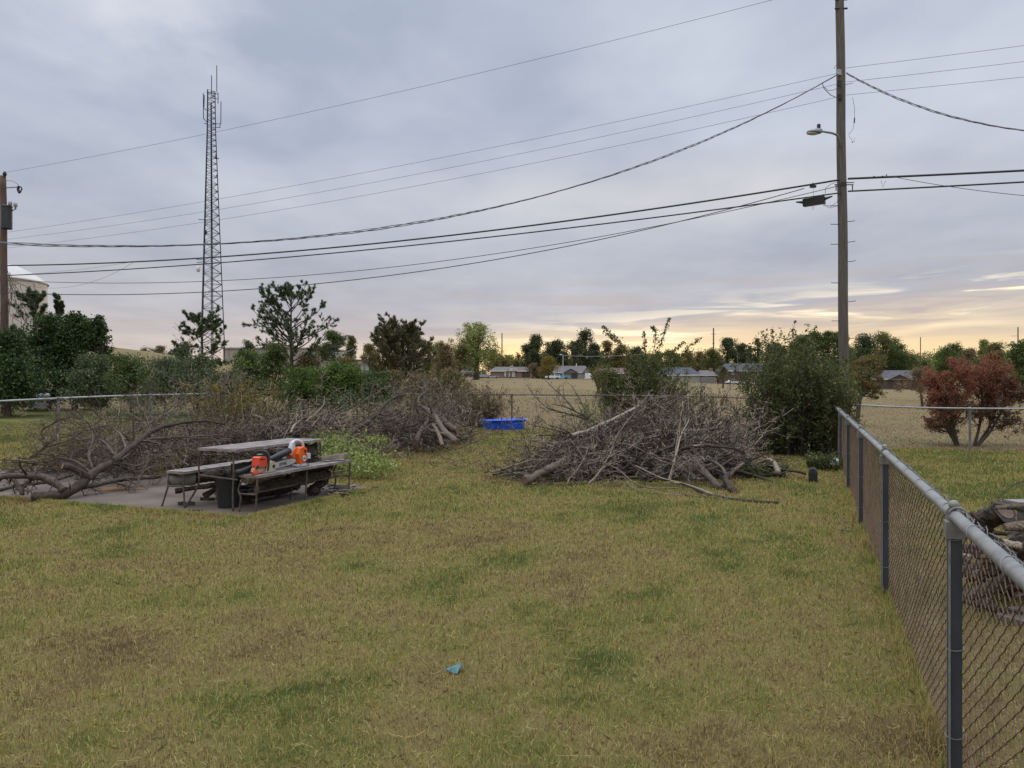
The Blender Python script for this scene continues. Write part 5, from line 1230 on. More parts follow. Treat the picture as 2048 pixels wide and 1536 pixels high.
# 1. fallen grey tree left of the table (photo crop scale: 5.12 px per px, origin 0,840)
def z6(x, y, D): return (x/5.12, 840+y/5.12, D)
limb_thing('felled_tree', 'large felled tree with a thick curved trunk lying on the left end of the slab', 'felled tree',
 [([z6(345, 800, 11.35), z6(470, 775, 11.4), z6(600, 775, 11.5), z6(720, 735, 11.6), z6(860, 640, 11.8), z6(930, 560, 12.0), z6(1030, 485, 12.2), z6(1150, 450, 12.5), z6(1200, 395, 12.7)], .082, .058),
  ([z6(1160, 440, 12.5), z6(1230, 360, 12.8), z6(1330, 290, 13.1), z6(1450, 205, 13.4), z6(1520, 125, 13.6), z6(1690, 60, 14), z6(1900, 20, 14.4), z6(2080, 5, 14.8), z6(2300, 40, 15.2)], .060, .018),
  ([z6(1440, 210, 13.4), z6(1560, 192, 13.6), z6(1800, 178, 14), z6(2048, 165, 14.4), z6(2250, 150, 14.8)], .032, .010),
  ([z6(660, 725, 11.5), z6(560, 650, 11.5), z6(450, 590, 11.5), z6(350, 572, 11.45), z6(150, 575, 11.4), z6(-80, 590, 11.35)], .062, .040),
  ([z6(860, 690, 11.8), z6(1000, 660, 12.0), z6(1180, 620, 12.3), z6(1400, 600, 12.7), z6(1640, 590, 13.1), z6(1850, 500, 13.6)], .040, .014),
  ([z6(1020, 480, 12.2), z6(1180, 440, 12.6), z6(1300, 500, 12.8), z6(1480, 560, 13.0), z6(1650, 560, 13.2)], .028, .008),
  ([z6(1020, 470, 12.3), z6(1250, 440, 12.8), z6(1400, 480, 13.2), z6(1560, 390, 13.6), z6(1850, 310, 14.2)], .024, .008),
  ([z6(1510, 140, 13.6), z6(1530, 60, 13.9), z6(1480, -70, 14.2), z6(1420, -160, 14.6), z6(1400, -260, 15)], .024, .006),
  ([z6(130, 600, 11.4), z6(170, 650, 11.3), z6(215, 730, 11.2), z6(235, 755, 11.1)], .03, .028),
  ([z6(950, 500, 12.4), z6(900, 350, 12.9), z6(960, 200, 13.4), z6(930, 60, 13.8), z6(1080, -50, 14)], .024, .006),
  ([z6(930, 540, 12.0), z6(780, 420, 12.3), z6(600, 380, 12.6), z6(450, 400, 12.8)], .022, .006),
  ([z6(1200, 400, 12.8), z6(1100, 250, 13.3), z6(1000, 180, 13.7), z6(760, 210, 14.0), z6(560, 290, 14.2)], .026, .006),
  ([z6(1300, 320, 13.1), z6(1250, 150, 13.7), z6(1100, 40, 14.2), z6(900, 100, 14.5), z6(700, 130, 14.8)], .026, .006)],
 M_bark_g, tw=9, sub=6, sub2=4, tl=.38, wob=.26, up=.01, twigmat=M_bark_g)
mb = MB(); q = smooth_poly([P(*z6(930, 600, 11.9)), P(*z6(850, 545, 11.8)), P(*z6(760, 500, 11.7)), P(*z6(690, 468, 11.6)), P(*z6(640, 470, 11.55))], 10)
mb.tube(q, np.linspace(.05, .055, 10), 9, cap=True); tg_ = bpy.data.objects['felled_tree']; mb.build('stub', M_bark_d, tg_)
mb = MB(); d = norm(q[-1]-q[-2]); mb.tube([q[-1]+d*.003, q[-1]+d*.008], .048, 10, cap=True); mb.build('cut_end', M_cut_o, tg_)
for (pts, r, lb) in (([z6(640, 420, 11.0), z6(590, 560, 10.95), z6(545, 660, 10.9), z6(500, 735, 10.9)], .009, 'thin bare stick leaning on the felled trunk, right of two'), ([z6(420, 420, 11.2), z6(370, 560, 11.1), z6(330, 680, 11.1), z6(315, 800, 11.0)], .009, 'thin bare stick standing beside the cut end of the felled trunk'), ([z6(0, 720, 11.6), z6(120, 680, 11.8), z6(300, 655, 12), z6(500, 640, 12.3), z6(750, 560, 12.8)], .03, 'grey limb lying behind the arched fork of the felled tree'), ([z6(150, 300, 13.5), z6(90, 430, 13), z6(70, 560, 12.6), z6(85, 660, 12.3)], .008, 'thin upright twig at the left edge behind the arched fork')):
    limb_thing('loose_stick', lb, 'branch', [(pts, r, r*.7)], M_bark_g, 'loose sticks', tw=5, sub=2, sub2=0, cuts=False, tl=.3)
limb_thing('cut_branch', 'arching grey branch with curly twigs at the far left before the side fence', 'branch', [([z6(190, 385, 14.2), z6(330, 400, 14.2), z6(420, 300, 14.3), z6(520, 220, 14.3)], .02, .01), ([(88, 878, 14.6), (80, 862, 14.6), (100, 850, 14.6), (120, 838, 14.7), (150, 833, 14.8), (163, 838, 14.8)], .022, .010), ([(60, 915, 14.3), (90, 895, 14.4), (140, 880, 14.6), (180, 850, 14.9)], .02, .008)], M_bark_g, 'big cut branches', tw=10, sub=5, sub2=3, wob=.3, tl=.5)

def pile(name, label, cx_, cy_, rx, ry, h, n, mat, L=(1.2, 2.4), rad=(.008, .022), tw=8, sub=4, sub2=1, rot=0.0, bias=None, biasw=.8, floor=.01, wob=.15, asym=0, ht=1.0, zlift=0.0, elev=(.12, .16)):
    """tangle of cut limbs heaped into a mound"""
    u = np.sqrt(rng.random(n)); a = rng.uniform(0, 2*np.pi, n)
    lx = u*np.cos(a)*rx; ly = u*np.sin(a)*ry
    cr, sr_ = math.cos(rot), math.sin(rot)
    x = cx_+lx*cr-ly*sr_; y = cy_+lx*sr_+ly*cr
    zt = h*np.sqrt(np.clip(1-u**2, 0, 1))*(1+asym*lx/rx); z = terrain(x, y)+zt*rng.random(n)**.7+zlift
    d = rng.normal(size=(n, 3)); d[:, 2] = elev[0]+elev[1]*rng.normal(size=n)
    if bias is not None: d[:, :2] = d[:, :2]*(1-biasw)*1.2+np.array(bias)*np.where(rng.random(n) < .8, 1, -1)[:, None]*biasw
    d = norm(d); ln = rng.uniform(*L, n)
    p0 = np.stack([x, y, z], -1)-d*ln[:, None]*.4
    p0[:, 2] = np.maximum(p0[:, 2], terrain(p0[:, 0], p0[:, 1])+.02)
    S = grow(p0, d, ln, 9, wob*.6, -.015, floor); r = rad[0]+(rad[1]-rad[0])*rng.random(n)**1.6; r = r*1.25
    R = r[:, None]*np.linspace(1, .3, 10)[None]
    mb = MB(); mb.tubes(S, R, 5, tint=np.clip(rng.normal(.5, .25, n), 0, 1), cap=True)
    A, RA, LA = spawn(S, R, tw, .15, 1, .6, .42, ln, 6, wob, .01, floor); mb.tubes(A, RA, 3, tint=rng.random(len(A)))
    B, RB_, LB_ = spawn(A, RA, sub, .2, 1, .65, .5, LA, 4, wob*1.2, .02, floor); mb.tubes(B, np.maximum(RB_, .0042), 3, tint=rng.random(len(B)))
    if sub2:
        C, RC, _ = spawn(B, RB_, sub2, .2, 1, .7, .5, LB_, 3, wob*1.2, .02, floor); mb.tubes(C, np.maximum(RC, .0034), 3, tint=rng.random(len(C)))
    o = mb.build(name, mat, loc=(cx_, cy_, gz(cx_, cy_))); tag(o, label, 'brush pile'); struct(o, 'stuff'); return o
# left heaps
pile('brush_pile', 'purple brown heap of fine brush behind the picnic table', X(560, 16.5), 16.5, 1.7, 1.5, 1.12, 170, M_bark_p, L=(1.0, 2.0), bias=(.9, .25), biasw=.5, rad=(.006, .016))
pile('brush_pile', 'brown brush behind the felled grey tree', X(330, 16.0), 16.0, 2.2, 1.3, .85, 88, M_bark_p, L=(1.0, 2.2), bias=(.9, .3), biasw=.4, rad=(.006, .018))
pile('brush_pile', 'low grey brush at the left end of the fallen branches', X(140, 14.9), 14.9, 1.5, 1.0, .5, 36, M_bark_g, L=(.8, 1.6), wob=.25, rad=(.006, .016))
pile('brush_pile', 'tall pale brush with wilting leaves leaning up before the radio mast', X(400, 20.5), 20.5, 1.4, 1.1, 1.6, 42, M_bark_l, L=(1.4, 2.6), bias=(.5, .2), biasw=.5, rad=(.006, .016), elev=(.5, .3))
pile('brush_pile', 'grey dead brush heap in front of the cedars', X(250, 20.5), 20.5, 2.4, 1.3, 1.0, 48, M_bark_l, L=(1.2, 2.2), rad=(.006, .016), elev=(.3, .3), wob=.22)
pile('brush_pile', 'brown brush heap behind the leafy lime branch', X(735, 20.0), 20.0, 2.4, 1.6, .95, 120, M_bark_p, L=(1.2, 2.4), bias=(.8, .3), biasw=.4, rad=(.006, .018))
pile('brush_pile', 'brushy heap around the cut trunk ends left of the pool', X(838, 21.5), 21.5, 1.4, 1.2, .9, 80, M_bark_p, L=(1.0, 1.9), rad=(.008, .022), elev=(.3, .3))
pile('brush_pile', 'pale spiky brush standing up behind the cut trunk heap', X(870, 23.6), 23.6, 1.3, 1.0, 1.2, 55, M_bark_l, L=(1.2, 2.2), rad=(.006, .018), elev=(.7, .4), wob=.22)
# right heap
pile('brush_pile', 'largest grey brown brush pile in the right middle of the yard', X(1275, 15.4), 15.4, 2.0, 1.6, .95, 230, M_bark_p, L=(1.2, 2.3), bias=(.92, .2), biasw=.6, rad=(.008, .026))
pile('brush_pile', 'pale twiggy top of the largest pile rising toward the thicket', X(1315, 17.4), 17.4, 1.5, .9, 1.15, 90, M_bark_l, L=(1.1, 2.0), rad=(.006, .018), elev=(.3, .25), bias=(.7, .3), biasw=.3)
pile('brush_pile', 'thin flat brush spreading left from the largest pile', X(1120, 14.2), 14.2, 1.1, .8, .36, 75, M_bark_p, L=(.9, 1.6), rad=(.005, .014), bias=(.9, -.2), biasw=.5)
pile('brush_pile', 'reddish brown brush fanning right from the largest pile into the leafy bush', X(1400, 17.0), 17.0, .8, .8, 1.2, 60, M_bark_p, L=(1.0, 1.8), rad=(.006, .018), bias=(.9, .2), biasw=.8, elev=(.35, .15))
pile('brush_pile', 'thicker limbs packed low in the front of the largest pile', X(1330, 14.3), 14.3, 1.5, .7, .42, 55, M_bark_d, L=(.8, 1.7), rad=(.025, .05), tw=3, sub=2, sub2=0, bias=(.95, .1), biasw=.8)
pile('twig_litter', 'scattered dark twigs on the lawn between the piles', X(960, 17.5), 17.5, 2.2, 3.0, .05, 60, M_bark_p, L=(.3, .8), rad=(.003, .007), tw=4, sub=2, sub2=0)

BB = 'big cut branches'
def z4(x, y, D): return (980+x/3.531, 760+y/3.531, D)
limb_thing('cut_branch', 'long pale limb sloping down left across the top of the largest pile', 'branch', [([z4(1060, 180, 16.5), z4(900, 265, 15.6), z4(760, 330, 15.0), z4(640, 375, 14.6), z4(575, 392, 14.3)], .030, .040), ([z4(575, 392, 14.3), z4(510, 425, 14.1), z4(480, 460, 14.0), z4(440, 560, 13.8)], .025, .010), ([z4(700, 350, 14.8), z4(790, 370, 14.6), z4(860, 490, 14.3), z4(920, 600, 14.0)], .014, .008)], M_bark_l, BB, tw=7, sub=3, sub2=2, cuts=False)
limb_thing('cut_branch', 'thick smooth log end poking out at the lower left of the largest pile', 'log', [([z4(248, 715, 12.9), z4(350, 660, 13.2), z4(440, 620, 13.5), z4(540, 560, 13.9)], .075, .065)], M_bark_g, BB, tw=3, sub=2, sub2=0)
limb_thing('cut_branch', 'straight thick log sticking out front of the largest pile, left of a forked one', 'log', [([z4(1640, 780, 12.55), z4(1570, 715, 12.9), z4(1500, 640, 13.3), z4(1440, 570, 13.8)], .062, .058)], M_bark_g, BB, tw=2, sub=1, sub2=0)
limb_thing('cut_branch', 'forked knobbly log standing on the grass at the front of the largest pile', 'log', [([z4(1725, 820, 12.2), z4(1680, 745, 12.5), z4(1660, 700, 12.7), z4(1680, 660, 12.9)], .058, .05), ([z4(1675, 680, 12.8), z4(1640, 620, 13.1), z4(1580, 575, 13.4), z4(1520, 560, 13.7)], .03, .02), ([z4(1680, 690, 12.8), z4(1720, 640, 13.0), z4(1790, 590, 13.3)], .04, .026), ([z4(1660, 730, 12.6), z4(1640, 690, 12.6), z4(1620, 665, 12.6)], .022, .012), ([z4(1690, 760, 12.5), z4(1692, 730, 12.5)], .02, .015)], M_bark_g, BB, tw=3, sub=2, sub2=1)
limb_thing('cut_branch', 'long thin pale branch stretching right across the lawn from the largest pile', 'branch', [([z4(2040, 950, 11.1), z4(1900, 915, 11.2), z4(1780, 895, 11.35), z4(1690, 880, 11.5), z4(1500, 790, 12.1), z4(1330, 720, 12.7), z4(1130, 690, 13.0), z4(1020, 630, 13.2), z4(930, 510, 13.5)], .026, .013), ([z4(1700, 875, 11.5), z4(1560, 800, 12.0), z4(1400, 740, 12.5), z4(1200, 690, 12.9), z4(1020, 600, 13.4)], .015, .008), ([z4(1680, 885, 11.5), z4(1450, 868, 11.8), z4(1280, 830, 12.1), z4(1100, 830, 12.2)], .013, .006), ([z4(1350, 850, 11.9), z4(1120, 800, 12.3), z4(1000, 760, 12.6), z4(950, 690, 12.9)], .012, .006)], M_bark_l, BB, tw=4, sub=2, sub2=0, tl=.2, up=0, wob=.12)
limb_thing('cut_branch', 'thin curved pale branch lying in an arc at the front left of the largest pile', 'branch', [([z4(1330, 760, 12.3), z4(1120, 770, 12.4), z4(980, 710, 12.7), z4(930, 640, 13.0), z4(760, 560, 13.4), z4(500, 600, 13.2)], .012, .006)], M_bark_l, BB, tw=14, sub=6, sub2=4, tl=.5, cuts=False)
limb_thing('cut_branch', 'dark upswept branch with forked tips in front of the back fence', 'branch', [([z4(780, 320, 15.8), z4(650, 245, 16.2), z4(540, 190, 16.5), z4(440, 170, 16.8)], .028, .010), ([z4(700, 270, 16), z4(650, 170, 16.2), z4(620, 110, 16.3), z4(570, 30, 16.5)], .018, .006), ([z4(600, 220, 16.3), z4(520, 120, 16.5), z4(440, 50, 16.8), z4(390, 0, 17)], .018, .006), ([z4(720, 290, 16), z4(560, 240, 16.3), z4(400, 200, 16.6), z4(300, 100, 17), z4(260, 30, 17)], .02, .006)], M_bark_d, BB, tw=8, sub=4, sub2=2, up=.06, cuts=False, tl=.3)
limb_thing('cut_branch', 'dark fine branch fanning left from under the blue pool corner', 'branch', [([z4(300, 740, 12.9), z4(120, 640, 13.2), z4(0, 600, 13.4), z4(-60, 520, 13.6)], .010, .004), ([z4(560, 520, 14), z4(350, 430, 14.2), z4(150, 420, 14.4), z4(-60, 380, 14.8)], .010, .004), ([z4(520, 560, 14), z4(300, 560, 13.8), z4(100, 620, 13.5), z4(-20, 660, 13.2)], .012, .004)], M_bark_p, BB, tw=9, sub=3, sub2=2, cuts=False, tl=.28)
limb_thing('cut_branch', 'knotted pale limb hooked onto a long straight stick right of the largest pile', 'branch', [([(1612, 948, 14.0), (1590, 942, 14.0), (1566, 940, 14.1), (1552, 935, 14.2), (1545, 922, 14.3)], .028, .022), ([(1556, 946, 14.0), (1552, 930, 14.2), (1540, 918, 14.5), (1520, 925, 14.6)], .05, .025)], M_bark_l, BB, tw=4, sub=3, sub2=1, tl=.7)
limb_thing('cut_branch', 'fine curly grey twigs tumbling over the logs at the front of the largest pile', 'branch', [([z4(1420, 560, 13.5), z4(1350, 600, 13.2), z4(1280, 660, 13.0)], .016, .006), ([z4(1400, 520, 13.6), z4(1300, 580, 13.3), z4(1180, 620, 13.1)], .016, .006), ([z4(1430, 540, 13.5), z4(1420, 620, 13.1), z4(1430, 690, 12.9)], .014, .006), ([z4(1350, 490, 13.8), z4(1430, 465, 13.6), z4(1560, 465, 13.5), z4(1720, 480, 13.6), z4(1800, 520, 13.6)], .035, .018)], M_bark_l, BB, tw=14, sub=6, sub2=3, wob=.3, cuts=False, tl=.5)
def z5(x, y, D): return (560+x/5.12, 700+y/5.12, D)
limb_thing('cut_branch', 'forked grey limb propped up over the lime leafed branch', 'branch', [([z5(680, 890, 17.4), z5(800, 790, 17.8), z5(910, 740, 18.1), z5(1000, 640, 18.4), z5(1100, 530, 18.8), z5(1180, 470, 19.1), z5(1300, 460, 19.4)], .07, .025), ([z5(915, 740, 18.1), z5(912, 620, 18.2), z5(905, 540, 18.4), z5(960, 350, 18.8)], .03, .012), ([z5(1180, 470, 19.1), z5(1160, 380, 19.3), z5(1230, 300, 19.6)], .02, .008)], M_bark_g, BB, tw=9, sub=4, sub2=3, up=.03)
limb_thing('cut_branch', 'thick dark cut trunk at the right side of the heap left of the pool', 'log', [([z5(1815, 945, 18.2), z5(1770, 905, 18.4), z5(1700, 860, 18.7), z5(1640, 760, 19.2), z5(1580, 680, 19.7), z5(1500, 610, 20.2), z5(1430, 560, 20.6)], .085, .05), ([z5(1430, 560, 20.6), z5(1410, 490, 20.9), z5(1500, 430, 21.2), z5(1490, 350, 21.5), z5(1400, 260, 21.8)], .04, .015), ([z5(1640, 680, 19.8), z5(1660, 560, 20.2), z5(1640, 420, 20.6)], .022, .01)], M_bark_g, BB, tw=9, sub=4, sub2=3, up=.05)
limb_thing('cut_branch', 'cut trunk with an orange fresh end pointing at the pool', 'log', [([z5(1815, 822, 19.6), z5(1730, 785, 19.8), z5(1650, 700, 20.2), z5(1560, 640, 20.6)], .085, .06)], M_bark_g, BB, tw=3, sub=2, sub2=1, cutmat=M_cut_o)
limb_thing('cut_branch', 'thin log pointing straight down in the middle of the heap left of the pool', 'log', [([z5(1660, 985, 17.9), z5(1640, 900, 18.3), z5(1600, 810, 18.9), z5(1560, 760, 19.4)], .05, .04)], M_bark_g, BB, tw=2, sub=2, sub2=0)
limb_thing('cut_branch', 'short thick log leaning left in the heap left of the pool', 'log', [([z5(1385, 950, 18.1), z5(1420, 870, 18.5), z5(1460, 800, 19.0), z5(1520, 720, 19.6)], .075, .05)], M_bark_g, BB, tw=3, sub=2, sub2=0)
limb_thing('cut_branch', 'pale twisted limb in the brown brush right of the table top', 'branch', [([z5(105, 850, 15.6), z5(150, 760, 15.9), z5(240, 690, 16.2), z5(330, 630, 16.5)], .03, .015), ([z5(265, 730, 15.8), z5(380, 640, 16.2), z5(450, 560, 16.5), z5(455, 480, 16.8)], .016, .007), ([z5(320, 785, 15.7), z5(400, 690, 16.2)], .010, .006)], M_bark_l, BB, tw=5, sub=3, sub2=2, up=.04, cuts=False)
limb_thing('cut_branch', 'long straight bare pole leaning out of the brush under the radio mast', 'branch', [([(311, 740, 20.5), (345, 759, 20.3), (386, 778, 20.1), (425, 780, 19.8)], .022, .012)], M_bark_l, BB, tw=2, sub=2, sub2=0, cuts=False)
# wilting lime leaves
lt_ = limb_thing('leafy_branch', 'cut branch with wilting lime green leaves on the grass behind the table', 'branch', [([(655, 935, 14.2), (690, 915, 14.6), (720, 895, 15.2), (760, 880, 16)], .02, .008), ([(650, 930, 14.4), (665, 900, 15), (690, 875, 15.8)], .015, .006), ([(660, 945, 13.8), (710, 938, 14), (770, 925, 14.2)], .015, .006), ([(640, 900, 14.8), (655, 880, 15.4), (640, 872, 15.8)], .012, .005)], M_bark_g, None, tw=9, sub=4, sub2=0, cuts=False, up=.02, tl=.5)
m2 = MB(); n = 3600; cc = []
for (px, py, D, s) in ((680, 925, 14.3, .30), (715, 915, 14.8, .35), (745, 925, 14.3, .25), (690, 890, 15.2, .35), (655, 880, 15.6, .25), (755, 880, 15.8, .12), (770, 932, 14.0, .12), (660, 905, 14.8, .3), (730, 940, 13.9, .2)):
    m = int(n*s/2.2); c = P(px, py, D)+rng.normal(size=(m, 3))*np.array([s*.9, s*.9, s*.36]); c[:, 2] = np.abs(c[:, 2]-.02)+.02; cc.append(c)
c = np.vstack(cc); leaves(m2, c, .058, .6, .3); m2.build('foliage', L_lime, lt_)
m2 = MB(); c = P(745, 803, 20)+rng.normal(size=(320, 3))*np.array([.8, .5, .12]); leaves(m2, c, .07, .6)
c = P(690, 800, 20)+rng.normal(size=(250, 3))*np.array([.3, .3, .15]); leaves(m2, c, .07, .6)
tag(m2.build('wilting_leaves', L_dusty, loc=P(745, 803, 20)), 'wilted grey green leaves on top of the brown brush heap behind the lime branch', 'leaves')
# dried leaves among brush (brown and dusty)
m2 = MB()
for (px, py, D, n, sx, sz) in ((860, 790, 22.5, 1800, 1.3, .5), (800, 800, 22, 900, 1.2, .4), (400, 765, 21, 1400, 1.3, .45), (300, 770, 21.5, 1400, 2, .4), (1400, 800, 18, 500, 1.2, .3), (1290, 880, 15.5, 900, 1.5, .35), (520, 840, 16.5, 700, 1.3, .3)):
    c = P(px, py, D)+rng.normal(size=(n, 3))*np.array([sx, .8, sz]); c = c[c[:, 2] > terrain(c[:, 0], c[:, 1])]; leaves(m2, c, .05, .5)
o = m2.build('withered_leaves', L_dusty, loc=P(860, 790, 22.5)); tag(o, 'withered small leaves clinging in the brush heaps', 'leaves'); struct(o, 'stuff')

# ------------------------------------------------------------------ picnic table
TB = np.array([-3.85, 10.40, 0.012]); TU = norm(np.array([.35, .937, 0])); TW = np.array([TU[1], -TU[0], 0])  # TW points right
def TP(s, w, z): return TB+TU*s+TW*w+ZZ*z
pt = thing('picnic_table', 'weathered three plank picnic table with thin rusty tube legs on the slab', 'picnic table', TB)
def board(name, s0, s1, w0, w1, z, skew=.0):
    mb = MB(); Rm = np.stack([TU, TW, ZZ], 1); nb_ = max(1, round((w1-w0)/.12)); 
    c = TP((s0+s1)/2, (w0+w1)/2, z-.018)
    mb.box(c, ((s1-s0)/2, (w1-w0)/2, .018), Rm)
    for k in range(1, nb_): 
        mb.box(TP((s0+s1)/2, w0+(w1-w0)*k/nb_, z+.0015), ((s1-s0)/2-.01, .003, .002), Rm, tint=0)
    return mb.build(name, M_wood, pt)
board('table_top', -.05, 2.02, -.60, .06, .868)
board('bench', -.02, 2.28, .10, .43, .518)
board('bench', -.02, 2.28, -1.20, -.86, .518)
def leg(*pts, r=.0135, nm='leg'):
    mb = MB(); Q = smooth_poly([TP(*q) for q in pts], 16); Q[0] = TP(*pts[0]); Q[-1] = TP(*pts[-1]); mb.tube(Q, r, 7, cap=True); mb.build(nm, M_frame, pt, smooth=True)
for s in (.0, 2.05):
    leg((s, -.02, .83), (s, -.01, .5), (s, -.03, .2), (s, -.02, 0))
    leg((s, -.56, .84), (s, -.63, .75), (s, -.62, .5), (s, -.60, .38), (s, -.72, .2), (s, -.88, 0))
for s in (.0, 1.12, 2.30):
    leg((s, .16, .49), (s, .10, .38), (s, .05, .3), (s, .12, .22), (s, .08, 0)); leg((s, .39, .49), (s, .38, .3), (s, .36, 0))
    leg((s, -.90, .49), (s, -.90, .3), (s, -.88, 0)); leg((s, -1.17, .49), (s, -1.18, .3), (s, -1.30, 0))
    leg((s, .08, .25), (s, .38, .25), nm='stretcher'); leg((s, -1.2, .30), (s, -.89, .30), nm='stretcher')
for s in (0, 2.05):
    leg((s, -.62, .48), (s, -.3, .46), (s, .06, .44), nm='stretcher')
leg((0, .24, .25), (2.3, .24, .25), nm='stretcher'); leg((0, -1.04, .30), (2.3, -1.04, .30), nm='stretcher')

# black bin
bc = P(456.5, 1016, 10.77); bc[2] = .014
bt = thing('trash_bin', 'small black plastic bin standing on the slab under the picnic table', 'bin', bc)
mb = MB(); mb.lathe([(0, .005), (.135, .0), (.14, .01), (.165, .40), (.180, .405), (.180, .44), (.168, .445), (.160, .41), (.13, .05), (0, .045)], bc, 28); mb.build('bin_body', M_bin, bt, smooth=False)
mb = MB(); mb.box(bc+[0, -.172, .385], (.05, .012, .012)); mb.build('bin_handle', M_bin, bt)

# logs in and under the table
def log(label, a, b, r, mat=M_bark_d, cut=M_cut, name='firewood_log', group='logs stacked under the picnic table', wob=.2, n=24, knots=2):
    a = np.array(a, float); b = np.array(b, float); t = thing(name, label, 'log', a, group)
    Q = interp_poly([a, (a+b)/2+rng.normal(size=3)*r*.25, b], n); mb = MB()
    sides = 14; th = np.arange(sides)/sides*2*np.pi; d = norm(b-a); A = norm(np.cross(d, ZZ if abs(d[2]) < .9 else TU)); B = np.cross(d, A)
    rr = r*(1+wob*.9*rng.normal(size=(n, sides))*.6*(mat is not M_logw)+.12*np.sin(np.linspace(0, 9, n)+rng.random()*6)[:, None]+.08*np.sin(3*th+rng.random()*6)[None])
    V = Q[:, None]+rr[:, :, None]*(A*np.cos(th)[:, None]+B*np.sin(th)[:, None])[None]
    idx = np.arange(n*sides).reshape(n, sides); q = np.stack([idx[:-1], np.roll(idx[:-1], -1, 1), np.roll(idx[1:], -1, 1), idx[1:]], -1).reshape(-1, 4)
    mb.add(V.reshape(-1, 3), q, rng.random())
    mb.f.setdefault(sides, []).append(idx[:1, ::-1]); mb.f[sides].append(idx[-1:])
    for k in range(knots):
        c = Q[rng.integers(2, n-2)]; dd = norm(rng.normal(size=3)); mb.tube([c, c+dd*r*1.35], [r*.35, r*.22], 6, cap=True)
    mb.build('bark', mat, t, smooth=mat is M_logw)
    e = d
    for c, s in ((a, -1), (b, 1)):
        m2 = MB(); m2.tube([c+e*s*.001, c+e*s*.005], r*.82, 12, cap=True); m2.build('cut_end', cut, t)
    return t
M_logw = m_noise('pale_smooth_log', (.15, .14, .125), (.24, .225, .20), 8, .8, bs=.2)
log('pale smooth log resting under the left bench with its end toward the table', TP(.06, -1.24, .40), TP(.28, -.93, .39), .085, M_logw, M_bark_d, knots=0)
log('dark knobbly log right of the pale log under the left bench', TP(.3, -.95, .40), TP(.75, -.55, .41), .085, M_bark_g)
log('thin crooked dark log hanging low under the left bench', TP(.05, -1.1, .22), TP(.6, -.6, .30), .035, M_bark_d)
log('dark log leaning from the slab up behind the bin', TP(.45, -.95, .10), TP(1.1, -.55, .50), .045, M_bark_d)
for i, (s0, s1, w, w2, z, z2, r, m, lb) in enumerate((
    (.25, 1.75, .18, .30, .27, .30, .085, M_bark_g, 'long grey barked log at the front under the right bench'),
    (.45, 1.9, -.02, .10, .28, .30, .09, M_bark_g, 'grey log behind the front one under the right bench'),
    (.15, 1.2, .05, .05, .40, .42, .07, M_bark_l, 'rough pale log lying on top under the right bench'),
    (1.1, 2.1, .22, .18, .42, .40, .055, M_bark_l, 'thin pale grey log on top at the far end under the right bench'),
    (.4, 1.7, -.3, -.2, .12, .12, .10, M_bark_d, 'thick dark log on the slab beneath the table top'),
    (.5, 1.8, -.5, -.45, .38, .40, .08, M_bark_g, 'grey log high in the middle beneath the table top'),
    (.3, 1.5, -.55, -.6, .15, .15, .09, M_bark_d, 'dark log on the slab left of the middle of the table'),
    (.35, 1.3, -.3, -.25, .52, .56, .08, M_bark_d, 'dark log topmost in the stack beneath the table top'),
    (1.5, 1.85, .2, .28, .03, .33, .10, M_bark_d, 'upright dark stump at the far end of the right bench'),
    (.9, 1.9, -.1, .05, .50, .52, .055, M_bark_d, 'dark log behind the orange machine beneath the table top'))):
    log(lb, TP(s0+.12, w-.10, z), TP(s1+.12, w2-.10, z2), r*.82, m, wob=.30, knots=5)
# bark slabs on top of the stack and on the ground
def chunk(label, c, L, w, h, ang, mat, name='bark_piece', group='bark pieces around the picnic table'):
    n = 7; s = np.linspace(-.5, .5, n); V = []
    for x_ in s:
        for (u_, v_) in ((-1, 0), (-.5, 1), (.3, 1.15), (1, .1), (.4, -.2), (-.5, -.2)):
            V.append([x_*L, u_*w*.5*(1+.3*rng.normal()*.6)*(1-.5*abs(x_*2)**2), max(v_, -.2)*h*(1+.3*rng.normal()*.6)])
    V = np.array(V); ca, sa = math.cos(ang), math.sin(ang); R = np.array([[ca, -sa, 0], [sa, ca, 0], [0, 0, 1]]); V = V@R.T+np.array(c)
    idx = np.arange(n*6).reshape(n, 6); q = np.stack([idx[:-1], np.roll(idx[:-1], -1, 1), np.roll(idx[1:], -1, 1), idx[1:]], -1).reshape(-1, 4)
    mb = MB(); mb.add(V, q, rng.random()); mb.f.setdefault(6, []).append(idx[:1, ::-1]); mb.f[6].append(idx[-1:])
    return tag(mb.build(name, mat, loc=c), label, 'bark', group)
chunk('big curled bark slab lying under the table top left of the saw', TP(.45, -.12, .50), .5, .3, .10, .4, M_bark_d)
chunk('pale edged bark slab sticking up left of the saw handle', TP(.95, -.2, .58), .5, .22, .10, 1.0, M_bark_g)
chunk('reddish bark slab standing behind the white blower handle', TP(1.9, -.1, .62), .3, .2, .16, 1.2, M_bark_d)
chunk('pale splintered bark behind the blower at the far end of the bench', TP(2.0, .28, .56), .55, .16, .05, .9, M_bark_l)
chunk('flat pale bark strip on the slab near the left bench foot', P(373, 1015, 10.9)*[1, 1, 0]+[0, 0, .03], .24, .06, .035, .1, M_bark_l)
chunk('thin dark bark strip at the front edge of the slab', P(390, 1026, 10.4)*[1, 1, 0]+[0, 0, .02], .2, .03, .015, .1, M_bark_d)
chunk('small dark bark scrap behind the bin on the slab', P(415, 1000, 11.4)*[1, 1, 0]+[0, 0, .02], .22, .06, .03, .0, M_bark_d)
mb = MB()
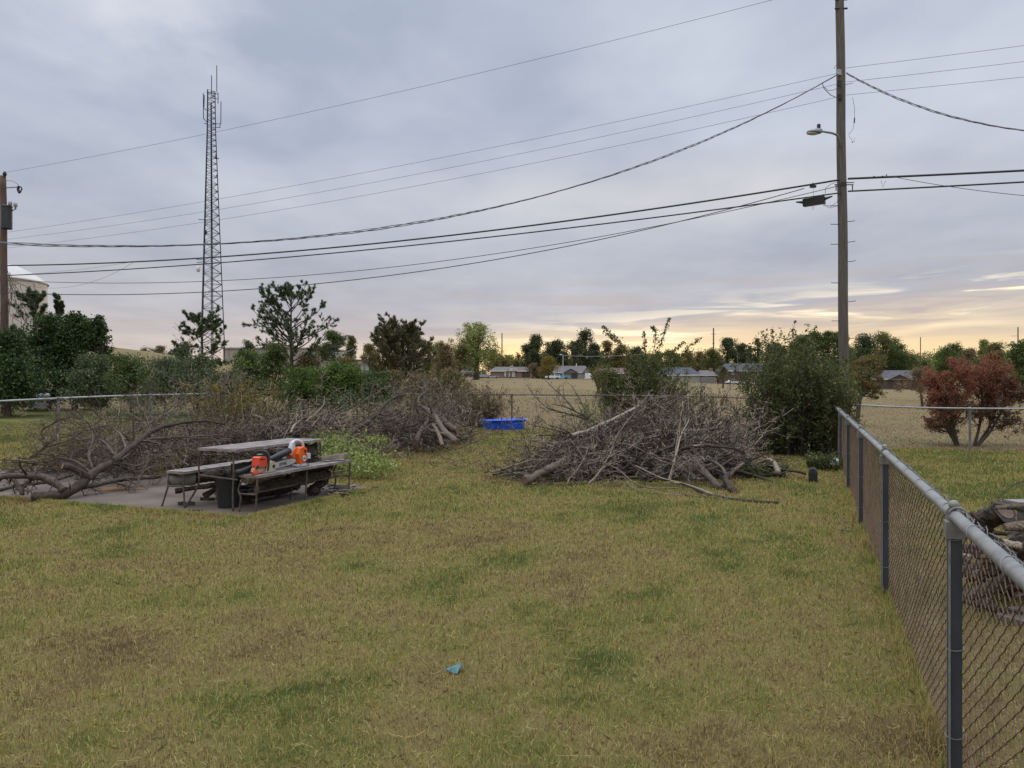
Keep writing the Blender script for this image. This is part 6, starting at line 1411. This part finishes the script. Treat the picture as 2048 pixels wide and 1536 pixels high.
for k in range(70):
    c = P(rng.normal(672, 26), 0, 1); D = rng.uniform(11.8, 12.9); x_ = X(rng.normal(675, 24), D); a = rng.uniform(0, 3); l = rng.uniform(.03, .12)
    mb.box([x_, D, .022+.03*rng.random()], (l, .012, .006), np.array([[math.cos(a), -math.sin(a), 0], [math.sin(a), math.cos(a), 0], [0, 0, 1]]), rng.random())
o = mb.build('bark_scraps', M_bark_p, loc=(X(675, 12.3), 12.3, .02)); tag(o, 'heap of broken bark scraps at the right end of the slab', 'bark'); struct(o, 'stuff')
limb_thing('loose_stick', 'long thin stick across the back edge of the slab right of the table', 'branch', [([(640, 968, 12.9), (670, 970, 12.9), (710, 972, 12.9)], .014, .010)], M_bark_g, 'loose sticks', tw=0)

# ------------------------------------------------------------------ chainsaw and blower on the right bench
S0 = np.array([-3.62, 10.5, .532]); SU = TU; SW = TW
S0 = TP(.02, .27, .520)
SK = .86
def SP(s, w, z): return S0+SU*(s*SK)+SW*w+ZZ*z
RS = np.stack([SU, SW, ZZ], 1)
cs = thing('chainsaw', 'orange and cream chainsaw with a long bar lying on the near bench', 'chainsaw', S0)
def sprism(nm, poly, w, th, mat, par=cs, smooth=False):
    mb = MB(); mb.prism(poly, SP(0, w, 0), SU*SK, ZZ, th); return mb.build(nm, mat, par)
body = sprism('engine_cover', [(.07, .11), (.08, .225), (.13, .240), (.24, .235), (.27, .20), (.26, .105), (.21, .092), (.09, .095)], .02, .125, M_red_o)
sprism('cover_stripe', [(.085, .195), (.085, .208), (.22, .205), (.22, .192)], .02, .129, M_bin, body)
sprism('crankcase', [(.06, .03), (.07, .080), (.26, .085), (.28, .03), (.25, .008), (.08, .008)], .0, .10, M_creamp)
sprism('clutch_cover', [(.24, .012), (.30, .14), (.36, .165), (.43, .15), (.47, .11), (.46, .05), (.40, .02)], .085, .04, M_creamp)
mb = MB(); mb.tube([SP(.40, .106, .085), SP(.40, .112, .085)], .026, 10, cap=True); mb.build('bar_nut', M_steel, cs)
# rear handle loop
mb = MB(); Q = smooth_poly([SP(.12, .05, .125), SP(.05, .05, .10), SP(-.02, .05, .055), SP(-.07, .05, .022), SP(-.0, .05, .014), SP(.10, .05, .016), SP(.19, .05, .02)], 18); mb.tube(Q, .017, 8, cap=True); rh = mb.build('rear_handle', M_red_o, cs, smooth=True)
mb = MB(); mb.tube([SP(.13, .062, .145), SP(.07, .062, .115), SP(.02, .062, .085)], .017, 8, cap=True); mb.build('handle_grip', M_steel, rh, smooth=True)
# front handle arch
mb = MB(); Q = smooth_poly([SP(.26, .10, .03), SP(.29, .10, .16), SP(.31, .09, .26), SP(.27, .03, .31), SP(.24, -.05, .31), SP(.20, -.10, .27), SP(.19, -.11, .12), SP(.2, -.10, .03)], 30); mb.tube(Q, .013, 8, cap=True); mb.build('front_handle', M_bin, cs, smooth=True)
mb = MB(); mb.prism([(.30, .12), (.33, .30), (.345, .30), (.33, .12)], SP(0, 0, 0), SU*SK, ZZ, .14); mb.build('hand_guard', M_bin, cs)
mb = MB(); mb.box(SP(.24, -.02, .26), (.035, .03, .006), RS); mb.build('cover_label', m_noise('green_sticker', (.10, .30, .17), (.14, .36, .22), 4, .5, bs=0), cs)
mb = MB(); mb.tube([SP(.12, -.05, .055), SP(.12, .056, .055)], .038, 14, cap=True); mb.build('starter_housing', M_creamp, cs)
# bar & chain
def barpt(s, e): # centreline from (.42,.085) to (1.02,.125)
    return (.42+s, .085+s*.055+e)
bar_poly = [barpt(0, -.042), barpt(.30, -.046), barpt(.50, -.040), barpt(.575, -.026), barpt(.60, 0), barpt(.575, .026), barpt(.50, .040), barpt(.30, .046), barpt(0, .042)]
gb = sprism('guide_bar', bar_poly, .085, .008, M_bar)
mb = MB(); bp = np.array([barpt(0, -.045), barpt(.30, -.049), barpt(.50, -.043), barpt(.58, -.028), barpt(.607, 0), barpt(.58, .028), barpt(.50, .043), barpt(.30, .049), barpt(0, .045)])
q3 = interp_poly(np.array([SP(a, .085, b) for a, b in bp]), 90); mb.tube(q3, .0055, 5)
for k in range(0, 90, 2):
    out = norm(q3[k]-SP(.72, .085, .102)); mb.box(q3[k]+out*.006, (.006, .004, .005), RS)
mb.build('saw_chain', M_steel, cs)
def text_mesh(txt, size, origin, ax, az_, mat, par, shear=.0, ext=.0012, name='lettering'):
    cu = bpy.data.curves.new('txt', 'FONT'); cu.body = txt; cu.size = size; cu.extrude = ext; cu.shear = shear; cu.offset = size*.018; cu.align_x = 'LEFT'
    ob = bpy.data.objects.new('txt', cu); COL.objects.link(ob); bpy.context.view_layer.update()
    me = bpy.data.meshes.new_from_object(ob.evaluated_get(bpy.context.evaluated_depsgraph_get()))
    bpy.data.objects.remove(ob); bpy.data.curves.remove(cu)
    co = np.zeros(len(me.vertices)*3); me.vertices.foreach_get('co', co); co = co.reshape(-1, 3)
    nrm = np.cross(ax, az_)
    W_ = np.asarray(origin)+co[:, :1]*ax+co[:, 1:2]*az_+co[:, 2:3]*nrm-np.array(par.location)
    pl = par.parent
    if pl is not None: W_ = W_-np.array(pl.location)
    me.vertices.foreach_set('co', W_.ravel().astype(np.float32)); me.materials.clear(); me.materials.append(mat); me.update()
    o = bpy.data.objects.new(name, me); COL.objects.link(o); o.parent = par; return o
bdir = norm(SU+ZZ*.055); bup = norm(ZZ-bdir*bdir[2])
text_mesh('STIHL', .062, SP(.565, .0905, .070), bdir*1.15, bup, M_ink, gb, shear=.2)
# blower (lies behind the saw)
bw = thing('leaf_blower', 'orange leaf blower with pale grey handle and black tube behind the chainsaw', 'leaf blower', SP(1.15, -.08, 0))
def bprism(nm, poly, w, th, mat, par=None):
    mb = MB(); mb.prism(poly, SP(0, w, 0), SU*SK, ZZ, th); return mb.build(nm, mat, par or bw)
th = np.linspace(0, 2*np.pi, 21)[:-1]
ho = bprism('fan_housing', [(1.20+.125*math.cos(a), .175+.115*math.sin(a)) for a in th], -.05, .10, M_orange)
bprism('engine_housing', [(1.14, .20), (1.19, .28), (1.31, .30), (1.38, .27), (1.38, .10), (1.31, .045), (1.2, .05)], .0, .12, M_orange)
mb = MB(); mb.tube([SP(1.29, .06, .125), SP(1.29, .072, .125)], .045, 18, cap=True); em = mb.build('round_badge', M_lgrey, bw)
text_mesh('STIHL', .022, SP(1.25, .0735, .117), SU, ZZ, M_ink, em, shear=.2)
for k in range(12):
    a = k*math.pi/6+.2; mb = MB()
mb = MB()
for k in range(12):
    a = k*math.pi/6; mb.box(SP(1.29+.075*math.cos(a), .062, .125+.064*math.sin(a)), (.012, .004, .004), RS@np.array([[math.cos(a), 0, -math.sin(a)], [0, 1, 0], [math.sin(a), 0, math.cos(a)]]))
mb.build('vent_fins', M_red_o, bw)
mb = MB(); mb.box(SP(1.32, .062, .24), (.022, .006, .009), RS); mb.box(SP(1.325, .064, .225), (.007, .006, .024), RS); mb.build('pull_grip', M_bin, bw)
mb = MB(); Q = smooth_poly([SP(1.08, -.05, .24), SP(1.11, -.05, .33), SP(1.15, -.05, .385), SP(1.25, -.05, .395), SP(1.36, -.05, .375), SP(1.43, -.05, .33), SP(1.44, -.05, .28)], 24); mb.tube(Q, [.03]*8+[.022]*16, 10, cap=True); hd = mb.build('top_handle', M_lgrey, bw, smooth=True)
bprism('handle_mount', [(1.02, .20), (1.06, .28), (1.10, .37), (1.15, .36), (1.17, .29), (1.22, .28), (1.17, .23), (1.09, .18)], -.05, .06, M_lgrey)
mb = MB(); Q = interp_poly([SP(1.06, -.06, .245), SP(.80, -.07, .20), SP(.45, -.10, .13), SP(.05, -.14, .05), SP(-.12, -.16, .03)], 14); mb.tube(Q, np.r_[np.full(4, .052), np.full(10, .042)], 14, cap=True); mb.build('blower_tube', M_bin, bw, smooth=True)
mb = MB(); mb.box(SP(1.43, .02, .15), (.04, .045, .04), RS); mb.box(SP(1.25, .0, .03), (.10, .06, .016), RS); mb.build('muffler_cover', M_lgrey, bw)
mb = MB(); mb.tube([SP(1.2, -.08, .05), SP(1.06, -.08, .008), SP(1.4, -.08, .008), SP(1.36, -.08, .05)], .008, 6); mb.build('stand_wire', M_galv, bw); mb = MB(); mb.tube([SP(1.2, .08, .05), SP(1.06, .08, .008), SP(1.4, .08, .008), SP(1.36, .08, .05)], .008, 6); mb.build('stand_wire', M_galv, bw)

# ------------------------------------------------------------------ blue pool
pc_ = P(1007, 858, 25.4); pz = gz(pc_[0], pc_[1]); pc_ = np.array([pc_[0], pc_[1]+.0, pz])
pl_ = thing('paddling_pool', 'blue plastic paddling pool with a rolled rim near the back fence', 'paddling pool', pc_)
mb = MB(); n = 48; th = np.arange(n)/n*2*np.pi
prof = [(.66, 0), (.69, .05), (.72, .16), (.735, .27), (.80, .295), (.83, .315), (.81, .335), (.76, .33), (.73, .30), (.70, .16), (.66, .04), (0, .03)]
V = []
for r_, z_ in prof:
    rr = r_*(1+.012*np.cos(th*12)*(z_ > .02)); V.append(np.stack([pc_[0]+rr*np.cos(th)*.98, pc_[1]+rr*np.sin(th)*.8, pz+z_*1.15+.02*np.sin(th*1+2)*(z_ > .2)], -1))
idx = np.arange(len(prof)*n).reshape(len(prof), n); mb.add(np.vstack(V), np.stack([idx[:-1], np.roll(idx[:-1], -1, 1), np.roll(idx[1:], -1, 1), idx[1:]], -1).reshape(-1, 4)); mb.build('pool_shell', M_pool, pl_, smooth=False)
mb = MB(); a = P(1003.5, 838, 23.8); b = P(1003.5, 872, 23.8); b[2] = gz(b[0], b[1])-.05; mb.tube([b, a], .018, 6, cap=True); mb.ball(a, .022, seg=8, rings=5)
tag(mb.build('garden_stake', M_bark_g, loc=b), 'short thin grey stake in the ground in front of the blue pool', 'stake')

ms = MB(); a = rng.uniform(0, 2*np.pi, 2600); rr_ = rng.uniform(.66, .95, 2600); x = pc_[0]+np.cos(a)*rr_; y = pc_[1]+np.sin(a)*rr_*.85
blades(ms, x, y, rng.uniform(.04, .10, 2600), np.full(2600, .02), np.clip(patch(x, y)+rng.normal(size=2600)*.2, 0, 1), .5); struct(ms.build('pool_edge_grass', M_grass), 'stuff')
# ------------------------------------------------------------------ black mailbox
mc = P(1626, 967, 13.45); mc[2] = 0; mbx = thing('mailbox', 'black arched mailbox standing on the grass left of the near fence', 'mailbox', mc)
w_ = .076; hh_ = .175
arch = [(-w_, 0), (w_, 0), (w_, hh_)]+[(w_*math.cos(a), hh_+w_*math.sin(a)) for a in np.linspace(.15, math.pi-.15, 10)]+[(-w_, hh_)]
vx = norm(mc*np.array([1, 1, 0])); axm = np.array([vx[1], -vx[0], 0]); RM = np.stack([axm, vx, ZZ], 1)
def MP(a, b, c): return mc+axm*a+vx*b+ZZ*c
mb = MB(); mb.prism(arch, MP(0, .14, .008), axm, ZZ, .28); mb.build('box_shell', M_bin, mbx)
M_mb = m_noise('satin_black', (.035, .037, .045), (.05, .052, .062), 5, .35, .2, bs=.05)
mb = MB(); top = [(w_*.98*math.cos(a), w_*.98*math.sin(a)) for a in np.linspace(0, math.pi, 14)]; mb.prism([(0, -.016)]+[(w_*.98, -.004)]+top[1:-1]+[(-w_*.98, -.004)], MP(0, -.006, hh_+.008), axm, ZZ, .012); mb.build('door_panel', M_mb, mbx)
mb = MB(); mb.box(MP(0, -.016, hh_+.03), (.010, .006, .040), RM); mb.box(MP(-.02, 0, hh_+w_+.014), (.004, .01, .012), RM); mb.build('door_latch', M_bin, mbx)
mb = MB(); mb.box(MP(0, -.006, .09), (w_*.92, .005, .078), RM); mb.build('lower_door', M_bin, mbx)

# litter
def crumple(name, label, cat, c, s, mat, n=7):
    V = []; idx = np.arange(n*n).reshape(n, n)
    for i in range(n):
        for j in range(n):
            u_ = i/(n-1)-.5; v_ = j/(n-1)-.5
            V.append([u_*s[0]*(1-.35*abs(v_))+rng.normal()*s[0]*.05, v_*s[1]+rng.normal()*s[1]*.07, s[2]*(1-2.6*(u_*u_+v_*v_))+abs(rng.normal())*s[2]*.35])
    V = np.array(V)+np.array(c); V[:, 2] = np.maximum(V[:, 2], c[2]); q = np.stack([idx[:-1, :-1], idx[1:, :-1], idx[1:, 1:], idx[:-1, 1:]], -1).reshape(-1, 4)
    V2 = V-[0, 0, .003]; mb = MB(); mb.add(V, q); mb.add(V2, q[:, ::-1]); return tag(mb.build(name, mat, loc=c), label, cat)
c = P(1670, 930, 15.4); c[2] = .10; crumple('plastic_bag', 'crumpled white plastic bag at the foot of the near fence', 'bag', c, (.17, .16, .12), M_whitep)
c = P(1653, 938, 15.6); c[2] = .02; 
mb = MB(); mb.tube([c+[-.09, 0, .02], c+[-.05, 0, .03], c+[.03, 0, .03], c+[.045, 0, .015], c+[.09, 0, .02]], [.012, .035, .035, .015, .022], 9, cap=True); tag(mb.build('red_bottle', M_redp, loc=c), 'bright red plastic scrap on the grass by the fence foot', 'litter')
# teal cloth: folded pointed scrap
c = P(907, 1346, 4.63); c[2] = .012
pts = [P(891, 1343, 4.66), P(902, 1334, 4.66), P(914, 1329, 4.66), P(923, 1325.5, 4.66), P(922, 1333, 4.62), P(917, 1341, 4.6), P(914, 1350, 4.58), P(904, 1347, 4.6)]
mb = MB(); Q = np.array(pts); Q[:, 2] = np.maximum(Q[:, 2], .008)
ctr_ = Q.mean(0)+[0, -.012, .012]; mb.add(np.vstack([ctr_, Q]), [[0, i+1, (i+1) % 8+1] for i in range(8)]); Q2 = Q+[0.004, .02, -.004]; mb.add(np.vstack([ctr_+[0, .03, -.01], Q2]), [[0, (i+1) % 8+1, i+1] for i in range(8)])
V0 = np.vstack([Q, Q2]); mb.add(V0, [[i, (i+1) % 8, 8+(i+1) % 8, 8+i] for i in range(8)])
tag(mb.build('cloth_scrap', M_teal, loc=c), 'small crumpled teal scrap lying alone on the front lawn', 'litter')
def zz_(x, y, D): return (1640+x/4.267, 800+y/4.267, D)
limb_thing('dry_stick', 'pale split stick lying on the grass beside the second fence post', 'branch', [([zz_(375, 1142, 8.95), zz_(300, 1122, 9.05), zz_(220, 1118, 9.1), zz_(150, 1112, 9.15)], .012, .010), ([zz_(150, 1112, 9.15), zz_(175, 1092, 9.4), zz_(212, 1080, 9.5)], .009, .005), ([zz_(280, 1128, 9.0), zz_(200, 1130, 9.0), zz_(155, 1122, 9.05)], .008, .005)], M_bark_l, tw=0, cuts=False)
# pale stones / leaves along fence foot
for k, (x_, y_) in enumerate(((268, 855), (290, 900), (300, 945), (300, 965))):
    px, py, _ = zz_(x_, y_, 1); D = EYE*F/(py-768); c = P(px, py, D); c[2] = .02
    chunk(('farthest', 'second farthest', 'second nearest', 'nearest')[k]+' of the four pale dry leaves along the fence foot', c, .10, .035, .02, .3+k, M_bark_l, 'dry_leaf', 'pale leaves along the fence foot')
# meter behind left fence
mc = P(80, 824, 36.5); mz = gz(mc[0], mc[1]); mt = thing('gas_meter', 'small grey gas meter with a white pipe behind the left fence', 'meter', (mc[0], mc[1], mz))
mb = MB(); mb.ball([mc[0], mc[1], mz+.62], .27, (.95, .6, 1.15), 14, 10); mb.box([mc[0], mc[1], mz+.45], (.20, .14, .2)); mb.box([mc[0]-.05, mc[1]-.15, mz+.72], (.12, .03, .1)); mb.build('meter_body', m_noise('meter_grey', (.17, .18, .21), (.24, .25, .28), 4, .5, bs=.05), mt)
mb = MB(); mb.tube([[mc[0]+.22, mc[1], mz], [mc[0]+.22, mc[1], mz+.9], [mc[0]-.1, mc[1], mz+.95]], .03, 7); mb.ball([mc[0]+.36, mc[1], mz+.85], .14, (1, .6, .8), 10, 6); mb.build('riser_pipe', M_porc, mt)

# ------------------------------------------------------------------ neighbour's firewood heap, right edge
NG = 'firewood heaped beyond the near fence'
base = np.array([4.35, 6.35, 0])
bar_c = P(2118, 1110, 6.35); bar_c[2] = 0
bd_ = thing('wire_bin', 'grey rusty open drum in the firewood heap carrying boards at the right edge', 'drum', bar_c)
mb = MB(); mb.lathe([(.235, 0), (.235, .78), (.245, .80), (.235, .82), (.225, .78), (.225, .02), (0, .01)], bar_c, 28); mb.lathe([(.239, .36), (.246, .38), (.239, .40)], bar_c, 28); mb.build('drum_shell', m_noise('rusty_drum', (.030, .024, .022), (.075, .062, .056), 7, .85, .0, bs=.5, c3=(.12, .10, .09)), bd_)
for (s, px, py, D, ang, L, w, m, lb) in ((0, 2100, 1003, 6.2, .15, .72, .16, M_logw, 'pale board on the very top of the firewood heap'), (1, 2108, 1013, 6.15, -.1, .7, .12, M_wood, 'grey board second from the top of the firewood heap')):
    c = P(px, py, D); ca, sa = math.cos(ang), math.sin(ang); mb = MB(); mb.box(c, (L/2, w/2, .013), np.array([[ca, -sa, 0], [sa, ca, 0], [0, 0, 1]])); tag(mb.build('old_board', m, loc=c), lb, 'board', NG)
log('thick dark half burnt log leaning left against the drum', P(1945, 1065, 6.3), P(2010, 1022, 6.0), .085, M_bark_d, group=NG)
log('grey round branch across the front of the drum', P(2010, 1055, 5.65), P(2090, 1048, 5.6), .035, M_bark_g, group=NG)
k = 0
for i in range(52):
    a0 = rng.uniform(0, 2*np.pi); cxp = rng.uniform(1962, 2120); D = rng.uniform(5.5, 6.5); zz0 = rng.uniform(.08, .60)*max(.3, min(1, (cxp-1940)/60))
    c = np.array([X(cxp, D), D, zz0]); L_ = rng.uniform(.12, .32); d = norm(np.array([math.cos(a0), math.sin(a0), rng.normal()*.3])); r_ = rng.uniform(.013, .038)
    a_, b_ = c-d*L_, c+d*L_; a_[2] = max(a_[2], r_); b_[2] = max(b_[2], r_)
    if a_[0]-sideX(a_[1]) < .12 or b_[0]-sideX(b_[1]) < .12: continue
    log('short dark piece of firewood in the heap round the drum', a_, b_, r_, M_bark_d if i % 3 else M_bark_g, M_bark_g if i % 2 else M_cut, group='loose firewood pieces round the drum', knots=1, n=8)
for (px0_, py0_, px1_, py1_, D, r_, m_, lb) in ((1985, 1008, 2050, 1018, 5.8, .022, M_bark_d, 'dark stick lying on the drum rim under the boards'), (1990, 1016, 2080, 1006, 5.7, .018, M_bark_g, 'grey stick across the drum rim under the boards'),
   (1955, 1060, 1990, 1085, 6.15, .035, M_bark_d, 'stubby dark log at the left foot of the firewood heap'), (1950, 1085, 1985, 1070, 6.3, .03, M_bark_g, 'small grey log at the far left of the firewood heap'),
   (2018, 1075, 2060, 1120, 5.55, .03, M_bark_l, 'pale split stick leaning on the front of the drum'), (2035, 1100, 2075, 1080, 5.5, .028, M_bark_g, 'grey split stick low on the front of the drum'),
   (1992, 1100, 2030, 1130, 5.6, .032, M_bark_d, 'dark chunk at the left front foot of the drum'), (2005, 1085, 2040, 1092, 5.5, .025, M_bark_l, 'short pale stick on the left front of the drum'), (1960, 1050, 1996, 1032, 6.2, .03, M_bark_d, 'dark bark strip on the slope of the leaning log')):
    log(lb, P(px0_, py0_, D), P(px1_, py1_, D), r_, m_, M_bark_g, group=NG, knots=2)
for (px, py, D, nm_) in ((2000, 1145, 5.0, 'second farthest'), (2035, 1185, 4.55, 'second nearest'), (2062, 1240, 4.0, 'nearest'), (1975, 1118, 5.5, 'farthest')):
    D = EYE*F/(py-768)*1.0; c = P(px, py, D); c[2] = .0
    if c[0]-sideX(c[1]) < .35: c[0] = sideX(c[1])+.35
    Vn = 14; th = np.arange(Vn)/Vn*2*np.pi; rr = .26*(1+.12*rng.normal(size=Vn)); mb = MB()
    mb.prism(np.stack([rr*np.cos(th), rr*.75*np.sin(th)], -1), c+[0, 0, .02], np.array([1., 0, 0]), np.array([0, 1., 0]), .05)
    tag(mb.build('stepping_stone', m_noise('stone_pinkish', (.12, .095, .078), (.21, .17, .145), 9, .9, bs=.4) if 'stone_pinkish' not in MATS else MATS['stone_pinkish'], loc=c), nm_+' of the four pinkish stepping stones beyond the near fence', 'stone', 'stepping stones beyond the near fence')
limb_thing('loose_stick', 'thin dark twig curving up behind the firewood heap', 'branch', [([P and (2008, 985, 6.6), (2025, 970, 6.7), (2048, 962, 6.8), (2080, 955, 6.9)], .006, .003)], M_bark_d, 'loose sticks', tw=2, sub=0, cuts=False)
for (px, py, D, lb) in ((1975, 920, 17.3, 'small dark twig lying on the lawn next door'), (150, 1038, 9.9, 'small dark twig in the grass left of the slab corner'), (1560, 1030, 10.0, 'dark twig at the tip of the long pale branch')):
    D = EYE*F/(py-768); limb_thing('loose_stick', lb, 'branch', [([(px-18, py+1, D), (px, py, D), (px+16, py-1.5, D)], .005, .003)], M_bark_d, 'loose sticks', tw=3, sub=0, cuts=False, tl=.4)
